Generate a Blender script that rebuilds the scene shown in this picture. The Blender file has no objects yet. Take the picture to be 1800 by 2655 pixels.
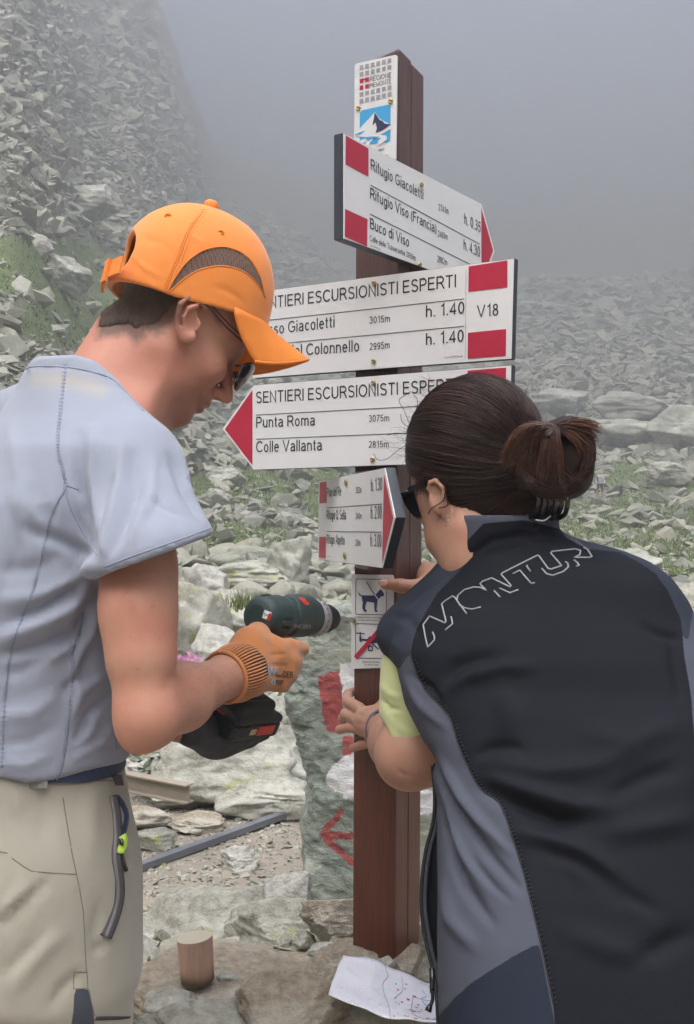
import bpy, bmesh, math, random
import numpy as np
from mathutils import Vector, Matrix, noise as mnoise
R = math.radians
sc = bpy.context.scene
# ---------------------------------------------------------------- camera
F = 2900.0            # focal length in photo pixels (photo 1800 x 2655)
CZ = 1.15             # eye height above the ground under the photographer
cd = bpy.data.cameras.new('camera'); cam = bpy.data.objects.new('camera', cd)
sc.collection.objects.link(cam); sc.camera = cam
cam.location = (0, 0, CZ); cam.rotation_euler = (R(90), 0, 0)
cd.sensor_fit = 'VERTICAL'; cd.sensor_height = 36.0; cd.sensor_width = 36.0
cd.lens = 36.0 * F / 2655.0; cd.clip_start = 0.05; cd.clip_end = 5000
# ---------------------------------------------------------------- sky and sun
SUN_EL, SUN_AZ = R(52), R(200)     # azimuth: clockwise from +Y
w = bpy.data.worlds.new('World'); sc.world = w; w.use_nodes = True
wn = w.node_tree.nodes; wl = w.node_tree.links; wn.clear()
sky = wn.new('ShaderNodeTexSky'); sky.sky_type = 'NISHITA'; sky.sun_disc = False
sky.sun_elevation = SUN_EL; sky.sun_rotation = SUN_AZ; sky.altitude = 2500; sky.dust_density = 8; sky.air_density = 0.5
bg = wn.new('ShaderNodeBackground'); bg.inputs['Strength'].default_value = 0.15
wo = wn.new('ShaderNodeOutputWorld')
wl.new(sky.outputs[0], bg.inputs[0]); wl.new(bg.outputs[0], wo.inputs[0])
sd = bpy.data.lights.new('sun', 'SUN'); sd.energy = 3.4; sd.angle = R(95); sd.color = (1.0, 0.96, 0.90)
sun = bpy.data.objects.new('sun', sd); sc.collection.objects.link(sun)
sdir = Vector((math.sin(SUN_AZ) * math.cos(SUN_EL), math.cos(SUN_AZ) * math.cos(SUN_EL), math.sin(SUN_EL)))
sun.rotation_euler = sdir.to_track_quat('Z', 'Y').to_euler(); sun.location = sdir * 50
vs = sc.view_settings; vs.view_transform = 'Standard'; vs.look = 'None'; vs.gamma = 1; vs.use_curve_mapping = False
vs.exposure = 4.0
sc.cycles.volume_bounces = 3; sc.cycles.max_bounces = 8; sc.cycles.diffuse_bounces = 3
sc.cycles.use_denoising = True

# ---------------------------------------------------------------- helpers
def W(px, py, D):
    """a point of the place: seen at photo pixel (px,py), D metres in front of the camera plane"""
    return np.array([(px - 900) / F * D, D, CZ - (py - 1327.5) / F * D])
def WV(px, py, D): return Vector(W(px, py, D))
def link(o):
    sc.collection.objects.link(o); return o
def tag(o, label=None, cat=None, group=None, kind=None):
    if label: o['label'] = label
    if cat: o['category'] = cat
    if group: o['group'] = group
    if kind: o['kind'] = kind
    return o
def thing(name, loc, label, cat, group=None):
    o = bpy.data.objects.new(name, None); link(o); o.location = loc; o.empty_display_size = 0.05
    return tag(o, label, cat, group)
def par(o, p):
    """parent keeping the place"""
    o.parent = p
    if p is not None:
        m = Matrix.Translation(p.matrix_basis.translation) if p.parent is None else Matrix.Translation(p.parent.matrix_basis.translation) @ p.matrix_basis
        o.matrix_basis = m.inverted() @ o.matrix_basis
    return o
def rootpos(p):
    v = Vector((0, 0, 0))
    while p is not None:
        v += Vector(p.location); p = p.parent
    return v
def obj(name, me, mats=None, parent=None, smooth=None):
    """link a mesh whose vertices are in world coordinates as ONE object"""
    o = bpy.data.objects.new(name, me); link(o)
    if mats is not None:
        for m in (mats if isinstance(mats, (list, tuple)) else [mats]): me.materials.append(m)
    if smooth is not None:
        me.polygons.foreach_set('use_smooth', np.full(len(me.polygons), smooth, dtype=bool))
    if parent is not None:
        rp = rootpos(parent)
        me.transform(Matrix.Translation(-rp)); o.parent = parent
    return o
def mesh(name, V, Fc):
    me = bpy.data.meshes.new(name)
    V = np.asarray(V, dtype=np.float32)
    if isinstance(Fc, np.ndarray):
        n, k = Fc.shape
        me.vertices.add(len(V)); me.vertices.foreach_set('co', V.ravel())
        me.loops.add(n * k); me.loops.foreach_set('vertex_index', Fc.astype(np.int32).ravel())
        me.polygons.add(n); me.polygons.foreach_set('loop_start', np.arange(0, n * k, k, dtype=np.int32))
        me.update(calc_edges=True); me.validate()
    else:
        me.from_pydata([tuple(map(float, v)) for v in V], [], Fc); me.update()
    return me
def attr(me, name, vals):
    a = me.attributes.new(name, 'FLOAT', 'POINT'); a.data.foreach_set('value', np.asarray(vals, dtype=np.float32))
def bm_me(bm, name='m'):
    me = bpy.data.meshes.new(name); bmesh.ops.recalc_face_normals(bm, faces=bm.faces); bm.to_mesh(me); bm.free(); return me
def add_box(bm, lo, hi, M=None, bev=0.0, seg=2):
    r = bmesh.ops.create_cube(bm, size=1.0); vs_ = r['verts']
    lo, hi = Vector(lo), Vector(hi); c = (lo + hi) / 2; s = hi - lo
    for v in vs_: v.co = Vector((v.co.x * s.x, v.co.y * s.y, v.co.z * s.z)) + c
    if bev > 0:
        es = list({e for v in vs_ for e in v.link_edges})
        g = bmesh.ops.bevel(bm, geom=es, offset=bev, segments=seg, affect='EDGES', profile=0.6)
        vs_ = list({v for f in g['faces'] for v in f.verts} | {v for v in vs_ if v.is_valid})
        # include every vertex connected
        seen = set(vs_); st = list(vs_)
        while st:
            v = st.pop()
            for e in v.link_edges:
                u = e.other_vert(v)
                if u not in seen: seen.add(u); st.append(u)
        vs_ = list(seen)
    if M is not None:
        for v in vs_: v.co = M @ v.co
    return vs_
def prism(poly, d0, d1, M, name='m', bev=0.0):
    """2D polygon in the local x-z plane extruded along local y from d0 to d1"""
    bm = bmesh.new()
    a = [bm.verts.new((x, d0, z)) for x, z in poly]; b = [bm.verts.new((x, d1, z)) for x, z in poly]
    n = len(poly)
    bm.faces.new(a); bm.faces.new(b[::-1])
    for i in range(n): bm.faces.new((a[i], a[(i + 1) % n], b[(i + 1) % n], b[i]))
    bmesh.ops.recalc_face_normals(bm, faces=bm.faces)
    if bev > 0: bmesh.ops.bevel(bm, geom=list(bm.edges), offset=bev, segments=2, affect='EDGES', clamp_overlap=True)
    bm.transform(M)
    return bm_me(bm, name)
def tube(bm, pts, r, n=8, cap=True):
    """swept tube; r number or list"""
    pts = [Vector(p) for p in pts]; rs = r if isinstance(r, (list, tuple)) else [r] * len(pts)
    rings = []; up = None
    for i, p in enumerate(pts):
        t = (pts[min(i + 1, len(pts) - 1)] - pts[max(i - 1, 0)])
        if t.length < 1e-9: t = Vector((0, 0, 1))
        t.normalize()
        if up is None: up = t.orthogonal().normalized()
        up = (up - t * up.dot(t))
        if up.length < 1e-6: up = t.orthogonal()
        up.normalize(); sd_ = t.cross(up)
        rings.append([bm.verts.new(p + (up * math.cos(2 * math.pi * k / n) + sd_ * math.sin(2 * math.pi * k / n)) * rs[i]) for k in range(n)])
    for a, b in zip(rings, rings[1:]):
        for k in range(n): bm.faces.new((a[k], a[(k + 1) % n], b[(k + 1) % n], b[k]))
    if cap: bm.faces.new(rings[0][::-1]); bm.faces.new(rings[-1])
def catmull(P, n=8):
    P = [np.array(p, float) for p in P]; Q = [2 * P[0] - P[1]] + P + [2 * P[-1] - P[-2]]; out = []
    for i in range(1, len(Q) - 2):
        for k in range(n):
            t = k / n
            out.append(0.5 * ((2 * Q[i]) + (-Q[i - 1] + Q[i + 1]) * t + (2 * Q[i - 1] - 5 * Q[i] + 4 * Q[i + 1] - Q[i + 2]) * t * t + (-Q[i - 1] + 3 * Q[i] - 3 * Q[i + 1] + Q[i + 2]) * t ** 3))
    out.append(P[-1]); return out
def tube_me(pts, r, n=8, name='m'):
    bm = bmesh.new(); tube(bm, pts, r, n); return bm_me(bm, name)
def lathe(bm, prof, M, n=32):
    """profile [(radius, along)] around local z, transformed by M"""
    rings = []
    for r_, a in prof:
        rings.append([bm.verts.new(M @ Vector((max(r_, 1e-5) * math.cos(2 * math.pi * k / n), max(r_, 1e-5) * math.sin(2 * math.pi * k / n), a))) for k in range(n)])
    for a, b in zip(rings, rings[1:]):
        for k in range(n): bm.faces.new((a[k], a[(k + 1) % n], b[(k + 1) % n], b[k]))
    bm.faces.new(rings[0][::-1]); bm.faces.new(rings[-1])
def frame(o, x, z):
    """matrix with origin o, local x along x, local z near z"""
    x = Vector(x).normalized(); z = Vector(z); z = (z - x * z.dot(x)).normalized(); y = z.cross(x)
    M = Matrix((x, y, z)).transposed().to_4x4(); M.translation = Vector(o); return M

# value noise, numpy
_rng = np.random.RandomState(5)
_tab = _rng.rand(4096).astype(np.float32)
def _h(i, j, k): return _tab[(i * 374761 + j * 668265 + k * 1274127) & 4095]
def vnoise(x, y, z=0.0):
    x, y, z = np.broadcast_arrays(np.asarray(x, np.float32), np.asarray(y, np.float32), np.asarray(z, np.float32))
    xi, yi, zi = np.floor(x).astype(np.int64), np.floor(y).astype(np.int64), np.floor(z).astype(np.int64)
    fx, fy, fz = x - xi, y - yi, z - zi
    fx, fy, fz = fx * fx * (3 - 2 * fx), fy * fy * (3 - 2 * fy), fz * fz * (3 - 2 * fz)
    def L(a, b, t): return a + (b - a) * t
    return L(L(L(_h(xi, yi, zi), _h(xi + 1, yi, zi), fx), L(_h(xi, yi + 1, zi), _h(xi + 1, yi + 1, zi), fx), fy),
             L(L(_h(xi, yi, zi + 1), _h(xi + 1, yi, zi + 1), fx), L(_h(xi, yi + 1, zi + 1), _h(xi + 1, yi + 1, zi + 1), fx), fy), fz) * 2 - 1
def fbm(x, y, z=0.0, o=4):
    s = 0; a = 1.0; t = 0
    for i in range(o):
        s = s + a * vnoise(x * 2 ** i + 17.3 * i, y * 2 ** i + 5.1 * i, np.asarray(z) * 2 ** i + 9.7 * i); t += a; a *= 0.5
    return s / t

# signed distance modelling -------------------------------------------------
def smin(a, b, k):
    if k <= 0: return np.minimum(a, b)
    h = np.maximum(k - np.abs(a - b), 0) / k
    return np.minimum(a, b) - h * h * k * 0.25
def smax(a, b, k): return -smin(-a, -b, k)
def s_cone(P, a, b, ra, rb):
    a = np.asarray(a, np.float32); b = np.asarray(b, np.float32); d = b - a; L = float(d @ d)
    q = P - a; t = np.clip((q @ d) / L, 0, 1)
    return np.sqrt(((q - t[..., None] * d) ** 2).sum(-1)) - (ra + (rb - ra) * t)
def s_ell(P, c, r, Rm=None):
    q = P - np.asarray(c, np.float32)
    if Rm is not None: q = q @ np.asarray(Rm, np.float32)      # columns of Rm = local axes in world
    r = np.asarray(r, np.float32)
    k0 = np.sqrt(((q / r) ** 2).sum(-1)); k1 = np.sqrt(((q / (r * r)) ** 2).sum(-1)) + 1e-9
    return k0 * (k0 - 1) / k1
def s_box(P, c, h, Rm=None, rr=0.0):
    q = P - np.asarray(c, np.float32)
    if Rm is not None: q = q @ np.asarray(Rm, np.float32)
    q = np.abs(q) - (np.asarray(h, np.float32) - rr)
    return np.sqrt((np.maximum(q, 0) ** 2).sum(-1)) + np.minimum(q.max(-1), 0) - rr
def s_chain(P, pts, rs, k=0.0):
    d = None
    for i in range(len(pts) - 1):
        c = s_cone(P, pts[i], pts[i + 1], rs[i], rs[i + 1]); d = c if d is None else smin(d, c, k)
    return d
def nets(f, lo, hi, h):
    """naive surface nets: f(P) -> distances; returns verts, quads"""
    lo = np.asarray(lo, float); hi = np.asarray(hi, float)
    n = np.maximum(np.ceil((hi - lo) / h).astype(int) + 1, 2)
    ax = [lo[i] + h * np.arange(n[i]) for i in range(3)]
    G = np.empty(tuple(n), np.float32)
    step = max(1, int(600000 // (n[1] * n[2])))
    for s in range(0, n[0], step):
        e = min(n[0], s + step)
        P = np.stack(np.meshgrid(ax[0][s:e], ax[1], ax[2], indexing='ij'), -1).astype(np.float32)
        G[s:e] = f(P)
    S = G < 0
    c = [S[i:n[0] - 1 + i, j:n[1] - 1 + j, k:n[2] - 1 + k] for i in (0, 1) for j in (0, 1) for k in (0, 1)]
    cnt = sum(x.astype(np.int8) for x in c); act = (cnt > 0) & (cnt < 8)
    I = np.argwhere(act); ids = np.full(act.shape, -1, np.int64); ids[act] = np.arange(len(I))
    acc = np.zeros((len(I), 3)); num = np.zeros(len(I))
    cor = np.array([(i, j, k) for i in (0, 1) for j in (0, 1) for k in (0, 1)])
    g = [G[I[:, 0] + a[0], I[:, 1] + a[1], I[:, 2] + a[2]] for a in cor]
    for a in range(8):
        for b in range(a + 1, 8):
            if np.abs(cor[a] - cor[b]).sum() != 1: continue
            m = (g[a] < 0) != (g[b] < 0)
            t = np.zeros(len(I)); t[m] = g[a][m] / (g[a][m] - g[b][m])
            p = cor[a] + t[:, None] * (cor[b] - cor[a]); acc[m] += p[m]; num[m] += 1
    V = lo + (I + acc / num[:, None]) * h
    Q = []
    for axn in range(3):
        u, v = (axn + 1) % 3, (axn + 2) % 3
        sl0 = [slice(None)] * 3; sl1 = [slice(None)] * 3
        sl0[axn] = slice(0, n[axn] - 1); sl1[axn] = slice(1, n[axn])
        A, B = S[tuple(sl0)], S[tuple(sl1)]
        E = np.argwhere(A != B); ok = (E[:, u] > 0) & (E[:, v] > 0) & (E[:, u] < n[u] - 1) & (E[:, v] < n[v] - 1)
        E = E[ok]
        du = np.zeros(3, int); du[u] = 1; dv = np.zeros(3, int); dv[v] = 1
        q = np.stack([ids[tuple((E - du - dv).T)], ids[tuple((E - dv).T)], ids[tuple(E.T)], ids[tuple((E - du).T)]], 1)
        fl = ~A[tuple(E.T)]
        q[fl] = q[fl][:, ::-1]; Q.append(q)
    Q = np.concatenate(Q); Q = Q[(Q >= 0).all(1)]
    return V, Q
def relax(V, Q, it=2, lam=0.5):
    n = len(V); e = np.concatenate([Q[:, [0, 1]], Q[:, [1, 2]], Q[:, [2, 3]], Q[:, [3, 0]]])
    deg = np.bincount(e[:, 0], minlength=n) + np.bincount(e[:, 1], minlength=n)
    for _ in range(it):
        a = np.stack([np.bincount(e[:, 0], V[e[:, 1], i], n) + np.bincount(e[:, 1], V[e[:, 0], i], n) for i in range(3)], 1)
        V = V + lam * (a / np.maximum(deg, 1)[:, None] - V)
    return V
def vnormals(V, Q):
    N = np.cross(V[Q[:, 2]] - V[Q[:, 0]], V[Q[:, 3]] - V[Q[:, 1]]); n = len(V)
    o = np.stack([sum(np.bincount(Q[:, j], N[:, i], n) for j in range(4)) for i in range(3)], 1)
    return o / (np.linalg.norm(o, axis=1, keepdims=True) + 1e-12)
def topx(V):
    V = np.asarray(V); return np.stack([V[..., 0] / V[..., 1] * F + 900, -(V[..., 2] - CZ) / V[..., 1] * F + 1327.5], -1)
def polydist(p, line):
    """distance of points p (n,2) to a polyline, and the parameter along it (0..1)"""
    line = np.asarray(line, float); best = np.full(len(p), 1e9); par_ = np.zeros(len(p)); m = len(line) - 1
    for i in range(m):
        a, b = line[i], line[i + 1]; d = b - a; t = np.clip(((p - a) @ d) / max(d @ d, 1e-12), 0, 1)
        dd = np.linalg.norm(p - a - t[:, None] * d, axis=1); k = dd < best; best[k] = dd[k]; par_[k] = (i + t[k]) / m
    return best, par_
def inpoly(p, poly):
    poly = np.asarray(poly, float); ins = np.zeros(len(p), bool); n = len(poly)
    for i in range(n):
        a, b = poly[i], poly[(i + 1) % n]
        c = (a[1] > p[:, 1]) != (b[1] > p[:, 1])
        with np.errstate(divide='ignore', invalid='ignore'):
            xx = (b[0] - a[0]) * (p[:, 1] - a[1]) / (b[1] - a[1]) + a[0]
        ins ^= c & (p[:, 0] < xx)
    return ins
def spoly(p, poly):
    """signed distance, negative inside"""
    poly = list(poly); d, _ = polydist(p, poly + [poly[0]]); return np.where(inpoly(p, poly), -d, d)

def run(poly, surf, step=5, off=0.001):
    out = []
    for a_, b_ in zip(poly, poly[1:]):
        n_ = max(1, int(math.hypot(b_[0] - a_[0], b_[1] - a_[1]) / step))
        for k in range(n_): t_ = k / n_; out.append(surf(a_[0] + (b_[0] - a_[0]) * t_, a_[1] + (b_[1] - a_[1]) * t_, off))
    out.append(surf(poly[-1][0], poly[-1][1], off)); return out
def cm2(a_, n=6): return [tuple(p) for p in catmull(a_, n)]

from mathutils.bvhtree import BVHTree
def make_on(V, Q):
    """photo pixel -> point on this finished surface, found by looking from the camera"""
    b = BVHTree.FromPolygons([Vector(v) for v in V], [tuple(int(i) for i in q_) for q_ in Q]); last = [1.4]
    def f(x_, y_, off=0.0):
        d_ = (WV(x_, y_, 1.0) - Vector((0, 0, CZ))).normalized(); h_ = b.ray_cast(Vector((0, 0, CZ)), d_)
        if h_[0] is not None: last[0] = h_[0].y
        return W(x_, y_, last[0] - off)
    return f
# ---------------------------------------------------------------- materials
class NT:
    def __init__(s, name):
        s.m = bpy.data.materials.new(name); s.m.use_nodes = True; s.n = s.m.node_tree.nodes; s.l = s.m.node_tree.links
        s.b = s.n['Principled BSDF']; s.out = s.n['Material Output']; s.tc = None
    def new(s, t, **k):
        n = s.n.new(t)
        for a, v in k.items(): setattr(n, a, v)
        return n
    def put(s, sock, v):
        if v is None: return
        if isinstance(v, bpy.types.NodeSocket): s.l.new(v, sock)
        elif sock.type == 'RGBA' and len(v) == 3: sock.default_value = (*v, 1)
        else: sock.default_value = v
    def coord(s, kind='Object'):
        if s.tc is None: s.tc = s.new('ShaderNodeTexCoord')
        return s.tc.outputs[kind]
    def mapping(s, vec, scale=(1, 1, 1), rot=(0, 0, 0), loc=(0, 0, 0)):
        n = s.new('ShaderNodeMapping'); s.put(n.inputs['Vector'], vec); n.inputs['Scale'].default_value = scale
        n.inputs['Rotation'].default_value = rot; n.inputs['Location'].default_value = loc; return n.outputs[0]
    def noise(s, scale, detail=4, rough=0.55, vec=None, dist=0.0, out='Fac'):
        n = s.new('ShaderNodeTexNoise'); s.put(n.inputs['Vector'], vec if vec is not None else s.coord())
        n.inputs['Scale'].default_value = scale; n.inputs['Detail'].default_value = detail
        n.inputs['Roughness'].default_value = rough; n.inputs['Distortion'].default_value = dist; return n.outputs[out]
    def voro(s, scale, vec=None, feature='F1', out='Distance', rnd=1.0):
        n = s.new('ShaderNodeTexVoronoi'); n.feature = feature; s.put(n.inputs['Vector'], vec if vec is not None else s.coord())
        n.inputs['Scale'].default_value = scale; n.inputs['Randomness'].default_value = rnd; return n.outputs[out]
    def wave(s, scale, vec, dist=0.0, bands='X', detail=2):
        n = s.new('ShaderNodeTexWave'); n.bands_direction = bands; s.put(n.inputs['Vector'], vec); n.inputs['Scale'].default_value = scale
        n.inputs['Distortion'].default_value = dist; n.inputs['Detail'].default_value = detail; return n.outputs['Fac']
    def ramp(s, fac, stops, interp='LINEAR'):
        n = s.new('ShaderNodeValToRGB'); s.put(n.inputs[0], fac); cr = n.color_ramp; cr.interpolation = interp
        while len(cr.elements) < len(stops): cr.elements.new(0.5)
        for e, (p, c) in zip(cr.elements, stops):
            e.position = p; e.color = (*c, 1) if not isinstance(c, (int, float)) else (c, c, c, 1)
        return n.outputs[0]
    def mix(s, fac, a, b, mode='MIX'):
        n = s.new('ShaderNodeMix', data_type='RGBA', blend_type=mode); s.put(n.inputs[0], fac)
        s.put(n.inputs[6], a); s.put(n.inputs[7], b); return n.outputs[2]
    def math(s, op, a, b=0.0, c=None, clamp=False):
        n = s.new('ShaderNodeMath', operation=op, use_clamp=clamp); s.put(n.inputs[0], a); s.put(n.inputs[1], b)
        if c is not None: s.put(n.inputs[2], c)
        return n.outputs[0]
    def attr(s, name, kind='GEOMETRY', out='Fac'):
        n = s.new('ShaderNodeAttribute'); n.attribute_name = name; n.attribute_type = kind; return n.outputs[out]
    def step(s, v, t=0.0, soft=0.001):
        """1 where v < t"""
        n = s.new('ShaderNodeMapRange'); s.put(n.inputs[0], v); n.inputs[1].default_value = t - soft; n.inputs[2].default_value = t + soft
        n.inputs[3].default_value = 1; n.inputs[4].default_value = 0; return n.outputs[0]
    def bump(s, h, strength=0.3, dist=0.01, nrm=None):
        n = s.new('ShaderNodeBump'); s.put(n.inputs['Height'], h); n.inputs['Strength'].default_value = strength
        n.inputs['Distance'].default_value = dist
        if nrm is not None: s.put(n.inputs['Normal'], nrm)
        return n.outputs[0]
    def fin(s, col=None, rough=None, normal=None, metal=None, spec=None, sss=None, sheen=None, coat=None):
        b = s.b.inputs
        s.put(b['Base Color'], col); s.put(b['Roughness'], rough); s.put(b['Metallic'], metal)
        if normal is not None: s.put(b['Normal'], normal)
        if spec is not None: s.put(b['Specular IOR Level'], spec)
        if sss is not None:
            b['Subsurface Weight'].default_value = sss; b['Subsurface Radius'].default_value = (0.012, 0.004, 0.002); b['Subsurface Scale'].default_value = 1.0
        if sheen is not None: b['Sheen Weight'].default_value = sheen; b['Sheen Roughness'].default_value = 0.5
        if coat is not None: b['Coat Weight'].default_value = coat; b['Coat Roughness'].default_value = 0.25
        return s.m
def srgb(*c):
    c = [x / 255 for x in c]; return tuple(((x + 0.055) / 1.055) ** 2.4 if x > 0.04045 else x / 12.92 for x in c)
def plain(name, col, rough=0.5, bump=0.0, scale=200, metal=0.0, var=0.12, **k):
    t = NT(name); n = t.noise(scale, 3)
    c = t.mix(t.noise(scale * 0.07, 3), tuple(x * (1 - var) for x in col), tuple(min(1, x * (1 + var)) for x in col))
    return t.fin(c, rough, t.bump(n, bump, 0.001) if bump else None, metal, **k)
# ---------------------------------------------------------------- plain sans lettering, drawn as strokes
def ga(cx, cy, rx, ry, a0, a1, n=None):
    n = n or max(3, int(abs(a1 - a0) / 18)); return [(cx + rx * math.cos(R(a0 + (a1 - a0) * i / n)), cy + ry * math.sin(R(a0 + (a1 - a0) * i / n))) for i in range(n + 1)]
GL_ = {}
def gd(ch, w_, *st): GL_[ch] = (w_, st)
gd(' ', 0.16); gd('.', 0.10, [(0.05, -0.0), (0.05, 0.12)]); gd('(', 0.2, ga(0.42, 0.36, 0.36, 0.66, 130, 230)); gd(')', 0.2, ga(-0.20, 0.36, 0.36, 0.66, 50, -50))
gd('A', 0.72, [(0.02, 0), (0.36, 1), (0.70, 0)], [(0.14, 0.33), (0.58, 0.33)]); gd('B', 0.62, [(0.05, 0.06), (0.05, 0.94), (0.33, 0.94)] + ga(0.33, 0.735, 0.21, 0.205, 90, -90) + [(0.05, 0.53)], [(0.33, 0.53)] + ga(0.36, 0.295, 0.25, 0.235, 90, -90) + [(0.05, 0.06)])
gd('C', 0.72, ga(0.40, 0.5, 0.36, 0.45, 40, 322)); gd('D', 0.68, [(0.05, 0.06), (0.05, 0.94), (0.30, 0.94)] + ga(0.30, 0.5, 0.34, 0.44, 90, -90) + [(0.05, 0.06)])
gd('E', 0.60, [(0.05, 0), (0.05, 1)], [(0.05, 0.94), (0.58, 0.94)], [(0.05, 0.52), (0.54, 0.52)], [(0.05, 0.06), (0.60, 0.06)]); gd('F', 0.55, [(0.05, 0), (0.05, 1)], [(0.05, 0.94), (0.55, 0.94)], [(0.05, 0.5), (0.48, 0.5)])
gd('G', 0.76, ga(0.40, 0.5, 0.36, 0.45, 42, 310) + [(0.72, 0.22), (0.72, 0.46), (0.42, 0.46)]); gd('H', 0.66, [(0.05, 0), (0.05, 1)], [(0.61, 0), (0.61, 1)], [(0.05, 0.52), (0.61, 0.52)]); gd('I', 0.12, [(0.06, 0), (0.06, 1)])
gd('M', 0.78, [(0.05, 0), (0.05, 0.98), (0.39, 0.05), (0.73, 0.98), (0.73, 0)]); gd('N', 0.66, [(0.05, 0), (0.05, 0.98), (0.61, 0.02), (0.61, 1)]); gd('O', 0.80, ga(0.40, 0.5, 0.36, 0.45, 0, 360, 22)); gd('P', 0.60, [(0.05, 0), (0.05, 0.94), (0.34, 0.94)] + ga(0.34, 0.70, 0.23, 0.24, 90, -90) + [(0.05, 0.46)])
gd('Q', 0.80, ga(0.40, 0.5, 0.36, 0.45, 0, 360, 22), [(0.46, 0.24), (0.74, -0.02)]); gd('R', 0.66, [(0.05, 0), (0.05, 0.94), (0.36, 0.94)] + ga(0.36, 0.71, 0.24, 0.23, 90, -90) + [(0.05, 0.48)], [(0.34, 0.48), (0.46, 0.38), (0.66, 0.0)])
gd('S', 0.62, ga(0.32, 0.735, 0.25, 0.215, 25, 265) + ga(0.32, 0.275, 0.26, 0.225, 85, -155)); gd('T', 0.62, [(0.0, 0.94), (0.62, 0.94)], [(0.31, 0), (0.31, 0.94)]); gd('U', 0.66, [(0.05, 1), (0.05, 0.34)] + ga(0.33, 0.34, 0.28, 0.29, 180, 360) + [(0.61, 1)]); gd('V', 0.68, [(0.01, 1), (0.34, 0.03), (0.67, 1)]); gd('W', 0.98, [(0.02, 1), (0.25, 0.03), (0.49, 0.95), (0.73, 0.03), (0.96, 1)])
gd('\u00c8', 0.60, *GL_['E'][1], [(0.18, 1.26), (0.34, 1.08)])
XH = 0.72
gd('a', 0.50, ga(0.24, 0.50, 0.19, 0.17, 155, 0) + [(0.43, 0.12), (0.48, 0.0)], [(0.43, 0.42), (0.22, 0.38)] + ga(0.20, 0.205, 0.16, 0.165, 95, 300) + [(0.36, 0.10), (0.43, 0.24)]); gd('b', 0.50, [(0.05, 0), (0.05, 1)], ga(0.25, 0.35, 0.20, 0.31, 0, 360, 18)); gd('c', 0.46, ga(0.25, 0.35, 0.20, 0.31, 42, 318))
gd('d', 0.50, [(0.45, 0), (0.45, 1)], ga(0.25, 0.35, 0.20, 0.31, 0, 360, 18)); gd('e', 0.50, [(0.05, 0.38), (0.45, 0.38)] + ga(0.25, 0.35, 0.20, 0.31, 8, 320)); gd('f', 0.28, [(0.13, 0), (0.13, 0.82)] + ga(0.26, 0.82, 0.13, 0.13, 180, 95), [(0.0, 0.66), (0.26, 0.66)]); gd('g', 0.50, ga(0.25, 0.35, 0.20, 0.31, 0, 360, 18), [(0.45, 0.70), (0.45, -0.04)] + ga(0.25, -0.04, 0.20, 0.18, 0, -150))
gd('h', 0.48, [(0.05, 0), (0.05, 1)], [(0.05, 0.42)] + ga(0.24, 0.44, 0.19, 0.22, 170, 0) + [(0.43, 0)]); gd('i', 0.10, [(0.05, 0), (0.05, XH)], [(0.05, 0.87), (0.05, 1.0)]); gd('k', 0.46, [(0.05, 0), (0.05, 1)], [(0.42, 0.72), (0.07, 0.34)], [(0.18, 0.44), (0.45, 0)]); gd('l', 0.10, [(0.05, 0), (0.05, 1)])
gd('m', 0.78, [(0.05, 0), (0.05, XH)], [(0.05, 0.45)] + ga(0.22, 0.47, 0.17, 0.19, 170, 0) + [(0.39, 0)], [(0.39, 0.45)] + ga(0.56, 0.47, 0.17, 0.19, 170, 0) + [(0.73, 0)]); gd('n', 0.48, [(0.05, 0), (0.05, XH)], [(0.05, 0.42)] + ga(0.24, 0.44, 0.19, 0.22, 170, 0) + [(0.43, 0)]); gd('o', 0.50, ga(0.25, 0.35, 0.20, 0.31, 0, 360, 18))
gd('p', 0.50, [(0.05, -0.27), (0.05, XH)], ga(0.25, 0.35, 0.20, 0.31, 0, 360, 18)); gd('r', 0.30, [(0.05, 0), (0.05, XH)], [(0.05, 0.42)] + ga(0.25, 0.46, 0.20, 0.20, 175, 80)); gd('s', 0.44, ga(0.22, 0.515, 0.16, 0.145, 20, 265) + ga(0.22, 0.20, 0.17, 0.145, 85, -155)); gd('t', 0.26, [(0.12, 0.92), (0.12, 0.17)] + ga(0.24, 0.17, 0.12, 0.12, 180, 280), [(0.0, 0.66), (0.26, 0.66)])
gd('u', 0.48, [(0.05, XH), (0.05, 0.27)] + ga(0.24, 0.27, 0.19, 0.22, 180, 350), [(0.43, XH), (0.43, 0)]); gd('v', 0.46, [(0.02, XH), (0.23, 0.03), (0.44, XH)]); gd('w', 0.68, [(0.02, XH), (0.18, 0.03), (0.34, 0.68), (0.50, 0.03), (0.66, XH)]); gd('z', 0.44, [(0.02, 0.66), (0.41, 0.66), (0.02, 0.06), (0.43, 0.06)])
gd('0', 0.50, ga(0.25, 0.5, 0.20, 0.45, 0, 360, 20)); gd('1', 0.36, [(0.06, 0.78), (0.20, 0.86), (0.28, 1.0), (0.28, 0)]); gd('2', 0.50, ga(0.25, 0.72, 0.19, 0.23, 165, -20) + [(0.36, 0.46), (0.06, 0.06), (0.48, 0.06)]); gd('3', 0.50, ga(0.24, 0.735, 0.18, 0.215, 155, -80) + ga(0.24, 0.285, 0.20, 0.235, 88, -160))
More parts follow.
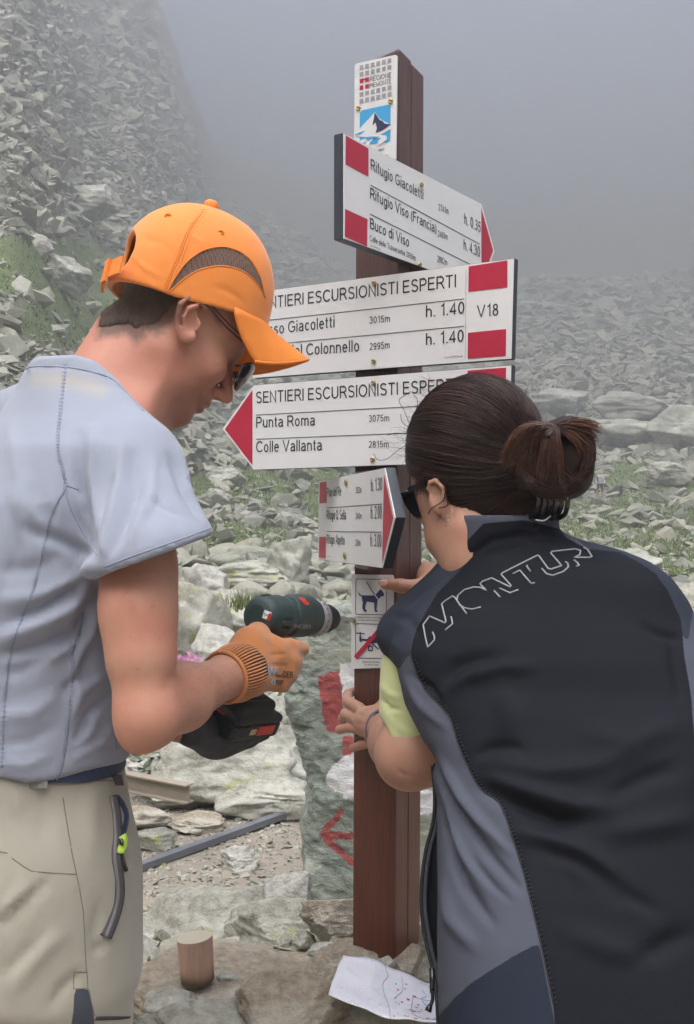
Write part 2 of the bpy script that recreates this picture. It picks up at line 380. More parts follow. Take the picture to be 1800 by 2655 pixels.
gd('4', 0.52, [(0.38, 0), (0.38, 0.96), (0.03, 0.28), (0.52, 0.28)]); gd('5', 0.50, [(0.44, 0.94), (0.12, 0.94), (0.07, 0.50)] + ga(0.24, 0.33, 0.20, 0.27, 130, -160)); gd('6', 0.50, ga(0.27, 0.5, 0.21, 0.45, 40, 185) + ga(0.25, 0.32, 0.19, 0.26, 180, 540, 18)); gd('7', 0.48, [(0.02, 0.94), (0.46, 0.94), (0.26, 0.5), (0.17, 0)]); gd('8', 0.50, ga(0.25, 0.74, 0.16, 0.20, 0, 360, 16), ga(0.25, 0.28, 0.20, 0.235, 0, 360, 18)); gd('9', 0.50, ga(0.25, 0.67, 0.19, 0.26, 0, 360, 18), ga(0.23, 0.5, 0.21, 0.45, 5, -140))
def text_mesh(txt, bold=0.0):
    hw_ = 0.058 + bold; V_, F_ = [], []; x0 = 0.0
    for ch in txt:
        w_, st = GL_.get(ch, GL_['o'])
        for s_ in st:
            P_ = [np.array(p) for p in s_]; n_ = len(P_); closed = np.linalg.norm(P_[0] - P_[-1]) < 1e-6; L_ = []
            for i in range(n_):
                a = P_[i - 1] if i else (P_[-2] if closed else None); b = P_[i + 1] if i < n_ - 1 else (P_[1] if closed else None)
                d0 = (P_[i] - a) if a is not None else (b - P_[i]); d1 = (b - P_[i]) if b is not None else (P_[i] - a)
                d0 = d0 / (np.linalg.norm(d0) + 1e-9); d1 = d1 / (np.linalg.norm(d1) + 1e-9); n0 = np.array([-d0[1], d0[0]]); n1 = np.array([-d1[1], d1[0]])
                m_ = n0 + n1; m_ = m_ / (np.linalg.norm(m_) + 1e-9); k_ = min(1 / max(m_ @ n0, 0.35), 2.2); L_.append(m_ * hw_ * k_)
            o_ = len(V_)
            for p, m_ in zip(P_, L_): V_.append((x0 + p[0] + m_[0], p[1] + m_[1], 0)); V_.append((x0 + p[0] - m_[0], p[1] - m_[1], 0))
            for i in range(n_ - 1): F_.append((o_ + 2 * i, o_ + 2 * i + 1, o_ + 2 * i + 3, o_ + 2 * i + 2))
        x0 += w_ + 0.155
    return mesh('lettering', V_, F_)
CAPH = 1.0
# ================================================================= TERRAIN
RT = np.array([0.6, 3.7, 5, 8, 12, 20, 30, 40, 50, 65, 80, 110, 160, 260, 600.])
PXT = np.array([-2200, -700, 0, 300, 600, 1000, 1700, 3200.])
PYT = {  # elevation profile: photo row at which the ground of each distance shows, per bearing
 -2200: [0, 0, 2063, 1720, 1400, 1050, 750, 480, 250, -80, -350, -700, -950, -1100, -1100],
 -700: [0, 0, 2063, 1715, 1400, 1000, 650, 400, 180, -100, -350, -650, -950, -1200, -1300],
 0: [0, 0, 2063, 1755, 1520, 1180, 890, 690, 530, 330, 190, 0, -180, -400, -600],
 300: [0, 0, 2063, 1765, 1570, 1360, 1180, 1040, 920, 770, 640, 430, 160, -180, -400],
 600: [0, 0, 2063, 1770, 1590, 1450, 1340, 1250, 1170, 1070, 990, 860, 700, 500, 350],
 1000: [0, 0, 2063, 1780, 1630, 1490, 1420, 1360, 1300, 1215, 1140, 1020, 870, 680, 540],
 1700: [0, 0, 2063, 1790, 1640, 1490, 1415, 1355, 1305, 1225, 1145, 1020, 870, 700, 560],
 3200: [0, 0, 2063, 1790, 1650, 1500, 1420, 1360, 1310, 1230, 1140, 1000, 850, 680, 520]}
ZT = []
for p in PXT:
    row = np.array(PYT[int(p)], float); z = (1327.5 - row) / F * RT
    z[0] = -1.15; z[1] = -1.24; ZT.append(z)
ZT = np.array(ZT)
AZT = np.arctan2(PXT - 900, F)
def zg(x, y, fine=True):
    x = np.asarray(x, float); y = np.asarray(y, float); r = np.hypot(x, y) + 1e-6; az = np.arctan2(x, y)
    az = np.clip(az, AZT[0], AZT[-1]); lr = np.log(np.clip(r, RT[0], RT[-1])); LT = np.log(RT)
    i = np.clip(np.searchsorted(AZT, az) - 1, 0, len(AZT) - 2); t = (az - AZT[i]) / (AZT[i + 1] - AZT[i]); t = t * t * (3 - 2 * t)
    j = np.clip(np.searchsorted(LT, lr) - 1, 0, len(LT) - 2); s = (r.clip(RT[0], RT[-1]) - RT[j]) / (RT[j + 1] - RT[j])
    z = (ZT[i, j] * (1 - t) + ZT[i + 1, j] * t) * (1 - s) + (ZT[i, j + 1] * (1 - t) + ZT[i + 1, j + 1] * t) * s
    z = np.where(z > 110, 110 + 36 * np.tanh((z - 110) / 36), z)
    a = np.clip((r - 3) / 10, 0, 1)
    z = z + a * 0.012 * r * fbm(x / 9, y / 9, 0.3) * np.clip(60 / r, 0, 1) + a * 0.6 * np.clip(r / 60, 0, 1) * fbm(x / 23, y / 23, 3.3)
    if fine: z = z + 0.035 * fbm(x * 1.3, y * 1.3, 1.7) * np.clip(r / 4, 0.2, 1)
    return z + CZ
def ground_at(px, py):
    dx, dz = (px - 900) / F, -(py - 1327.5) / F
    D = np.geomspace(2.6, 400, 1600); g = zg(dx * D, D, False) - (CZ + dz * D)
    k = np.argmax(g > 0) if (g > 0).any() else len(D) - 1
    return dx * D[k], D[k], float(zg(dx * D[k], D[k]))
# grass patches: where the photograph has turf between the stones
GP = [(60, 690, 210, 70), (180, 830, 130, 60), (700, 1265, 200, 45), (560, 1395, 190, 35), (800, 1250, 100, 60), (880, 1330, 90, 60), (1600, 1240, 90, 26), (1740, 1290, 150, 50), (1760, 1440, 180, 60), (1480, 1350, 130, 60), (1120, 1440, 90, 70), (1560, 1330, 40, 30),
      (1480, 1250, 90, 30), (1660, 1340, 120, 40), (1780, 1380, 130, 60), (1560, 1420, 120, 40), (330, 780, 90, 40), (760, 1180, 120, 25), (1700, 1490, 160, 40), (620, 1570, 90, 18), (480, 1480, 90, 20), (640, 2090, 70, 22), (860, 1585, 80, 22), (520, 830, 60, 60), (1650, 1220, 80, 30)]
def grass_mask(x, y):
    x = np.asarray(x, float); y = np.asarray(y, float); z = zg(x, y, False)
    yy = np.maximum(y, 0.3); px = x / yy * F + 900; py = 1327.5 - (z - CZ) / yy * F
    m = np.zeros_like(px)
    for cx, cy, sx, sy in GP: m = np.maximum(m, np.exp(-(((px - cx) / sx) ** 2 + ((py - cy) / sy) ** 2) * 0.7))
    r = np.hypot(x, y)
    k = 14 / np.clip(r, 4, 80)
    n = fbm(x * k * 0.5, y * k * 0.5, 7.7, 3)
    return np.clip((m * 1.5 + n * 0.8 - 0.40) * 2.8, 0, 1) * (y > 0)
def dirt_mask(x, y):
    r = np.hypot(x, y)
    n = fbm(x * 0.8, y * 0.8, 2.2, 3)
    return np.clip(1.6 - r / 5.5 + n * 0.5, 0, 1)
azs = np.concatenate([np.linspace(-math.pi, R(-26), 70, endpoint=False), np.linspace(R(-26), R(26), 420, endpoint=False), np.linspace(R(26), math.pi, 70)])
rs = np.concatenate([[0.02], np.geomspace(0.6, 4, 40, endpoint=False), np.geomspace(4, 640, 340)])
A, RR = np.meshgrid(azs, rs); X, Y = RR * np.sin(A), RR * np.cos(A)
Z = zg(X, Y)
V = np.stack([X, Y, Z], -1).reshape(-1, 3); nr, na = X.shape
ii = np.arange(nr - 1)[:, None] * na + np.arange(na - 1)[None]
Q = np.stack([ii, ii + 1, ii + na + 1, ii + na], -1).reshape(-1, 4)
gme = mesh('ground', V, Q[:, ::-1].copy())
attr(gme, 'grass', grass_mask(V[:, 0], V[:, 1])); attr(gme, 'dirt', dirt_mask(V[:, 0], V[:, 1])); 
t = NT('ground_scree')
g = t.attr('grass'); d = t.attr('dirt')
n1 = t.noise(3.0, 8, 0.7); n2 = t.noise(0.35, 6, 0.6); v1 = t.voro(6.0)
stone = t.mix(n1, (0.035, 0.037, 0.03), (0.22, 0.23, 0.185))
stone = t.mix(t.math('MULTIPLY', n2, 0.5), stone, (0.17, 0.15, 0.11))
dirtc = t.mix(t.noise(9, 8, 0.7), (0.15, 0.125, 0.10), (0.40, 0.34, 0.28))
col = t.mix(d, stone, dirtc)
gr = t.mix(t.noise(5, 5, 0.6), (0.038, 0.075, 0.014), (0.125, 0.185, 0.045))
gr = t.mix(t.math('MULTIPLY', t.noise(0.9, 4), 0.4), gr, (0.16, 0.15, 0.06))
col = t.mix(g, col, gr)
hgt = t.math('ADD', t.math('MULTIPLY', n1, 0.5), t.math('MULTIPLY', v1, 0.5))
M_ground = t.fin(col, 0.95, t.bump(hgt, 0.9, 0.06))
o = obj('ground', gme, M_ground, smooth=True); o['kind'] = 'structure'

# ------------------------------------------------------------------ rocks
def rock_nodes(name, tint, tintkind='GEOMETRY'):
    t = NT(name)
    if tint == 'rand':
        oi = t.new('ShaderNodeObjectInfo'); tv = oi.outputs['Random']
    else: tv = t.attr(tint)
    base = t.ramp(tv, [(0.0, (0.13, 0.14, 0.115)), (0.3, (0.29, 0.305, 0.25)), (0.55, (0.44, 0.44, 0.355)), (0.75, (0.34, 0.32, 0.25)), (1.0, (0.56, 0.555, 0.46))])
    vec = t.coord()
    n = t.noise(2.2, 8, 0.68, vec); n2 = t.noise(11, 6, 0.7, vec)
    c = t.mix(t.math('MULTIPLY', n2, 0.75), base, (0.15, 0.155, 0.13), 'MIX')
    c = t.mix(t.math('MULTIPLY', t.ramp(n, [(0.45, 0), (0.62, 1)]), 0.35), c, (0.50, 0.49, 0.40))
    li = t.ramp(t.noise(3.1, 6, 0.7, t.mapping(vec, loc=(7, 3, 1))), [(0.60, 0), (0.66, 1)])
    c = t.mix(t.math('MULTIPLY', li, 0.55), c, (0.36, 0.38, 0.14))
    hg = t.math('ADD', n, t.math('MULTIPLY', n2, 0.4))
    return t.fin(c, 0.92, t.bump(hg, 0.8, 0.08))
M_scree = rock_nodes('rock_scree', 'tint'); M_boulder = rock_nodes('rock_boulder', 'rand')
rng = np.random.RandomState(11)
def hull_rock(seed, n=13, flat=(1, 1, 1)):
    r_ = np.random.RandomState(seed); P = r_.randn(n, 3); P /= np.linalg.norm(P, axis=1, keepdims=True); P *= r_.uniform(0.75, 1.1, (n, 1)); P *= np.array(flat)
    bm = bmesh.new(); vs_ = [bm.verts.new(p) for p in P]
    g = bmesh.ops.convex_hull(bm, input=vs_)
    for v in [v for v in bm.verts if not v.link_faces]: bm.verts.remove(v)
    bmesh.ops.recalc_face_normals(bm, faces=bm.faces); bmesh.ops.triangulate(bm, faces=bm.faces)
    bm.verts.index_update()
    Vv = np.array([v.co for v in bm.verts]); Ff = np.array([[v.index for v in f.verts] for f in bm.faces]); bm.free()
    return Vv / 1.0, Ff
HULL = [hull_rock(100 + i, 9 + i % 4, (1, rng.uniform(0.55, 0.95), rng.uniform(0.3, 0.75))) for i in range(24)]
def rotmats(n, tilt=0.5):
    a, b, c = rng.uniform(0, 2 * math.pi, n), rng.randn(n) * tilt, rng.randn(n) * tilt
    ca, sa, cb, sb, cc, sc_ = np.cos(a), np.sin(a), np.cos(b), np.sin(b), np.cos(c), np.sin(c)
    Rz = np.zeros((n, 3, 3)); Rz[:, 0, 0] = ca; Rz[:, 0, 1] = -sa; Rz[:, 1, 0] = sa; Rz[:, 1, 1] = ca; Rz[:, 2, 2] = 1
    Rx = np.zeros((n, 3, 3)); Rx[:, 0, 0] = 1; Rx[:, 1, 1] = cb; Rx[:, 1, 2] = -sb; Rx[:, 2, 1] = sb; Rx[:, 2, 2] = cb
    Ry = np.zeros((n, 3, 3)); Ry[:, 1, 1] = 1; Ry[:, 0, 0] = cc; Ry[:, 0, 2] = sc_; Ry[:, 2, 0] = -sc_; Ry[:, 2, 2] = cc
    return Rx @ Ry @ Rz
NR = 175000
az = np.where(rng.rand(NR) < 0.85, rng.uniform(R(-19), R(19), NR), rng.uniform(R(-32), R(32), NR))
rr = np.exp(rng.uniform(np.log(3.3), np.log(230), NR))
keep = rng.rand(NR) < np.interp(rr, [3, 6, 9, 15, 60, 110, 160, 230], [0.5, 0.5, 0.7, 1, 1, 1, 0.9, 0.7])
az, rr = az[keep], rr[keep]; n = len(az)
x, y = rr * np.sin(az), rr * np.cos(az)
gm = grass_mask(x, y)
spx = 6.0 + 9.0 * rng.pareto(1.9, n); spx = np.clip(spx, 5, np.interp(rr, [5, 15, 35, 60, 100], [70, 85, 72, 58, 44]))     # size in photo pixels (half extent about half of it)
spx = np.where(rr < 6.5, np.clip(spx * 0.8, 4, 22), spx)
size = np.clip(spx * rr / F * 0.62, 0.008, 1.9)
path = (rr < 7.5) & (fbm(x * 0.7, y * 0.7, 4.4, 2) > 0.15)
keep = rng.rand(n) < np.where(gm > 0.35, 0.14, 1.0) * np.where(path, 0.45, 1)
keep &= ~((y < 3.1))
x, y, rr, size, spx, az = [q[keep] for q in (x, y, rr, size, spx, az)]; n = len(x)
z = zg(x, y)
tint = np.clip(rng.rand(n) * 0.9 + 0.15 * fbm(x / 6, y / 6, 9.9, 2), 0, 1)
Rm = rotmats(n, 0.38); sc3 = size[:, None] * rng.uniform(0.75, 1.35, (n, 3)) * np.where(rng.rand(n, 1) < 0.3, np.array([1.25, 1.0, 0.6]), 1.0)
kind = rng.randint(0, len(HULL), n)
order = np.argsort(-size / rr); infr = np.abs(np.tan(az)) < 0.33
big = [i for i in order if infr[i] and rr[i] > 5][:230]; bigset = np.zeros(n, bool); bigset[big] = True
Vs, Fs, Ts, off = [], [], [], 0
for k in range(len(HULL)):
    idx = np.where((kind == k) & ~bigset)[0]; hv, hf = HULL[k]
    P = np.einsum('nij,vj->nvi', Rm[idx] * sc3[idx][:, None, :], hv) + np.stack([x[idx], y[idx], z[idx] + size[idx] * 0.12], 1)[:, None]
    Vs.append(P.reshape(-1, 3)); Fs.append((hf[None] + (np.arange(len(idx)) * len(hv))[:, None, None]).reshape(-1, 3) + off)
    Ts.append(np.repeat(tint[idx], len(hv))); off += len(idx) * len(hv)
me = mesh('scree_stones', np.concatenate(Vs), np.concatenate(Fs)); attr(me, 'tint', np.concatenate(Ts))
o = obj('scree_stones', me, M_scree, smooth=False); tag(o, 'loose grey angular stones covering the mountain slope and the path', 'scree', kind='stuff')
# rubble packed between the blocks under the signpost
nb = 2600; bx, by = rng.uniform(-0.95, 1.1, nb), rng.uniform(1.45, 2.58, nb); tt_ = 1 - (bx / 1.35) ** 2 - ((by - 2.0) / 0.6) ** 2; k_ = tt_ > 0.02; bx, by = bx[k_], by[k_]; bz = -0.05 + 0.38 * np.sqrt(tt_[k_]); nb = len(bx)
bs = 0.006 + 0.008 * rng.pareto(2.2, nb).clip(0, 4); Rb = rotmats(nb, 0.5); Vb, Fb, ob = [], [], 0
for i in range(nb):
    hv, hf = HULL[i % len(HULL)]; Vb.append((hv * bs[i] * rng.uniform(0.8, 1.3, 3)) @ Rb[i].T + np.array([bx[i], by[i], bz[i] + bs[i] * 0.2])); Fb.append(hf + ob); ob += len(hv)
me = mesh('rubble', np.concatenate(Vb), np.concatenate(Fb)); attr(me, 'tint', np.repeat(rng.uniform(0.3, 1.0, nb), [len(HULL[i % len(HULL)][0]) for i in range(nb)]))
o = obj('rubble', me, M_scree, smooth=False); tag(o, 'small broken stones packed between the rocks around the post foot', 'rubble', kind='stuff')
HM = []
def boulder_mesh(seed, sub=3, planes=16, flat=(1, 1, 1), rough=0.06, soft=0.06, freq=2.2, strata=0.0):
    r_ = np.random.RandomState(seed)
    N = r_.randn(planes, 3); N /= np.linalg.norm(N, axis=1, keepdims=True); dd = r_.uniform(0.62, 1.0, planes)
    bm = bmesh.new(); bmesh.ops.create_icosphere(bm, subdivisions=sub, radius=1.0)
    P = np.array([v.co for v in bm.verts]); Ff = np.array([[v.index for v in f.verts] for f in bm.faces]); bm.free()
    c = P @ N.T; rad = np.where(c > 0.05, dd / np.maximum(c, 0.05), 9.0); rad = np.minimum(rad, 1.35)
    rmin = rad.min(1); sw = np.exp(-(rad - rmin[:, None]) / soft).sum(1); rmin = rmin - soft * np.log(np.maximum(sw, 1)) * 0.5
    s = seed * 3.17
    rmin = rmin * (1 + rough * fbm(P[:, 0] * freq + s, P[:, 1] * freq, P[:, 2] * freq, 5) * 1.6)
    rmin = rmin * (1 + 0.25 * rough * fbm(P[:, 0] * 11 + s, P[:, 1] * 11, P[:, 2] * 11, 3))
    if strata: rmin = rmin * (1 + strata * (vnoise(P[:, 2] * 9 + P[:, 0] * 2 + s, P[:, 0] * 1.2, P[:, 1] * 1.2)))
    Q_ = P * rmin[:, None] * np.array(flat)
    return Q_, Ff
for k in range(14):
    hv, hf = boulder_mesh(300 + k, 3, 13, (1, rng.uniform(0.6, 0.95), rng.uniform(0.4, 0.8)), 0.05, 0.03)
    HM.append(mesh('boulder', hv, hf)); HM[-1].materials.append(M_boulder)
def zone(px, py):
    if py < 1000 and px < 700: return 'high on the misty left slope'
    if px < 700 and py < 1450: return 'on the scree left of the signpost'
    if px < 900: return 'among the stones behind the drill'
    if py < 1150: return 'in the fog on the right slope'
    if py < 1500: return 'on the turf behind the woman'
    return 'beside the woman'
for c, i in enumerate(big):
    o = bpy.data.objects.new('boulder', HM[c % 14]); link(o)
    o.location = (x[i], y[i], z[i] + size[i] * 0.1); o.rotation_euler = (rng.randn() * 0.3, rng.randn() * 0.3, rng.uniform(0, 6.28)); o.scale = tuple(sc3[i] * 1.1)
    q = topx(np.array([[x[i], y[i], z[i]]]))[0]
    sz = 'big' if size[i] > 0.5 else ('knee-high' if size[i] > 0.25 else 'small')
    tag(o, '%s grey angular boulder lying %s' % (sz, zone(*q)), 'boulder', 'boulders ' + zone(*q))
# named larger blocks that the photograph shows (pixel place, size in px, seed, flatness)
def block(px, py, wpx, hpx, label, seed, flat=0.7, mat=None, D=None, group=None, name='boulder', sub=5, rz=None, rough=0.12, tilt=(0, 0), sink=0.1, strata=0.05, dep=0.8):
    """boulder whose picture centre is (px,py) and extent wpx x hpx; stands on the ground unless D is given"""
    if D is None:
        gx, D, gz = ground_at(px, py + hpx * 0.45)
    c = W(px, py, D); a, b = wpx / F * D / 2, hpx / F * D / 2
    hv, hf = boulder_mesh(seed, sub, 20, (1, 1, 1), rough, 0.010, 2.6, strata)
    mn, mx = hv.min(0), hv.max(0); hv = (hv - (mn + mx) / 2) / ((mx - mn) / 2)
    o = obj(name, mesh(name, hv * np.array([a, a * dep, b]), hf), mat or M_boulder, smooth=True)
    o.location = tuple(c + np.array([0, a * dep * 0.3, 0])); o.rotation_euler = (tilt[0], tilt[1], 0)
    tag(o, label, 'rock' if name != 'boulder' else 'boulder', group); return o
def lichen_rock(name, base, dark, lich, amt=0.5, scale=6, mosscol=(0.42, 0.43, 0.10), vein=0.0):
    t = NT(name); vec = t.coord()
    n = t.noise(scale, 9, 0.72, vec); f_ = t.noise(scale * 9, 6, 0.75, vec); b_ = t.noise(scale * 0.5, 4, 0.6, vec)
    c = t.mix(n, dark, base); c = t.mix(t.ramp(f_, [(0.35, 0.6), (0.6, 0)]), c, tuple(q * 0.45 for q in dark))
    c = t.mix(t.math('MULTIPLY', t.ramp(b_, [(0.45, 0), (0.6, 1)]), 0.5), c, (0.60, 0.60, 0.54))
    l_ = t.ramp(t.noise(scale * 0.9, 8, 0.72, t.mapping(vec, loc=(4, 9, 2))), [(lich, 0), (lich + 0.05, 1)])
    c = t.mix(t.math('MULTIPLY', l_, amt), c, mosscol)
    l2 = t.ramp(t.noise(scale * 1.6, 8, 0.72, t.mapping(vec, loc=(1, 2, 8))), [(lich - 0.02, 0), (lich + 0.06, 1)])
    c = t.mix(t.math('MULTIPLY', l2, 0.5), c, (0.30, 0.32, 0.27))
    cr = t.voro(scale * 0.8, t.mapping(vec, rot=(0.3, 0.5, 0.2), scale=(1, 1, 2.5)), 'DISTANCE_TO_EDGE')
    ck = t.ramp(t.math('ADD', cr, t.math('MULTIPLY', t.noise(scale, 3, 0.5, vec), 0.05)), [(0.02, 0.0), (0.04, 1.0)])
    c = t.mix(t.math('MULTIPLY', t.math('SUBTRACT', 1.0, ck), 0.12), c, tuple(q * 0.3 for q in dark))
    h = t.math('ADD', t.math('ADD', n, t.math('MULTIPLY', f_, 0.35)), t.math('MULTIPLY', ck, 0.04))
    return t.fin(c, 0.93, t.bump(h, 1.0, 0.03))
M_lichen = lichen_rock('rock_lichened', (0.62, 0.61, 0.52), (0.25, 0.24, 0.195), 0.57, 0.75, 5)
M_pale = lichen_rock('rock_pale', (0.66, 0.65, 0.59), (0.32, 0.31, 0.27), 0.66, 0.4, 5)
M_green = lichen_rock('rock_grey_green', (0.50, 0.51, 0.43), (0.19, 0.195, 0.165), 0.60, 0.5, 1.2)
M_brown = lichen_rock('rock_brown', (0.60, 0.52, 0.40), (0.30, 0.245, 0.18), 0.66, 0.3, 7)
BL = [
 (1660, 1060, 260, 110, 'large flat-topped pale boulder in the fog at the upper right', 1, M_green),
 (1440, 1045, 200, 90, 'broad boulder in mist just right of the lower red sign end', 2, M_green),
 (1620, 1125, 190, 90, 'layered leaning block on the slope above the hair bun', 3, M_green),
 (1770, 1110, 170, 130, 'block cut by the right picture edge below the flat-topped boulder', 4, M_green),
 (1540, 1125, 130, 90, 'yellowish block touching the hair bun', 5, M_green),
 (1740, 1230, 110, 70, 'small yellowish cube-like block in the turf at the right edge', 6, M_lichen),
 (1620, 1470, 190, 100, 'rounded grey boulder behind the right shoulder of the vest', 7, M_green),
 (1790, 1640, 170, 260, 'pale lichened boulder at the right edge beside the vest', 8, M_lichen),
 (225, 530, 180, 110, 'large dark block high on the left slope beside the cap', 9, M_green),
 (110, 640, 60, 70, 'pale upright stone in the green turf patch', 10, M_pale),
 (160, 715, 150, 110, 'pale squarish boulder behind the man\'s hair', 11, M_green),
 (560, 1290, 90, 50, 'pale grey stone beside the sleeve hem', 12, M_green),
 (585, 1235, 110, 60, 'wide pale stone on the scree right of the sleeve', 13, M_green),
 (530, 1540, 130, 160, 'pointed upright pale rock just right of the upper arm', 14, M_pale),
 (620, 1500, 260, 90, 'long flat pale slab rock above the drill', 15, M_lichen),
 (750, 1470, 120, 160, 'weathered upright block above the drill chuck', 16, M_green),
 (480, 1620, 240, 260, 'large white-grey lichened boulder beside the upper arm', 17, M_lichen),
 (620, 1610, 260, 160, 'pale lichened boulder behind the drill motor', 18, M_lichen),
 (560, 1720, 180, 200, 'ridged pale rock under the orange glove cuff', 19, M_pale),
 (490, 1670, 100, 100, 'rounded pale stone between arm and ridged rock', 20, M_pale),
 (690, 1870, 150, 130, 'small grey rock above the battery', 21, M_lichen),
 (740, 1960, 130, 160, 'grey boulder between battery and painted slab', 22, M_green),
 (560, 1990, 420, 230, 'large yellow-lichened boulder below the black glove', 23, M_lichen),
 (730, 2010, 170, 130, 'dark layered rock against the painted slab', 24, M_green),
 (690, 2075, 260, 110, 'flat lichened rock behind the steel rail end', 25, M_lichen),
 (385, 1995, 120, 60, 'smooth white stone resting above the rusty beam', 26, M_pale),
 (480, 2060, 230, 90, 'low lichened rock behind the beam end', 27, M_lichen),
 (380, 2125, 170, 60, 'low brown rock above the steel rail', 28, M_brown),
 (510, 2140, 150, 50, 'flat stone lying just above the steel rail', 29, M_brown),
 (400, 2180, 120, 60, 'pale stone beside the shorts above the rail', 30, M_lichen),
 (620, 2230, 110, 70, 'half-buried pale stone in the path gravel', 31, M_pale)]
for (px, py, wp, hp, lab, sd_, m_) in BL:
    block(px, py, wp, hp, lab, 500 + sd_, mat=m_)
# foreground rocks on which the signpost stands
FG = [  # px, py, w, h, D, label, mat, seed
 (520, 2465, 460, 290, 2.35, 'broad grey-green rock with yellow lichen behind the wooden block', M_lichen, 1),
 (735, 2430, 330, 190, 2.20, 'smooth grey rock between wooden block and post', M_lichen, 2),
 (738, 2370, 150, 200, 2.30, 'white upright stone leaning against the painted slab', M_pale, 3),
 (880, 2395, 210, 150, 2.10, 'reddish brown rock at the foot of the painted slab', M_brown, 4),
 (600, 2640, 700, 220, 1.80, 'long flat brown rock under the wooden block', M_brown, 5),
 (760, 2640, 320, 200, 1.60, 'dark brown boulder left of the paper map', M_brown, 6),
 (900, 2520, 230, 110, 1.72, 'thin brown slab in front of the post', M_brown, 7),
 (1060, 2500, 90, 90, 1.70, 'small stone at the right corner of the post foot', M_brown, 8),
 (1130, 2540, 140, 120, 1.75, 'grey stone under the right end of the map', M_lichen, 9),
 (1110, 2420, 120, 120, 2.0, 'tan stone behind the post foot', M_brown, 10),
 (1000, 2680, 420, 190, 1.66, 'grey rock carrying the paper map', M_lichen, 11),
 (540, 2700, 420, 180, 1.6, 'low grey rock at the bottom edge beside the shorts', M_lichen, 12),
 (280, 2560, 330, 330, 2.1, 'lichened rock behind the man\'s shorts', M_lichen, 13),
 (1250, 2600, 300, 330, 2.1, 'rock hidden mostly by the vest', M_lichen, 14),
 (960, 2560, 300, 200, 1.95, 'packed brown rock beneath the post', M_brown, 15)]
for (px, py, wp, hp, D, lab, m_, s_) in FG:
    block(px, py, wp, hp, lab, 700 + s_, mat=m_, D=D, sub=6, rough=0.08, strata=0.03, dep=0.7)
sr = np.random.RandomState(44)
for i, (px_, py_, w_, h_, D_) in enumerate([(840, 2470, 90, 60, 1.98), (905, 2465, 80, 55, 1.85), (1120, 2470, 80, 60, 1.80), (1000, 2505, 70, 45, 1.70), (870, 2545, 90, 50, 1.66), (700, 2510, 110, 60, 1.95), (640, 2480, 80, 50, 2.1), (400, 2530, 120, 70, 1.9), (440, 2600, 140, 60, 1.70), (590, 2540, 60, 36, 1.82), (820, 2590, 70, 44, 1.62), (790, 2440, 70, 50, 2.1), (380, 2440, 120, 60, 2.3), (560, 2355, 150, 50, 2.6), (680, 2330, 70, 45, 2.7), (470, 2330, 100, 40, 2.8), (1140, 2520, 60, 50, 1.66)]):
    block(px_, py_, w_, h_, '%s stone wedged %s' % (['small pale', 'tan angular', 'flat grey'][i % 3], ['against the post foot', 'between the larger foreground rocks', 'beside the paper map', 'near the wooden block'][(px_ < 800) * 1 + (py_ > 2560) * 2 if not (400 <= px_ <= 640 and py_ > 2430) else 3]), 900 + i, mat=[M_pale, M_brown, M_lichen][i % 3], D=D_, sub=4, rough=0.10, dep=0.8, group='stones wedged around the signpost')
# earth and rubble mound under those rocks
def f_mound(P):
    d = s_ell(P, (0.0, 2.0, -0.05), (1.35, 0.6, 0.38))
    return d + 0.03 * fbm(P[..., 0] * 6, P[..., 1] * 6, P[..., 2] * 6, 4)
V, Q = nets(f_mound, (-1.5, 1.1, -0.35), (1.5, 3.0, 0.6), 0.025)
o = obj('rubble_mound', mesh('rubble_mound', V, Q), M_brown, smooth=True); o['kind'] = 'structure'
# ------------------------------------------------------------------ haze
bm = bmesh.new(); add_box(bm, (-900, -900, -3), (900, 900, 152)); hz = obj('haze', bm_me(bm, 'haze'))
hm = bpy.data.materials.new('haze_air'); hm.use_nodes = True; hm.node_tree.nodes.clear()
pv = hm.node_tree.nodes.new('ShaderNodeVolumePrincipled'); mo = hm.node_tree.nodes.new('ShaderNodeOutputMaterial')
pv.inputs['Color'].default_value = (0.264, 0.273, 0.290, 1); pv.inputs['Density'].default_value = 0.0115
hm.node_tree.links.new(pv.outputs[0], mo.inputs['Volume']); hz.data.materials.append(hm)
tag(hz, 'thick grey mountain fog swallowing the slopes', 'fog', kind='stuff')
# ================================================================= SIGNPOST
PC = np.array([0.0793, 1.77]); PU = np.array([0.831, -0.556]); PV = np.array([0.556, 0.831]); PW = 0.081
PN1 = np.array([-0.556, -0.831]); PN2 = np.array([0.831, -0.556])     # outward normals of the two faces in view
ZB, ZTOP = 0.40, CZ + (1327.5 - 117) / F * 1.77
M_white = plain('sign_white', (0.72, 0.73, 0.74), 0.35, 0.05, 400, var=0.03)
M_navy = plain('sign_edge_dark', (0.035, 0.045, 0.06), 0.5, 0.1, 300)
t = NT('sign_red'); M_red = t.fin(t.mix(t.noise(30, 4), (0.40, 0.016, 0.045), (0.50, 0.03, 0.07)), 0.4)
M_black = plain('print_black', (0.02, 0.025, 0.035), 0.5)
M_greyp = plain('print_grey', (0.30, 0.30, 0.33), 0.5)
M_blue = plain('print_blue', (0.06, 0.36, 0.68), 0.45)
M_navyp = plain('print_navy', (0.03, 0.04, 0.10), 0.45)
M_brass = plain('screw_brass', (0.45, 0.34, 0.15), 0.35, 0.2, 900, metal=0.9)
t = NT('varnished_wood'); vec = t.coord()
g1 = t.noise(9, 8, 0.65, t.mapping(vec, (9, 9, 0.55))); g2 = t.noise(60, 5, 0.6, t.mapping(vec, (6, 6, 0.25))); g3 = t.noise(3.0, 5, 0.6, t.mapping(vec, (1.5, 1.5, 0.5)))
sx = t.new('ShaderNodeSeparateXYZ'); t.put(sx.inputs[0], vec)
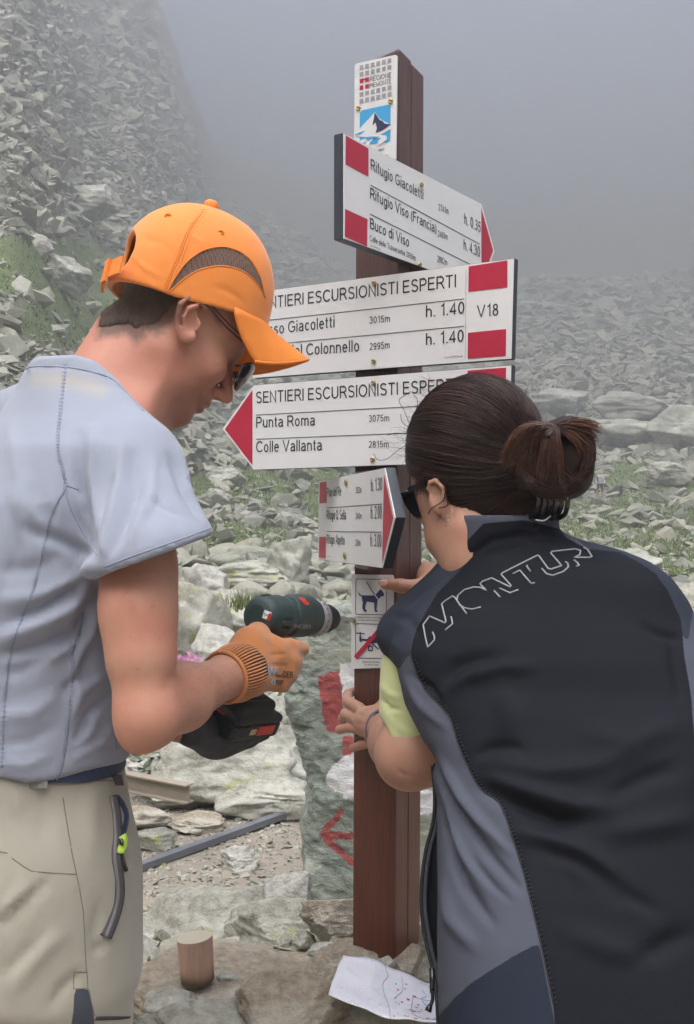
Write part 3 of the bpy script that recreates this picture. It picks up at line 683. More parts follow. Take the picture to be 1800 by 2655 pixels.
sky_tint_or_ear = t.math('MULTIPLY', t.ramp(t.math('ADD', sx.outputs[2], t.math('MULTIPLY', g3, 0.5)), [(0.55, 0), (0.95, 1)]), 0.92)  # upper post greyed in colour, painting in its haze and sky reflection
c = t.mix(g1, (0.075, 0.019, 0.010), (0.18, 0.050, 0.024)); c = t.mix(sky_tint_or_ear, c, t.mix(g1, (0.065, 0.038, 0.036), (0.15, 0.085, 0.080)))
c = t.mix(t.ramp(g2, [(0.35, 0.5), (0.55, 0)]), c, (0.05, 0.018, 0.012))
sp_ = t.ramp(t.noise(40, 6, 0.7, t.mapping(vec, (1, 1, 0.12))), [(0.68, 0), (0.72, 1)])
c = t.mix(t.math('MULTIPLY', sp_, 0.5), c, (0.45, 0.36, 0.30))
M_wood = t.fin(c, t.math('ADD', 0.25, t.math('MULTIPLY', g3, 0.45)), t.bump(t.math('ADD', g2, g1), 0.35, 0.002), coat=0.35)
def p3(xy, z): return Vector((xy[0], xy[1], z))
post = thing('signpost', (PC[0], PC[1], ZB), 'square reddish brown varnished wooden post carrying the trail signs', 'post')
def post_board(a0, a1, b0, b1, dz=0.0):
    """board between local extents (along -u and along v)"""
    o0 = PC - PU * a0 + PV * b0
    M = frame((o0[0], o0[1], 0), (-PU[0], -PU[1], 0), (0, 0, 1))
    bm = bmesh.new(); L, Wd = a1 - a0, b1 - b0
    vs_ = add_box(bm, (0, -Wd, ZB - 0.25), (L, 0, ZTOP + dz), M, 0.003, 2)
    if M.to_3x3() @ Vector((0, 1, 0)) @ Vector((PV[0], PV[1], 0)) > 0:
        bm.free(); bm = bmesh.new(); add_box(bm, (0, 0, ZB - 0.25), (L, Wd, ZTOP + dz), M, 0.003, 2)
    # cut top slightly pitched
    for v in bm.verts:
        if v.co.z > ZTOP - 0.02: v.co.z -= 0.016 * abs((v.co.x - (PC - PU * 0.04 + PV * 0.03)[0])) / 0.05
    # slight lean of the post
    zm = (ZB + ZTOP) / 2
    for v in bm.verts: v.co.x += (v.co.z - zm) * 0.0045
    return obj('board', bm_me(bm), M_wood, post, False)
post_board(0, PW, 0, 0.0385); post_board(0.0, PW, 0.0393, 0.079, -0.004)

class Plane:
    def __init__(s, O, a):
        s.O = np.array([O[0], O[1], CZ], float); s.a = np.array([a[0], a[1], 0.0]); s.a /= np.linalg.norm(s.a)
        s.n = np.array([s.a[1], -s.a[0], 0.0])              # towards the viewer side
        if s.n @ s.O > 0: s.n = -s.n
    def loc(s, px, py):
        d = np.array([(px - 900) / F, 1.0, (1327.5 - py) / F]); o_ = np.array([0, 0, CZ])
        tt = ((s.O - o_) @ s.n) / (d @ s.n); P = o_ + tt * d
        return float((P - s.O) @ s.a), float(P[2])
    def M(s, off=0.0):
        """local x along the plane, local y away from the viewer, z up"""
        m = Matrix((Vector(s.a), Vector(-s.n), Vector((0, 0, 1)))).transposed().to_4x4(); p = s.O + s.n * off
        m.translation = Vector((p[0], p[1], 0)); return m
    def poly(s, pts, off, th, name, mat, parent, bev=0.0):
        P = [s.loc(*p) for p in pts]; me = prism(P, 0, th, s.M(off), name, bev); return obj(name, me, mat, parent, False)
    def line(s, p, q, wpx, off, name, mat, parent):
        (x0, z0), (x1, z1) = s.loc(*p), s.loc(*q); d = np.array([x1 - x0, z1 - z0]); L = np.linalg.norm(d); nn = np.array([-d[1], d[0]]) / L * wpx / 2
        return obj(name, prism([(x0 + nn[0], z0 + nn[1]), (x1 + nn[0], z1 + nn[1]), (x1 - nn[0], z1 - nn[1]), (x0 - nn[0], z0 - nn[1])], 0, 0.0003, s.M(off), name), mat, parent, False)
    def text(s, txt, p, q, cap, off, mat, parent, name='lettering', bold=0.0):
        (x0, z0), (x1, z1) = s.loc(*p), s.loc(*q); xc, zc = s.loc(p[0], p[1] - cap); ch = zc - z0
        me = text_mesh(txt, bold); co = np.array([v.co for v in me.vertices]); w0, w1 = co[:, 0].min(), co[:, 0].max()
        sx_ = (x1 - x0) / (w1 - w0); sh = (z1 - z0) / (x1 - x0) if x1 != x0 else 0
        if x1 < x0: pass
        lx = x0 + (co[:, 0] - w0) * sx_; lz = z0 + (lx - x0) * sh + co[:, 1] * ch / CAPH
        M_ = s.M(off)
        for v, a_, b_ in zip(me.vertices, lx, lz): v.co = M_ @ Vector((a_, 0, b_))
        me.update(); return obj(name, me, mat, parent, False)
    def screw(s, px, py, off, parent, r=0.0042):
        x_, z_ = s.loc(px, py); M_ = s.M(off) @ Matrix.Translation((x_, 0, z_)) @ Matrix.Rotation(R(90), 4, 'X')
        bm = bmesh.new(); lathe(bm, [(r, 0), (r, 0.0012), (r * 0.8, 0.0026), (r * 0.42, 0.003), (r * 0.38, 0.0014)], M_, 16)
        return obj('screw', bm_me(bm), M_brass, parent, True)
TB = 0.004
def sign_thing(name, pl, px, py, label, cat='sign', group=None):
    x_, z_ = pl.loc(px, py); p = pl.M(0) @ Vector((x_, 0, z_)); return thing(name, p, label, cat, group)
def inset(P, d):
    """shrink a convex polygon (list of 2D) by d"""
    P = [np.array(p) for p in P]; c = sum(P) / len(P); n = len(P); out = []
    L = []
    for i in range(n):
        a, b = P[i], P[(i + 1) % n]; e = (b - a) / np.linalg.norm(b - a); nn = np.array([-e[1], e[0]])
        if nn @ (c - a) < 0: nn = -nn
        L.append((a + nn * d, e))
    for i in range(n):
        (a, e), (b, f_) = L[i - 1], L[i]; A_ = np.array([e, -f_]).T; s_ = np.linalg.solve(A_, b - a); out.append(tuple(a + e * s_[0]))
    return out
def board(pl, outline, parent, th=0.013):
    P = [pl.loc(*p) for p in outline]
    obj('backing_board', prism(P, 0.0012, th, pl.M(0), 'backing_board', 0.0006), M_navy, parent, False)
    obj('face_plate', prism(inset(P, 0.0008), 0, 0.0012, pl.M(0), 'face_plate'), M_white, parent, False)
    return P
OFF = 0.0006
# --- first arrow sign (right face of the post)
pl = Plane(PC + PN2 * 0.0185, PV)
s1 = sign_thing('arrow_sign', pl, 1060, 500, 'white red trail arrow pointing right to Rifugio Giacoletti and Viso, topmost', group='trail arrow signs')
xr, ztop = pl.loc(1249, 560); xl, _ = pl.loc(891, 344); z1 = pl.loc(891, 344)[1]; z0 = pl.loc(888, 618)[1]
P = [(xl, z1), (xr, z1 - 0.002), (xr + 0.052, (z0 + z1) / 2), (xr, z0), (xl, z0)]
obj('backing_board', prism(P, 0.0012, 0.017, pl.M(0), 'b', 0.0006), M_navy, s1, False)
obj('face_plate', prism(inset(P, 0.0008), 0, 0.0012, pl.M(0), 'f'), M_white, s1, False)
pl.poly([(897, 352), (955, 385), (955, 458), (896, 426)], OFF, 0.0004, 'red_block', M_red, s1)
pl.poly([(895, 542), (952.5, 568.5), (951.5, 639), (894, 613.5)], OFF, 0.0004, 'red_block', M_red, s1)
Pt = [(xr - 0.001, z1 - 0.012), (xr + 0.044, (z0 + z1) / 2), (xr - 0.001, z0 + 0.010)]
obj('red_arrowhead', prism(Pt, 0, 0.0004, pl.M(OFF), 'r'), M_red, s1, False)
for txt, p, q, cap in [('Rifugio Giacoletti', (961, 440), (1097, 518), 29), ('Rifugio Viso (Francia)', (959.5, 514), (1131, 605), 28), ('Buco di Viso', (959, 592), (1060, 641), 28),
    ('Colle delle Traversette 2950m', (958, 624), (1077, 676), 15), ('2741m', (1136, 545), (1162.5, 556), 17), ('2460m', (1134.6, 613.5), (1160, 622.5), 17), ('2882m', (1133, 678.6), (1159, 689), 17),
    ('h. 0.35', (1204, 580), (1246, 603.5), 28), ('h. 4.30', (1202, 647), (1244, 667), 28), ('h.', (1201, 714), (1211, 718), 28), ('www.COPPO.net', (960, 638), (986, 649), 4.5)]:
    pl.text(txt, p, q, cap, OFF, M_black, s1)
for p, q in [((961, 480), (1243.5, 633)), ((959.5, 555), (1230, 691))]: pl.line(p, q, 0.0011, OFF, 'ruled_line', M_black, s1)
pl.screw(1092, 480, OFF, s1); pl.screw(1087, 686.5, OFF, s1)
# --- second and third arrow signs (left face)
pl = Plane(PC + PN1 * 0.0175, PU)
def left_arrow(th):
    pass
s2 = sign_thing('arrow_sign', pl, 970, 850, 'white red arrow to Colonnello numbered V18, partly covered by the cap visor', group='trail arrow signs')
board(pl, [(660, 757), (1334, 669), (1327, 931), (658, 981), (577, 868)], s2)
for q in ([(1216, 691), (1316, 675), (1316, 745), (1215, 757)], [(1214, 863), (1313, 853), (1312, 923), (1213, 930)]): pl.poly(q, OFF, 0.0004, 'red_block', M_red, s2)
pl.poly([(655, 770), (655, 968), (584, 868)], OFF, 0.0004, 'red_arrowhead', M_red, s2)
for txt, p, q, cap in [('SENTIERI ESCURSIONISTI ESPERTI', (665, 803), (1183, 745), 30), ('Passo Giacoletti', (665, 872), (868, 849), 29), ('3015m', (959, 839.5), (1012, 834.5), 18), ('h. 1.40', (1105, 823), (1205, 813), 31),
    ('Passo del Colonnello', (665, 931), (932, 911), 29), ('2995m', (958.5, 908), (1011, 903), 18), ('h. 1.40', (1105, 895), (1203, 886), 31), ('www.COPPO.net', (1153, 929), (1200, 925.5), 4.5), ('V18', (1237, 823), (1293, 818), 31)]:
    pl.text(txt, p, q, cap, OFF, M_black, s2)
for p, q in [((663, 834), (1204, 775)), ((663, 897), (1203, 846))]: pl.line(p, q, 0.0010, OFF, 'ruled_line', M_black, s2)
pl.line((1209, 700), (1207, 930), 0.0004, OFF, 'ruled_line', M_greyp, s2)
pl.screw(971, 735, OFF, s2); pl.screw(969.5, 937, OFF, s2)
s3 = sign_thing('arrow_sign', pl, 969, 1090, 'white red arrow to Punta Roma and Colle Vallanta, behind the dark hair', group='trail arrow signs')
board(pl, [(658, 998), (1327, 946), (1320, 1196), (658, 1219), (576, 1112)], s3)
for q in ([(1213, 961), (1313, 953), (1311, 1023), (1212, 1029)], [(1211, 1128), (1309, 1122), (1307, 1190), (1210, 1194)]): pl.poly(q, OFF, 0.0004, 'red_block', M_red, s3)
pl.poly([(655, 1011), (655, 1206), (584, 1113)], OFF, 0.0004, 'red_arrowhead', M_red, s3)
for txt, p, q, cap in [('SENTIERI ESCURSIONISTI ESPERTI', (665, 1046), (1183, 1014), 30), ('Punta Roma', (665, 1109), (818, 1103), 28), ('3075m', (957, 1094), (1010, 1092), 17.5),
    ('Colle Vallanta', (665, 1173), (836, 1168), 29), ('2815m', (956, 1161), (1009, 1160), 17.5)]:
    pl.text(txt, p, q, cap, OFF, M_black, s3)
for p, q in [((665, 1076), (1204, 1047)), ((665, 1139), (1204, 1117))]: pl.line(p, q, 0.0010, OFF, 'ruled_line', M_black, s3)
pl.screw(969, 993, OFF, s3); pl.screw(967, 1191, OFF, s3)
# --- fourth arrow sign, turned almost edge-on, mounted on a wedge
A0 = np.array([-0.0503, 1.99]); A1 = np.array([0.0524, 1.55])
pl = Plane(A0, A1 - A0)
s4 = sign_thing('arrow_sign', pl, 900, 1345, 'short foreshortened white red arrow to Pian del Re, lowest of the four', group='trail arrow signs')
board(pl, [(826.6, 1247), (998, 1212), (1025, 1342), (991.6, 1474), (825, 1451)], s4, 0.015)
for q in ([(829.7, 1251), (847, 1248), (846.5, 1304), (829, 1305.5)], [(828.7, 1392), (845.7, 1392), (845, 1448), (828, 1445)]): pl.poly(q, OFF, 0.0004, 'red_block', M_red, s4)
pl.poly([(996.7, 1232), (1020, 1342), (992, 1459)], OFF, 0.0004, 'red_arrowhead', M_red, s4)
for txt, p, q, cap in [('Pian del Re', (849, 1288), (886, 1285), 23), ('2020m', (923.6, 1279), (938.6, 1278), 16), ('h. 1.30', (963, 1274), (992, 1271), 32),
    ('Rifugio Q. Sella', (848, 1347), (898.5, 1347), 24), ('2640m', (923, 1346), (938.6, 1345.6), 16), ('h. 2.00', (962.4, 1345), (991, 1345), 33),
    ('Rifugio Alpetto', (848, 1409.5), (894.7, 1413), 24), ('2268m', (922, 1415), (936, 1416), 16), ('h. 3.00', (961.4, 1417), (990, 1419), 33), ('www', (849, 1443), (858, 1444), 3)]:
    pl.text(txt, p, q, cap, OFF, M_black, s4)
for p, q in [((848.7, 1317), (991, 1307)), ((848, 1378), (990, 1379.6))]: pl.line(p, q, 0.0010, OFF, 'ruled_line', M_black, s4)
pl.screw(899.5, 1251, OFF, s4, 0.006); pl.screw(896.4, 1441, OFF, s4, 0.006)
Mw = pl.M(0)
xa, _ = pl.loc(905, 1340)
z_lo, z_hi = CZ + (1327.5 - 1470) / F * 1.8, CZ + (1327.5 - 1225) / F * 1.8
lf = PC - PU * PW
wedge = [(lf + PU * 0.001)[:2], (PC - PU * 0.03), (pl.O[:2] + pl.a[:2] * (xa + 0.06) - pl.n[:2] * 0.0155), (pl.O[:2] + pl.a[:2] * (xa - 0.01) - pl.n[:2] * 0.0155)]
bm = bmesh.new(); va = [bm.verts.new((p[0], p[1], z_lo)) for p in wedge]; vb = [bm.verts.new((p[0], p[1], z_hi)) for p in wedge]
bm.faces.new(va); bm.faces.new(vb[::-1])
for i in range(4): bm.faces.new((va[i], va[(i + 1) % 4], vb[(i + 1) % 4], vb[i]))
obj('mounting_wedge', bm_me(bm), M_wood, s4, False)
# --- region plate at the head of the post
pl = Plane(PC + PN1 * 0.0055, PU); Zs = 0.3173
def z1p(x_, y_): return (850 + Zs * x_, 90 + Zs * y_)
def rounded(P, r, n=5):
    out = []; m = len(P)
    for i in range(m):
        p = np.array(P[i]); a = np.array(P[i - 1]) - p; b = np.array(P[(i + 1) % m]) - p; a /= np.linalg.norm(a); b /= np.linalg.norm(b)
        for k in range(n + 1):
            t_ = k / n; out.append(tuple(p + a * r * (1 - t_) ** 2 + b * r * t_ ** 2))
    return out
s5 = sign_thing('region_plate', pl, 975, 280, 'tall white plate with grey squares and blue mountain emblem atop the post', 'plaque')
P = [pl.loc(*p) for p in [(920, 165.5), (1029.6, 141), (1026, 417), (917.6, 440)]]
obj('face_plate', prism(rounded(P, 0.005), 0, 0.003, pl.M(0), 'p'), M_white, s5, False)
for j in range(6):
    for i in range(6):
        if j in (2, 3) and i > 1: continue
        cx, cy = 277 + 45.6 * i, 268 - 11 * i + 55 * j
        pl.poly([z1p(cx - 15, cy - 14), z1p(cx + 15, cy - 21), z1p(cx + 15, cy + 15), z1p(cx - 15, cy + 21)], OFF, 0.0003, 'red_square' if j in (2, 3) else 'grey_square', M_red if j in (2, 3) else M_greyp, s5)
pl.poly([z1p(288, 362), z1p(312, 356), z1p(312, 368), z1p(288, 374)], OFF, 0.0003, 'red_square', M_red, s5)
pl.text('REGIONE', z1p(345, 385), z1p(520, 348), 13, OFF, M_black, s5); pl.text('PIEMONTE', z1p(343, 437), z1p(520, 397), 12, OFF, M_black, s5)
P = [pl.loc(*z1p(*p)) for p in [(264, 622), (514, 568), (512, 878), (262, 900)]]
obj('blue_field', prism(rounded(P, 0.007), 0, 0.0003, pl.M(OFF), 'b'), M_blue, s5, False)
pl.poly([z1p(*p) for p in [(255, 778), (300, 730), (388, 635), (430, 690), (520, 738), (528, 765), (430, 820), (480, 826), (486, 855), (452, 885), (405, 912), (415, 870), (440, 846), (380, 850), (350, 880), (335, 930), (300, 920), (320, 872), (280, 890), (265, 870), (330, 838), (262, 835), (225, 820)]], OFF + 0.0005, 0.0003, 'white_mountain', M_white, s5)
pl.poly([z1p(*p) for p in [(388, 638), (412, 672), (430, 700), (450, 705), (470, 728), (520, 735), (450, 785), (395, 806), (406, 765), (395, 718), (370, 742), (380, 690)]], OFF + 0.001, 0.0003, 'dark_mountain_side', M_navyp, s5)
pl.poly([z1p(*p) for p in [(262, 800), (310, 785), (270, 818), (225, 818)]], OFF + 0.001, 0.0003, 'blue_stroke', M_blue, s5)
pl.poly([z1p(*p) for p in [(300, 840), (380, 832), (430, 836), (370, 852), (330, 870)]], OFF + 0.001, 0.0003, 'blue_stroke', M_blue, s5)
pl.text('n del', z1p(385, 960), z1p(462, 948), 8, OFF, M_black, s5); pl.text('viso', z1p(412, 1012), z1p(492, 1000), 8.5, OFF, M_black, s5, bold=0.01)
pl.screw(930, 281, OFF, s5); pl.screw(1013.7, 263, OFF, s5)
# --- rule plate being screwed on (dog on leash, no drones)
pl = Plane(PC + PN1 * 0.0045, PU)
def z3p(x_, y_): return (800 + 0.2538 * x_, 1190 + 0.2538 * y_)
s6 = sign_thing('rule_plate', pl, 965, 1600, 'white plate with leashed dog and crossed-out drone being screwed on', 'sign')
P = [pl.loc(*p) for p in [(911, 1489), (1019.5, 1491), (1019, 1731), (911, 1734)]]
obj('face_plate', prism(rounded(P, 0.004), 0, 0.003, pl.M(0), 'p'), M_white, s6, False)
def ring(P, wd, r, name, mat, off):
    o1 = rounded(P, r); o2 = rounded(inset(P, wd), r - wd)
    n_ = len(o1); M_ = pl.M(off); bm = bmesh.new()
    a = [bm.verts.new(M_ @ Vector((p[0], 0, p[1]))) for p in o1]; b = [bm.verts.new(M_ @ Vector((p[0], 0, p[1]))) for p in o2]
    for i in range(n_): bm.faces.new((a[i], a[(i + 1) % n_], b[(i + 1) % n_], b[i]))
    return obj(name, bm_me(bm), mat, s6, False)
ring([pl.loc(*p) for p in [(922.6, 1500), (1003.8, 1501.7), (1003.6, 1595), (922, 1593.5)]], 0.0011, 0.004, 'pictogram_frame', M_black, OFF)
ring([pl.loc(*p) for p in [(922, 1616), (1003.6, 1618), (1003.4, 1708), (922, 1707)]], 0.0011, 0.004, 'pictogram_frame', M_black, OFF)
pl.poly([z3p(*p) for p in [(508, 1350), (525, 1380), (550, 1393), (680, 1393), (715, 1355), (738, 1330), (752, 1345), (775, 1378), (770, 1400), (740, 1405), (722, 1428), (708, 1440), (704, 1480), (697, 1540), (710, 1555), (702, 1564), (680, 1561), (675, 1530), (672, 1468), (640, 1462), (597, 1458), (583, 1500), (580, 1530), (598, 1550), (592, 1562), (570, 1558), (553, 1525), (552, 1500), (560, 1465), (550, 1440), (547, 1408), (518, 1390)]], OFF, 0.0003, 'dog_pictogram', M_navyp, s6)
pl.line(z3p(592, 1250), z3p(680, 1388), 0.0013, OFF + 0.0004, 'leash_stroke', M_navyp, s6)
pl.line(z3p(683, 1390), z3p(715, 1432), 0.0015, OFF + 0.0006, 'collar_stroke', M_white, s6)
pl.poly([z3p(*p) for p in [(522, 1862), (522, 1812), (540, 1812), (540, 1835), (600, 1840), (625, 1812), (690, 1810), (760, 1840), (740, 1880), (640, 1882), (600, 1862), (545, 1855), (545, 1870)]], OFF, 0.0003, 'drone_pictogram', M_navyp, s6)
pl.line(z3p(490, 1778), z3p(575, 1785), 0.0018, OFF, 'rotor_stroke', M_navyp, s6); pl.line(z3p(532, 1768), z3p(532, 1815), 0.0018, OFF + 0.0004, 'rotor_stroke', M_navyp, s6)
pl.line(z3p(650, 1880), z3p(720, 1945), 0.0022, OFF + 0.0004, 'drone_leg_stroke', M_navyp, s6)
ring([pl.loc(*z3p(*p)) for p in [(612, 1905), (663, 1905), (663, 1965), (612, 1965)]], 0.0022, 0.0024, 'camera_pictogram', M_navyp, OFF + 0.0006)
pl.line(z3p(484, 2030), z3p(770, 1700), 0.0075, OFF + 0.0010, 'red_slash', M_red, s6)
for txt, p, q, cap in [('\u00c8 obbligatorio tenere i cani al guinzaglio', (920.5, 1602), (1004, 1603.5), 4.6), ('All dogs must be kept on a leash', (928, 1609), (1000, 1610.5), 4.2), ('Divieto di uso di droni', (941, 1718), (985, 1718.8), 4.6), ('No drone zone', (946, 1725), (982, 1725.5), 4.2)]:
    pl.text(txt, p, q, cap, OFF, M_black, s6, bold=0.01)
pl.screw(919, 1609, OFF + 0.002, s6, 0.0045)

# ================================================================= PAINTED SLAB behind the post
SD = 2.45
hv, hf = boulder_mesh(91, 6, 10, (1, 1, 1), 0.02, 0.03, 2.0, 0.0)
# shape it as a tall slab: control outline in photo pixels at SD
LEFT = np.array([[1560, 800], [1620, 745], [1740, 748], [1850, 752], [1950, 772], [2050, 795], [2150, 780], [2250, 778], [2340, 775], [2420, 765]], float)
RIGHT = np.array([[1560, 915], [1620, 1010], [1740, 1120], [1900, 1190], [2420, 1200]], float)
def f_slab(P):
    px = P[..., 0] / P[..., 1] * F + 900; py = 1327.5 - (P[..., 2] - CZ) / P[..., 1] * F
    px = P[..., 0] / SD * F + 900; py = 1327.5 - (P[..., 2] - CZ) / SD * F
    l = np.interp(py, LEFT[:, 0], LEFT[:, 1]); r = np.interp(py, RIGHT[:, 0], RIGHT[:, 1])
    dx = np.maximum(l - px, px - r) / F * SD
    top = (1600 - 0.33 * (px - 800).clip(-100, 130) + 22 * vnoise(px / 40, 0.5, 2.0))
    dz = (top - py) / F * SD
    yc = SD + 0.075 + (P[..., 2] - 0.7) * 0.05; dy = np.abs(P[..., 1] - yc) - 0.075
    d = smax(smax(dx, dz, 0.03), dy, 0.05)
    q = P[..., 0] + 0.5 * P[..., 2]
    d = d + 0.020 * fbm(P[..., 0] * 7 + 3, P[..., 1] * 7, P[..., 2] * 7, 3) + 0.009 * fbm(P[..., 0] * 22 - P[..., 2] * 8, P[..., 1] * 20, P[..., 2] * 34 + P[..., 0] * 18, 4)
    d = d + 0.0036 * fbm(P[..., 0] * 90, P[..., 1] * 90, P[..., 2] * 170, 2)
    return d
V, Q = nets(f_slab, (-0.18, SD - 0.06, 0.02), (0.30, SD + 0.22, 1.02), 0.0045)
me = mesh('slab', V, Q); pp = topx(V)
warp = np.stack([fbm(pp[:, 0] / 14, pp[:, 1] / 14, 1.1, 3), fbm(pp[:, 0] / 14, pp[:, 1] / 14, 8.1, 3)], 1) * 7
pw = pp + warp; front = (V[:, 1] > SD + 0.14) * 50.0
red = np.minimum.reduce([spoly(pw, [(825, 1752), (882, 1738), (888, 1800), (893, 1905), (850, 1900), (838, 1850)]), polydist(pw, [(840, 2165), (925, 2168)])[0] - 9, polydist(pw, [(884, 2108), (836, 2165), (915, 2238)])[0] - 9, spoly(pw, [(890, 1912), (915, 1905), (915, 1955), (885, 1960)])])
whi = np.minimum.reduce([spoly(pw, [(882, 1722), (940, 1715), (940, 1830), (892, 1820), (884, 1770)]), spoly(pw, [(912, 1950), (860, 1985), (842, 2022), (872, 2052), (915, 2080), (940, 2080), (940, 1950)]), spoly(pw, [(1060, 2030), (1190, 2030), (1190, 2112), (1060, 2110)])])
attr(me, 'red_paint', red + front); attr(me, 'white_paint', whi + front)
t = NT('slab_rock'); vec = t.coord()
n = t.noise(9, 9, 0.72, vec, 0.4); n2 = t.noise(30, 7, 0.75, t.mapping(vec, (1, 1, 1.8), (0.2, 0.5, 0.0))); n3 = t.noise(3.5, 5, 0.6, vec); n4 = t.noise(220, 3, 0.7, vec)
c = t.mix(n, (0.14, 0.17, 0.14), (0.42, 0.47, 0.41)); c = t.mix(t.ramp(n2, [(0.36, 0.7), (0.48, 0)]), c, (0.09, 0.105, 0.09))
c = t.mix(t.math('MULTIPLY', t.ramp(n3, [(0.5, 0), (0.65, 1)]), 0.55), c, (0.52, 0.51, 0.39)); c = t.mix(t.math('MULTIPLY', t.ramp(n2, [(0.6, 0), (0.68, 1)]), 0.5), c, (0.62, 0.62, 0.55))
ck = t.ramp(n2, [(0.36, 0.0), (0.45, 1.0)])
ra = t.attr('red_paint'); wa = t.attr('white_paint')
rm = t.math('MULTIPLY', t.step(t.math('ADD', ra, t.math('MULTIPLY', t.math('SUBTRACT', n4, 0.5), 9.0)), 0.0, 2.5), t.math('ADD', 0.45, t.math('MULTIPLY', ck, 0.5)))
wm = t.math('MULTIPLY', t.step(t.math('ADD', wa, t.math('MULTIPLY', t.math('SUBTRACT', n4, 0.5), 16.0)), 0.0, 1.5), t.math('ADD', 0.7, t.math('MULTIPLY', ck, 0.3)))
c = t.mix(wm, c, (0.82, 0.82, 0.83)); c = t.mix(rm, c, t.mix(n2, (0.30, 0.045, 0.05), (0.50, 0.11, 0.10)))
M_slab = t.fin(c, 0.9, t.bump(t.math('ADD', n, t.math('MULTIPLY', n2, 0.9)), 1.0, 0.012))
o = obj('marker_slab', me, M_slab, smooth=True)
tag(o, 'upright grey-green rock slab painted with red and white trail mark and red arrow', 'rock')
# ================================================================= PEOPLE
def hframe(pitch, yaw, side, roll=0.0):
    cp, sp, cy, sy = math.cos(R(pitch)), math.sin(R(pitch)), math.cos(R(yaw)), math.sin(R(yaw))
    Fv = np.array([side * cp * cy, cp * sy, -sp]); U = np.array([side * sp * cy, sp * sy, cp]); L = np.array([side * sy, -cy, 0])
    if roll:
        c, s = math.cos(R(roll)), math.sin(R(roll)); U, L = U * c + L * s, L * c - U * s
    return np.stack([Fv, U, L], 1)
def s_head(q, fem=False):
    """generic head, local coordinates (front, up, towards camera), metres; ear canal about the origin"""
    a = q.copy(); a[..., 2] = np.abs(a[..., 2])
    d = s_ell(q, (-0.008, 0.055, 0), (0.098, 0.083, 0.074))
    d = smin(d, s_ell(q, (0.03, 0.0, 0), (0.060, 0.085, 0.060)), 0.03)
    d = smin(d, s_ell(q, (0.030, -0.055, 0), (0.052, 0.045, 0.050)), 0.03)
    d = smin(d, s_cone(a, (0.002, -0.045, 0.045), (0.068, -0.090, 0.012), 0.016, 0.017), 0.028)
    d = smin(d, s_ell(q, (0.073, -0.092, 0), (0.020, 0.018, 0.020)), 0.02)
    d = smin(d, s_cone(a, (0.087, 0.028, 0.010), (0.076, 0.030, 0.042), 0.010, 0.009), 0.014)
    d = smin(d, s_ell(a, (0.062, -0.022, 0.040), (0.026, 0.022, 0.020)), 0.022)
    d = smax(d, -s_ell(a, (0.098, 0.010, 0.031), (0.018, 0.013, 0.019)), 0.016)
    d = smin(d, s_ell(a, (0.074, 0.009, 0.031), (0.013, 0.012, 0.013)), 0.006)
    nl = 0.9 if fem else 1.0
    d = smin(d, s_cone(q, (0.088, 0.012, 0), (0.116 * nl, -0.028, 0), 0.008, 0.0105), 0.012)
    d = smin(d, s_ell(a, (0.101 * nl, -0.034, 0.010), (0.012, 0.008, 0.008)), 0.008)
    d = smax(d, -s_ell(a, (0.104 * nl, -0.042, 0.008), (0.006, 0.005, 0.004)), 0.004)
    d = smin(d, s_ell(q, (0.084, -0.055, 0), (0.017, 0.016, 0.028)), 0.015)
    d = smin(d, s_ell(q, (0.096, -0.057, 0), (0.009, 0.0045, 0.020)), 0.006); d = smin(d, s_ell(q, (0.093, -0.069, 0), (0.009, 0.0055, 0.018)), 0.006)
    d = smax(d, -s_ell(q, (0.103, -0.063, 0), (0.013, 0.0016, 0.024)), 0.003)
    return d
def skin_mat(name, base, red, pale, sc_=1.0):
    t = NT(name); vec = t.coord()
    n = t.noise(14, 5, 0.6); n2 = t.noise(110, 4, 0.6); n3 = t.noise(600, 2, 0.5)
    c = t.mix(t.math('MULTIPLY', t.ramp(n, [(0.35, 0), (0.65, 1)]), 0.8), base, red); c = t.mix(t.math('MULTIPLY', n2, 0.3), c, pale)
    c = t.mix(t.math('MULTIPLY', t.ramp(n2, [(0.30, 1), (0.38, 0)]), 0.15), c, (0.25, 0.09, 0.06))
    mo_ = t.math('MULTIPLY', t.ramp(t.voro(26, vec), [(0.045, 1), (0.06, 0)]), 0.6); c = t.mix(mo_, c, (0.16, 0.07, 0.05))
    c = t.mix(t.attr('flush'), c, red)
    c = t.mix(t.attr('shade'), c, (0.11, 0.06, 0.045))       # cropped hair and stubble showing on the skin
    return t.fin(c, 0.5, t.bump(t.math('ADD', n3, t.math('MULTIPLY', n2, 0.8)), 0.22, 0.0012), sss=0.08, spec=0.35)
M_skin_m = skin_mat('skin_man', (0.46, 0.245, 0.165), (0.46, 0.175, 0.12), (0.54, 0.33, 0.24))
M_skin_w = skin_mat('skin_woman', (0.44, 0.26, 0.18), (0.43, 0.20, 0.14), (0.52, 0.34, 0.25))
M_nail = plain('finger_nail', (0.62, 0.36, 0.30), 0.3, var=0.05)
def join_parts(parts):
    Vs_, Qs_, off_ = [], [], 0
    for V_, Q_ in parts: Vs_.append(V_); Qs_.append(Q_ + off_); off_ += len(V_)
    return np.concatenate(Vs_), np.concatenate(Qs_)
def crease(V, N, line, w, amp):
    p = topx(V); d, tt = polydist(p, line); fr = np.clip(-N[:, 1] * 3 + 0.2, 0, 1)
    g = np.exp(-(d / w) ** 2) * np.sin(np.pi * np.clip(tt * 0.94 + 0.03, 0, 1)) ** 0.6 * fr
    return V + N * (amp * g)[:, None]
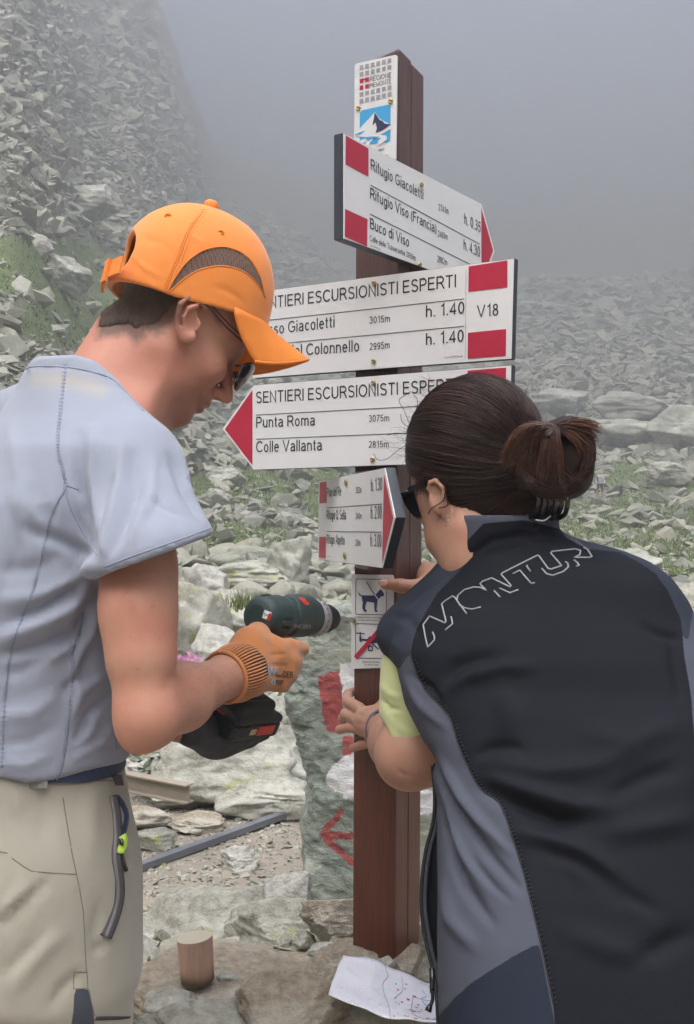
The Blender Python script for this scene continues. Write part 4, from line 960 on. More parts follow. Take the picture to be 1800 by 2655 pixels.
def fabric(name, col, col2=None, rough=0.85, weave=900, wr=0.25, sheen=0.2, extra=None, wrinkle=0.0):
    t = NT(name); vec = t.coord(); n = t.noise(6, 5, 0.6); w1 = t.noise(weave, 2, 0.5); w2 = t.noise(40, 4, 0.6)
    c = t.mix(n, tuple(x * 0.88 for x in col), tuple(min(1, x * 1.1) for x in col)); c = t.mix(t.math('MULTIPLY', w1, 0.25), c, tuple(x * 0.7 for x in col))
    h = t.math('ADD', t.math('MULTIPLY', w1, 0.4), t.math('MULTIPLY', w2, wr * 2))
    if extra: c = extra(t, c, vec)
    return t.fin(c, rough, t.bump(h, 0.35, 0.0015), sheen=sheen)

# ----------------------------------------------------------------- the man
man = thing('person', (-0.35, 1.40, 0.0), 'man in orange cap and pale blue t-shirt driving a screw with a cordless drill, smiling', 'person')
HM_ = hframe(37, 25, 1); HS = 0.93; HD = 1.46
ear_w = W(500, 822, HD - 0.066)
HO = ear_w - HM_ @ np.array([0.0, 0.005, 0.070])
def hl(P): return (P - HO.astype(np.float32)) @ HM_.astype(np.float32) / HS
def hw(q): return HO + HM_ @ np.array(q, float) * HS
ED = float(ear_w[1])
def ear_chain(P, d, pts, D, rad, k=0.003):
    L = [W(x, y, D + dd) for x, y, dd in pts]; return smin(d, s_chain(P, L, [rad] * len(L), 0.002), k)
NK0, NK1 = W(395, 890, 1.46), W(255, 1080, 1.42)
def f_manhead(P):
    d = s_head(hl(P)) * HS
    d = smin(d, s_cone(P, NK0, NK1, 0.051, 0.062), 0.035)
    d = smin(d, s_cone(P, W(305, 860, 1.46), W(258, 985, 1.44), 0.030, 0.040), 0.03)
    d = smin(d, s_cone(P, W(440, 960, 1.45), W(345, 1095, 1.38), 0.028, 0.024), 0.03)
    d = smin(d, s_ell(P, W(262, 1150, 1.42), (0.075, 0.08, 0.06)), 0.04)
    # ear
    e = s_ell(P, W(487, 825, ED + 0.002), (0.014, 0.008, 0.028)); d = smin(d, e, 0.006)
    d = ear_chain(P, d, [(533, 797, 0), (517, 775, -0.006), (489, 769, -0.011), (468, 788, -0.015), (459, 822, -0.014), (461, 852, -0.010), (471, 872, -0.006)], ED, 0.0034)
    d = ear_chain(P, d, [(510, 792, -0.006), (490, 800, -0.010), (479, 822, -0.010), (480, 848, -0.007), (492, 866, -0.004)], ED, 0.0036)
    d = smin(d, s_ell(P, W(487, 872, ED - 0.005), (0.011, 0.005, 0.010)), 0.005)
    d = smin(d, s_ell(P, W(512, 842, ED - 0.003), (0.005, 0.005, 0.008)), 0.004)
    d = smax(d, -s_ell(P, W(500, 836, ED - 0.011), (0.0085, 0.011, 0.014)), 0.004)
    return d
V, Q = nets(f_manhead, W(180, 1200, 1.42) - np.array([0.06, 0.16, 0.02]), np.array([hw((0.13, 0, 0))[0] + 0.03, 1.60, CZ + 0.32]), 0.0024)
V = relax(V, Q, 1, 0.5); N = vnormals(V, Q)
for ln, w_, a_ in [([(566, 1000), (548, 1003), (537, 1016), (530, 1035)], 4, -0.0016), ([(596, 960), (570, 972), (545, 990)], 4, -0.0010), ([(560, 985), (540, 992), (520, 1012), (512, 1040)], 6, -0.0010), ([(590, 925), (570, 930), (555, 940)], 3, -0.0008), ([(590, 945), (568, 948), (550, 955)], 3, -0.0008),
    ([(450, 880), (430, 960), (395, 1040)], 22, 0.0022), ([(300, 860), (260, 930), (230, 990)], 14, 0.0015), ([(470, 920), (500, 990), (490, 1050)], 16, -0.0015)]:
    V = crease(V, N, ln, w_, a_)
parts = [(V, Q)]
SH = W(366, 1235, 1.30); UM = W(354, 1580, 1.22); EL = W(374, 1856, 1.20); FM = W(468, 1812, 1.30); WR = W(590, 1752, 1.46)
def f_marm(P):
    d = s_cone(P, SH, UM, 0.044, 0.0372)
    d = smin(d, s_cone(P, W(364, 1480, 1.24), W(368, 1700, 1.21), 0.038, 0.037), 0.02)
    d = smin(d, s_cone(P, UM, EL, 0.0365, 0.029), 0.015)
    d = smin(d, s_ell(P, W(352, 1918, 1.195), (0.012, 0.013, 0.012)), 0.018)
    d = smin(d, s_cone(P, W(390, 1856, 1.205), FM, 0.033, 0.0355), 0.025)
    d = smin(d, s_cone(P, W(400, 1800, 1.24), W(480, 1785, 1.33), 0.030, 0.028), 0.02)
    d = smin(d, s_cone(P, FM, WR, 0.0345, 0.0265), 0.02)
    d = smin(d, s_cone(P, WR, W(660, 1715, 1.52), 0.026, 0.026), 0.02)
    return d
V, Q = nets(f_marm, (min(EL[0], SH[0]) - 0.07, 1.10, EL[2] - 0.09), (WR[0] + 0.10, 1.60, SH[2] + 0.07), 0.0042)
V = relax(V, Q, 2); N = vnormals(V, Q)
V = crease(V, N, [(455, 1745), (440, 1765), (425, 1800)], 12, -0.0015); V = crease(V, N, [(520, 1745), (560, 1760), (590, 1790)], 12, -0.0015)
parts.append((V, Q))
LS = W(150, 1180, 1.58); LE = W(250, 1800, 1.50); LW = W(500, 1885, 1.50)
def f_larm(P):
    d = smin(s_cone(P, LS, LE, 0.050, 0.038), s_cone(P, LE, LW, 0.036, 0.026), 0.02)
    for s_ in (1, -1):                                  # legs down to the ground
        a = np.array([-0.43 + 0.06 * s_, 1.38 - 0.09 * s_, 0.70]); b = a + np.array([-0.02, 0, -0.42]); c = np.array([b[0] - 0.05, b[1], 0.03])
        d = np.minimum(d, smin(s_cone(P, a, b, 0.085, 0.055), s_cone(P, b, c, 0.055, 0.035), 0.02))
    return d
V, Q = nets(f_larm, (-0.72, 1.10, 0.0), (-0.10, 1.75, 1.32), 0.009); V = relax(V, Q, 2); parts.append((V, Q))
V, Q = join_parts(parts); me = mesh('body', V, Q); pp = topx(V)
hairpoly = [(285, 640), (250, 852), (330, 842), (352, 868), (372, 850), (385, 838), (412, 842), (446, 812), (470, 792), (474, 760), (420, 640)]
hairpoly = [(x_, y_ + (26 if y_ > 780 else 0)) for x_, y_ in hairpoly]
side = [(530, 785), (545, 800), (556, 835), (575, 852), (580, 830), (562, 800), (560, 770)]
wob = fbm(pp[:, 0] / 9, pp[:, 1] / 9, 1.0, 2) * 9
hs = np.clip(-spoly(pp, hairpoly) / 26 + 0.45 + wob / 40, 0, 0.88); s2 = np.clip(-spoly(pp, side) / 20 + 0.15, 0, 0.6)
stub = np.clip(1 - spoly(pp, [(470, 1000), (530, 1030), (540, 1045), (515, 1090), (470, 1100), (400, 1075), (420, 1020)]) / 30, 0, 1) * 0.35 * (pp[:, 1] > 960)
near = (np.arange(len(V)) < len(parts[0][0]))
attr(me, 'shade', np.where(near, np.maximum(np.maximum(hs, s2), stub), 0)); attr(me, 'flush', np.where(near, np.clip((700 - pp[:, 0] * 1.2 + (pp[:, 1] - 850) * 0.4) / 500, 0, 0.7) * 0.6 + 0.1, 0.05))
mb_ = obj('body', me, M_skin_m, man, True)
rng = np.random.RandomState(77); Va, Qa = parts[1]; Na = vnormals(Va, Qa); k_ = np.where((Va[:, 1] > 1.215) & (Va[:, 2] < 1.06))[0]; k_ = rng.choice(k_, 1500); p0 = Va[k_]; dh_ = np.array([0.7, 0.55, -0.25]) + rng.randn(1500, 3) * 0.35; dh_ = dh_ - Na[k_] * (dh_ * Na[k_]).sum(1, keepdims=True) * 0.8; dh_ /= np.linalg.norm(dh_, axis=1, keepdims=True); s9 = np.cross(dh_, Na[k_]) * 0.00009; Vx = np.stack([p0 - s9, p0 + s9, p0 + dh_ * rng.uniform(0.004, 0.010, (1500, 1)) + Na[k_] * 0.0012], 1).reshape(-1, 3); armhair = mesh('arm_hair', Vx, np.arange(4500).reshape(-1, 3))
# cropped hair as a shell with short strands
def f_mhair(P):
    p = topx(P.reshape(-1, 3)); r_ = (spoly(p, [(240, 560), (255, 700), (232, 872), (330, 858), (352, 884), (378, 864), (416, 858), (450, 820), (490, 782), (560, 740), (480, 600)]) / F * 1.45 + 0.0016 * fbm(P[..., 0].ravel() * 160, P[..., 2].ravel() * 160, 0.0, 2)).reshape(P.shape[:-1])
    q = hl(P); d = s_head(q) * HS; d = smin(d, s_cone(P, W(305, 860, 1.46), W(258, 985, 1.44), 0.030, 0.040), 0.03); d = smin(d, s_cone(P, NK0, NK1, 0.051, 0.062), 0.035)
    d = d - 0.0020 + 0.0012 * fbm(P[..., 0] * 240, P[..., 1] * 240, P[..., 2] * 120, 2)
    return smax(smax(d, r_.astype(np.float32) * 0.6 + 0.0035, 0.010), -(d + 0.006), 0.001)
V, Q = nets(f_mhair, hw((-0.11, 0, 0)) - np.array([0.02, 0.11, 0.09]), hw((0.02, 0.1, 0)) + np.array([0.06, 0.12, 0.10]), 0.0028)
N = vnormals(V, Q); Vh, Nh = V, N
t = NT('hair_brown_short'); c = t.mix(t.noise(300, 4, 0.7, t.mapping(t.coord(), (1, 1, 0.25))), (0.035, 0.022, 0.016), (0.11, 0.072, 0.052)); M_mhair = t.fin(c, 0.75, t.bump(t.noise(500, 3, 0.7, t.mapping(t.coord(), (1, 1, 0.2))), 0.6, 0.002))
rng = np.random.RandomState(3)
idx = rng.choice(len(Vh), 9000); a = Vh[idx] + rng.randn(9000, 3) * 0.0008; dn = Nh[idx] * 0.6 + np.array([-0.25, 0, -1.0]) + rng.randn(9000, 3) * 0.25; dn /= np.linalg.norm(dn, axis=1, keepdims=True)
sdv = np.cross(dn, Nh[idx]); sdv /= np.linalg.norm(sdv, axis=1, keepdims=True) + 1e-9; ln = rng.uniform(0.004, 0.009, (9000, 1))
SV = np.stack([a - sdv * 0.00025, a + sdv * 0.00025, a + dn * ln + Nh[idx] * 0.001], 1).reshape(-1, 3)
SF = np.arange(27000).reshape(-1, 3)
o = obj('arm_hair', armhair, M_mhair, man, False); o['kind'] = 'stuff'
hm_ = obj('hair', mesh('hair', Vh, Q), M_mhair, man, True)
obj('hair_stubble', mesh('hair_stubble', SV, SF), M_mhair, hm_, False)
# cap
CM = hframe(13, 21, 1); CO = W(484, 772, 1.462)
def cl(P): return (P - CO.astype(np.float32)) @ CM.astype(np.float32)
def cw(q): return CO + CM @ np.array(q, float)
def f_cap(P):
    q = cl(P); u = q[..., 1]
    rr_ = np.array([0.112, 0.122, 0.082]); rb_ = np.where(q[..., 0] < 0, 0.103, 0.112)
    qq = q.copy(); qq[..., 0] -= 0.10 * np.clip(u, 0, 1) * 0.4
    # slightly boxy dome
    e = (np.abs(qq[..., 0] / rb_) ** 2.25 + np.abs(np.maximum(u, 0) / rr_[1]) ** 2.25 + np.abs(qq[..., 2] / rr_[2]) ** 2.25) ** (1 / 2.25)
    d = (e - 1) * 0.092
    d = d + 0.0011 * fbm(q[..., 0] * 22, q[..., 1] * 22, q[..., 2] * 22, 3)
    sh = smax(d, -(d + 0.0075), 0.001)
    base = -(u + 0.0215 - 0.07 * np.maximum(q[..., 0], 0) + 0.14 * np.minimum(q[..., 0] + 0.03, 0))
    sh = smax(sh, base, 0.001)
    # adjustment opening at the back
    op = s_ell(q, (-0.118, 0.028, 0), (0.045, 0.044, 0.064)); op = smax(op, -(u - 0.002), 0.004)
    return smax(sh, -op, 0.002)
lo = CO - np.array([0.15, 0.15, 0.06]); hi = CO + np.array([0.15, 0.15, 0.16])
V, Q = nets(f_cap, lo, hi, 0.0024); V = relax(V, Q, 1, 0.4); N = vnormals(V, Q)
seam = [(530, 543), (491, 602), (471, 657), (444, 720), (430, 756)]
Z4 = lambda a_: [(200 + 0.3934 * x_, 500 + 0.3934 * y_) for x_, y_ in a_]
mesh_poly = Z4([(592, 662), (640, 570), (720, 460), (830, 380), (960, 355), (1070, 385), (1150, 450), (1210, 560), (1240, 690), (1225, 665), (1180, 590), (1100, 520), (1000, 487), (920, 483), (800, 510), (700, 570), (640, 625)])
V = crease(V, N, seam, 3, -0.0009); V = crease(V, N, [(x_ + 10, y_) for x_, y_ in seam], 5, 0.0006)
V = crease(V, N, Z4([(700, 250), (820, 330), (790, 420)]), 9, 0.0010); V = crease(V, N, Z4([(350, 400), (450, 500), (560, 560)]), 8, 0.0010); V = crease(V, N, Z4([(900, 620), (1000, 650), (1100, 720)]), 9, -0.0012); V = crease(V, N, Z4([(420, 300), (560, 330), (640, 420)]), 10, -0.0008)
pp = topx(V); mp = spoly(pp, mesh_poly); mp = np.where(N[:, 1] > 0.35, 30, mp); V = V - N * (np.clip(-mp / 3, 0, 1) * 0.0006 * (mp < 0))[:, None]
me = mesh('crown', V, Q); attr(me, 'mesh_panel', mp); attr(me, 'seam', polydist(pp, seam)[0])
t = NT('cap_orange'); n = t.noise(5, 4); vec = t.coord()
M_cap_plain = plain('cap_cloth', (0.80, 0.24, 0.035), 0.75, 0.2, 800, var=0.06)
oc = t.mix(n, (0.78, 0.225, 0.028), (0.90, 0.29, 0.045)); oc = t.mix(t.math('MULTIPLY', t.noise(1200, 2), 0.25), oc, (0.6, 0.16, 0.02))
st = t.step(t.math('ABSOLUTE', t.math('SUBTRACT', t.attr('mesh_panel'), 2.5)), 0.9, 0.4)
holes = t.ramp(t.voro(420, vec, rnd=0.15), [(0.30, 0), (0.42, 1)])
br = t.mix(holes, (0.03, 0.018, 0.012), (0.15, 0.085, 0.06))
c = t.mix(t.step(t.attr('mesh_panel'), 0.0, 0.8), oc, br); c = t.mix(t.math('MULTIPLY', st, 0.35), c, (0.5, 0.13, 0.02)); c = t.mix(t.math('MULTIPLY', t.step(t.attr('seam'), 0.8, 0.5), 0.6), c, (0.42, 0.10, 0.015))
M_cap = t.fin(c, 0.75, t.bump(t.math('ADD', t.noise(1200, 2), t.math('MULTIPLY', t.noise(60, 4), 0.8)), 0.3, 0.0012), sheen=0.3)
capo = obj('cap', me, M_cap, man, True)
on_cap = make_on(V, Q); M_stitch = plain('cap_stitching', (0.55, 0.15, 0.02), 0.85)
obj('seam', tube_me(run(cm2(seam, 4), on_cap, 6, 0.0), 0.0006, 6), M_stitch, capo, True)
for dx_ in (-7, 7):
    lp = None; bm = bmesh.new()
    for p_ in cm2(seam, 30):
        if lp is None or math.hypot(p_[0] - lp[0], p_[1] - lp[1]) > 5.5: lp = p_; tube(bm, [on_cap(p_[0] + dx_ - 1.5, p_[1] + 1, 0.0002), on_cap(p_[0] + dx_ + 2.5, p_[1], 0.0002)], 0.0004, 4)
    o = obj('stitches', bm_me(bm), M_stitch, capo, True); o['kind'] = 'stuff'
ol_ = [p_ for p_ in mesh_poly[:9]]; il_ = mesh_poly[10:]
obj('panel_piping', tube_me(run(cm2(ol_, 4), on_cap, 6, 0.0003), 0.0008, 6), M_cap_plain, capo, True); obj('panel_piping', tube_me(run(cm2([mesh_poly[8]] + il_ + [mesh_poly[0]], 4), on_cap, 6, 0.0003), 0.0008, 6), M_cap_plain, capo, True)
bm = bmesh.new(); lathe(bm, [(0.0, 0.012), (0.006, 0.0115), (0.0095, 0.008), (0.010, 0.003), (0.009, -0.004)], Matrix.Translation(WV(546, 543, 1.463)) @ Matrix.Rotation(R(12), 4, 'Y'), 20); obj('cap_button', bm_me(bm), M_cap_plain, capo, True)
def onsurf(f, px, py, d0, d1):
    dd = np.linspace(d0, d1, 900); P = np.stack([W(px, py, x_) for x_ in dd]).astype(np.float32); g_ = f(P[None])[0]; k = np.argmax(g_ < 0) if (g_ < 0).any() else 450
    return P[k].astype(float), dd[k]
for q_ in [(436, 560), (573, 603)]:
    p_, dd_ = onsurf(f_cap, *q_, 1.3, 1.6); bm = bmesh.new(); pts = [p_ + np.array([0.0035 * math.cos(a_), -0.0005, 0.0024 * math.sin(a_)]) for a_ in np.linspace(0, 2 * math.pi, 15)]
    tube(bm, pts, 0.0012, 6, False); obj('eyelet', bm_me(bm), M_cap_plain, capo, True)
# back strap with tab
pts = [cw((-0.1070 + 0.02 * (1 - math.cos(a_)) , 0.000, 0.080 * math.sin(a_))) for a_ in np.linspace(-0.98, 0.98, 18)]
def ribbon(pts, up, hgt, th, name, mat, parent):
    bm = bmesh.new(); rows = []
    up = Vector(up).normalized(); P_ = [Vector(p) for p in pts]
    for i, p in enumerate(P_):
        t_ = (P_[min(i + 1, len(P_) - 1)] - P_[max(i - 1, 0)]).normalized(); n_ = t_.cross(up).normalized()
        rows.append([bm.verts.new(p + up * a_ * hgt / 2 + n_ * b_ * th / 2) for a_, b_ in ((-1, -1), (1, -1), (1, 1), (-1, 1))])
    for a_, b_ in zip(rows, rows[1:]):
        for k in range(4): bm.faces.new((a_[k], a_[(k + 1) % 4], b_[(k + 1) % 4], b_[k]))
    bm.faces.new(rows[0]); bm.faces.new(rows[-1][::-1]); return obj(name, bm_me(bm), mat, parent, False)
ribbon(pts, CM[:, 1], 0.022, 0.002, 'strap', M_cap_plain, capo)
pts2 = [cw((-0.1070 - 0.003 + 0.02 * (1 - math.cos(a_)), -0.002, 0.080 * math.sin(a_))) for a_ in np.linspace(0.10, 0.38, 6)]
ribbon(pts2, CM[:, 1], 0.029, 0.004, 'strap_tab', M_cap_plain, capo)
# visor
nu, nv = 36, 14; G_ = []
for i in range(nu + 1):
    th_ = R(-66 + 132 * i / nu)
    for j in range(nv + 1):
        s_ = j / nv; c_ = math.cos(th_ * 0.97)
        b0 = np.array([0.116 * math.cos(th_) , -0.012, 0.083 * math.sin(th_)]); ext = 0.062 * s_ * max(c_, 0.0) ** 0.45
        l_ = b0[2] * (1 - 0.10 * s_); f_ = b0[0] + ext
        u_ = b0[1] - 0.46 * ext - 0.056 * (abs(l_) / 0.08) ** 2 * s_ ** 0.7 + 0.006 * (1 - (abs(l_) / 0.09) ** 2) * s_
        G_.append(cw((f_, u_, l_)))
G_ = np.array(G_).reshape(nu + 1, nv + 1, 3)
vn = np.zeros_like(G_); du_ = np.gradient(G_, axis=0); dv_ = np.gradient(G_, axis=1); vn = np.cross(du_, dv_); vn /= np.linalg.norm(vn, axis=2, keepdims=True) + 1e-9
if (vn[nu // 2, nv // 2] @ CM[:, 1]) < 0: vn = -vn
top_ = (G_ + vn * 0.0016).reshape(-1, 3); bot_ = (G_ - vn * 0.0016).reshape(-1, 3); nn_ = (nu + 1) * (nv + 1)
fc = []
for i in range(nu):
    for j in range(nv):
        a_ = i * (nv + 1) + j; fc.append([a_, a_ + nv + 1, a_ + nv + 2, a_ + 1]); fc.append([nn_ + a_, nn_ + a_ + 1, nn_ + a_ + nv + 2, nn_ + a_ + nv + 1])
for i in range(nu):
    for j in (0, nv):
        a_ = i * (nv + 1) + j; fc.append([a_, a_ + nv + 1, nn_ + a_ + nv + 1, nn_ + a_])
for j in range(nv):
    for i in (0, nu):
        a_ = i * (nv + 1) + j; fc.append([a_, a_ + 1, nn_ + a_ + 1, nn_ + a_])
me = mesh('visor', np.concatenate([top_, bot_]), np.array(fc)); bm = bmesh.new(); bm.from_mesh(me); bmesh.ops.recalc_face_normals(bm, faces=bm.faces); bm.to_mesh(me); bm.free()
obj('visor', me, M_cap_plain, capo, True)
edge = [G_[i, nv] for i in range(nu + 1)]; obj('visor_edge', tube_me(edge, 0.0024, 8), M_cap_plain, capo, True)
# sunglasses of the man
M_lens = plain('lens_dark', (0.012, 0.012, 0.016), 0.06, var=0.0, spec=0.8, coat=1.0); M_framem = plain('frame_metal', (0.06, 0.045, 0.045), 0.35, metal=0.6)
M_black_pl = plain('black_plastic', (0.012, 0.012, 0.014), 0.25, var=0.05, coat=0.5)
gl = thing('sunglasses', hw((0.1, 0.02, 0)), 'dark thin-rimmed sunglasses worn by the man below the orange cap visor', 'sunglasses')
tp = catmull([W(505, 795, ED - 0.006), W(534, 790, ED - 0.004), W(590, 850, ED + 0.014), hw((0.100, 0.028, 0.066))], 6)
obj('temple', tube_me(tp, 0.0011, 6), M_framem, gl, True)
obj('temple', tube_me([np.array(p) + np.array([0.002, 0, 0.0045 * min(1, i / 8)]) for i, p in enumerate(tp)], 0.0009, 6), M_framem, gl, True)
for s_ in (1, -1):
    bm = bmesh.new(); bmesh.ops.create_uvsphere(bm, u_segments=24, v_segments=12, radius=1.0)
    Mx = Matrix(HM_.tolist()).to_4x4(); yawl = Matrix.Rotation(R(-16 * s_), 4, 'Y')
    for v in bm.verts: v.co = Vector((v.co.x * 0.004 - 0.012 * (v.co.z ** 2), v.co.y * 0.021, v.co.z * 0.029))
    bm.transform(Matrix.Translation(Vector(hw((0.116, 0.001, 0.036 * s_)))) @ Mx @ yawl); obj('lens', bm_me(bm), M_lens, gl, True)
bm = bmesh.new(); tube(bm, catmull([hw((0.100, 0.028, 0.066)), hw((0.112, 0.033, 0.045)), hw((0.118, 0.030, 0.012)), hw((0.120, 0.027, 0)), hw((0.118, 0.030, -0.012)), hw((0.112, 0.033, -0.045)), hw((0.100, 0.028, -0.066))], 5), 0.0016, 6); obj('bridge_bar', bm_me(bm), M_framem, gl, True)
obj('temple', tube_me([hw((0.10, 0.018, -0.066)), hw((0.0, 0.03, -0.078))], 0.0012, 6), M_framem, gl, True)

# ---- t-shirt
BR = np.array([0.56, -0.83, 0.0]); BF = np.array([0.83, 0.56, 0.0])      # his right, his front
TZ = np.array([0.30, 0.62, 0.72, 0.84, 0.95, 1.06, 1.16, 1.225, 1.265, 1.30, 1.33])
TC = np.array([[-0.47, 1.40], [-0.45, 1.39], [-0.432, 1.385], [-0.418, 1.385], [-0.41, 1.39], [-0.40, 1.395], [-0.365, 1.40], [-0.345, 1.405], [-0.335, 1.41], [-0.325, 1.41], [-0.32, 1.42]])
TA = np.array([0.19, 0.185, 0.180, 0.172, 0.168, 0.178, 0.185, 0.165, 0.120, 0.084, 0.077]); TBd = np.array([0.15, 0.148, 0.144, 0.138, 0.132, 0.132, 0.130, 0.115, 0.095, 0.082, 0.077])
def loft(P, Zt, C, A_, B_, ax, ay, ex=2.3, sm=True):
    z = P[..., 2]; cx = np.interp(z, Zt, C[:, 0]); cy = np.interp(z, Zt, C[:, 1]); a = np.interp(z, Zt, A_); b = np.interp(z, Zt, B_)
    qx = (P[..., 0] - cx) * ax[0] + (P[..., 1] - cy) * ax[1]; qy = (P[..., 0] - cx) * ay[0] + (P[..., 1] - cy) * ay[1]
    e = (np.abs(qx / a) ** ex + np.abs(qy / b) ** ex) ** (1 / ex); return (e - 1) * np.minimum(a, b) * 0.95
S0, S1 = W(385, 1190, 1.31), W(405, 1440, 1.25)
HEMD = 1.22
def f_shirt(P):
    d = loft(P, TZ, TC, TA, TBd, BR, BF)
    d = smax(d, P[..., 2] - 1.345, 0.01)
    # shoulders
    d = smin(d, s_cone(P, W(270, 1110, 1.40), W(350, 1225, 1.31), 0.061, 0.060), 0.05)
    d = smin(d, s_cone(P, W(185, 1075, 1.45), W(20, 1125, 1.62), 0.062, 0.062), 0.05)
    # right sleeve: cone widening to the hem
    sl = s_cone(P, W(358, 1218, 1.31), W(412, 1470, 1.225), 0.059, 0.071)
    p = topx(P.reshape(-1, 3)); yy = p[:, 1].reshape(P.shape[:-1]); xx = p[:, 0].reshape(P.shape[:-1])
    hem = (yy - (1497 - (xx - 260) * 0.377)) / F * HEMD          # sleeve hem line
    sl = smax(sl, hem.astype(np.float32) + 0.0, 0.003)
    lsl = s_cone(P, W(80, 1180, 1.60), W(60, 1420, 1.60), 0.060, 0.064)
    d = smin(d, sl, 0.022); d = smin(d, lsl, 0.02)
    # hollow the sleeve opening around the arm
    ins = s_cone(P, W(395, 1300, 1.275), W(412, 1520, 1.215), 0.046, 0.056)
    d = smax(d, -smax(ins, -(hem.astype(np.float32) + 0.040), 0.004), 0.004)
    hb = (yy - np.interp(xx, [-300, 0, 75, 130, 320, 340, 400], [2000, 2015, 2030, 2024, 1975, 1955, 1900])) / F * 1.3
    d = smax(d, hb.astype(np.float32), 0.004)
    ctop = np.interp(xx, [-200, 0, 60, 92, 200, 250, 300, 345, 400, 425, 450, 468, 482, 492, 500, 530, 562], [1060, 985, 955, 926, 921, 936, 978, 1033, 1084, 1103, 1127, 1154, 1188, 1235, 1272, 1330, 1386])
    d = smax(d, ((ctop - yy) / F * 1.40).astype(np.float32), 0.005)
    # neck opening
    d = smax(d, -smin(s_cone(P, NK0, NK1, 0.060, 0.0715), s_ell(P, W(235, 1000, 1.42), (0.062, 0.06, 0.05)), 0.02), 0.004)
    return d + 0.0016 * fbm(P[..., 0] * 14, P[..., 1] * 14, P[..., 2] * 9, 3)
V, Q = nets(f_shirt, (-0.72, 1.08, 0.78), (-0.10, 1.74, 1.36), 0.0052); V = relax(V, Q, 2, 0.5); N = vnormals(V, Q)
E1 = lambda a_: [(0.4992 * x_, 880 + 0.4992 * y_) for x_, y_ in a_]
for ln, w_, a_ in [([(250, 1445), (215, 1560), (120, 1610), (0, 1660)], 26, 0.009), ([(255, 1500), (200, 1640), (90, 1680), (0, 1700)], 20, -0.008), ([(258, 1560), (235, 1640), (200, 1720), (188, 1860)], 18, 0.006),
    ([(0, 1560), (100, 1545), (200, 1500), (255, 1430)], 26, 0.006), ([(0, 1620), (90, 1590), (170, 1540), (230, 1500)], 16, -0.005), ([(270, 1750), (215, 1790), (190, 1850)], 16, 0.005), ([(285, 1800), (230, 1850), (195, 1930)], 13, -0.005),
    ([(120, 1700), (60, 1740), (0, 1745)], 22, -0.004), ([(150, 1800), (80, 1850), (0, 1860)], 26, 0.004), ([(150, 1880), (80, 1920), (0, 1930)], 20, -0.003), ([(300, 1880), (260, 1930), (180, 1975)], 14, 0.003),
    ([(205, 1130), (210, 1250), (235, 1360), (256, 1440)], 16, -0.008), ([(240, 1110), (240, 1230), (262, 1350), (262, 1430)], 15, 0.006), ([(315, 1150), (310, 1260), (285, 1360), (262, 1450)], 18, 0.006), ([(350, 1180), (350, 1290), (310, 1390), (280, 1440)], 17, -0.005), ([(400, 1180), (395, 1280), (340, 1400)], 16, 0.004),
    ([(440, 1180), (480, 1270), (520, 1340)], 15, -0.006), ([(460, 1160), (500, 1270), (545, 1350)], 12, 0.004), ([(385, 1290), (430, 1320), (480, 1340)], 7, -0.002), ([(60, 1200), (110, 1330), (100, 1450)], 40, -0.003), ([(20, 1100), (60, 1250), (30, 1400)], 30, 0.003),
    ([(180, 1280), (205, 1350), (250, 1430)], 10, -0.004), ([(60, 1370), (150, 1400), (250, 1450)], 20, -0.006), ([(0, 1480), (80, 1475), (160, 1440)], 26, -0.004), ([(75, 1300), (120, 1390), (100, 1500)], 18, 0.003), ([(20, 1300), (40, 1420), (20, 1530)], 18, -0.003), ([(205, 1620), (175, 1680), (120, 1715)], 12, 0.004), ([(240, 1660), (205, 1760), (160, 1800)], 14, -0.005), ([(130, 1960), (60, 1985), (0, 1975)], 14, 0.003), ([(260, 1830), (235, 1900), (180, 1940)], 10, 0.003)]:
    V = crease(V, N, ln, w_ * 0.8, a_ * 1.35)
N = vnormals(V, Q)
seams = [[(170, 945), (158, 1060), (150, 1160), (170, 1255), (150, 1300), (130, 1350), (85, 1530), (30, 1680), (10, 1850), (5, 1990)], [(215, 1590), (205, 1640), (187, 1690), (190, 1730), (178, 1860), (165, 1960), (148, 2024)], [(170, 1255), (180, 1310), (215, 1380), (252, 1440)], [(170, 1257), (205, 1270)], [(60, 957), (95, 950), (170, 952), (230, 962), (290, 982), (330, 1020), (372, 1065)],
         [(272, 1470), (350, 1440), (450, 1405), (545, 1370)], [(290, 1800), (295, 1880), (303, 1945)]]
pp = topx(V); sdm = np.minimum.reduce([polydist(pp, s_)[0] for s_ in seams]); front = N[:, 1] < 0.2
for s_ in seams: V = crease(V, N, s_, 2.6, -0.0011)
me = mesh('t_shirt', V, Q); attr(me, 'seam', np.where(front, sdm, 50))
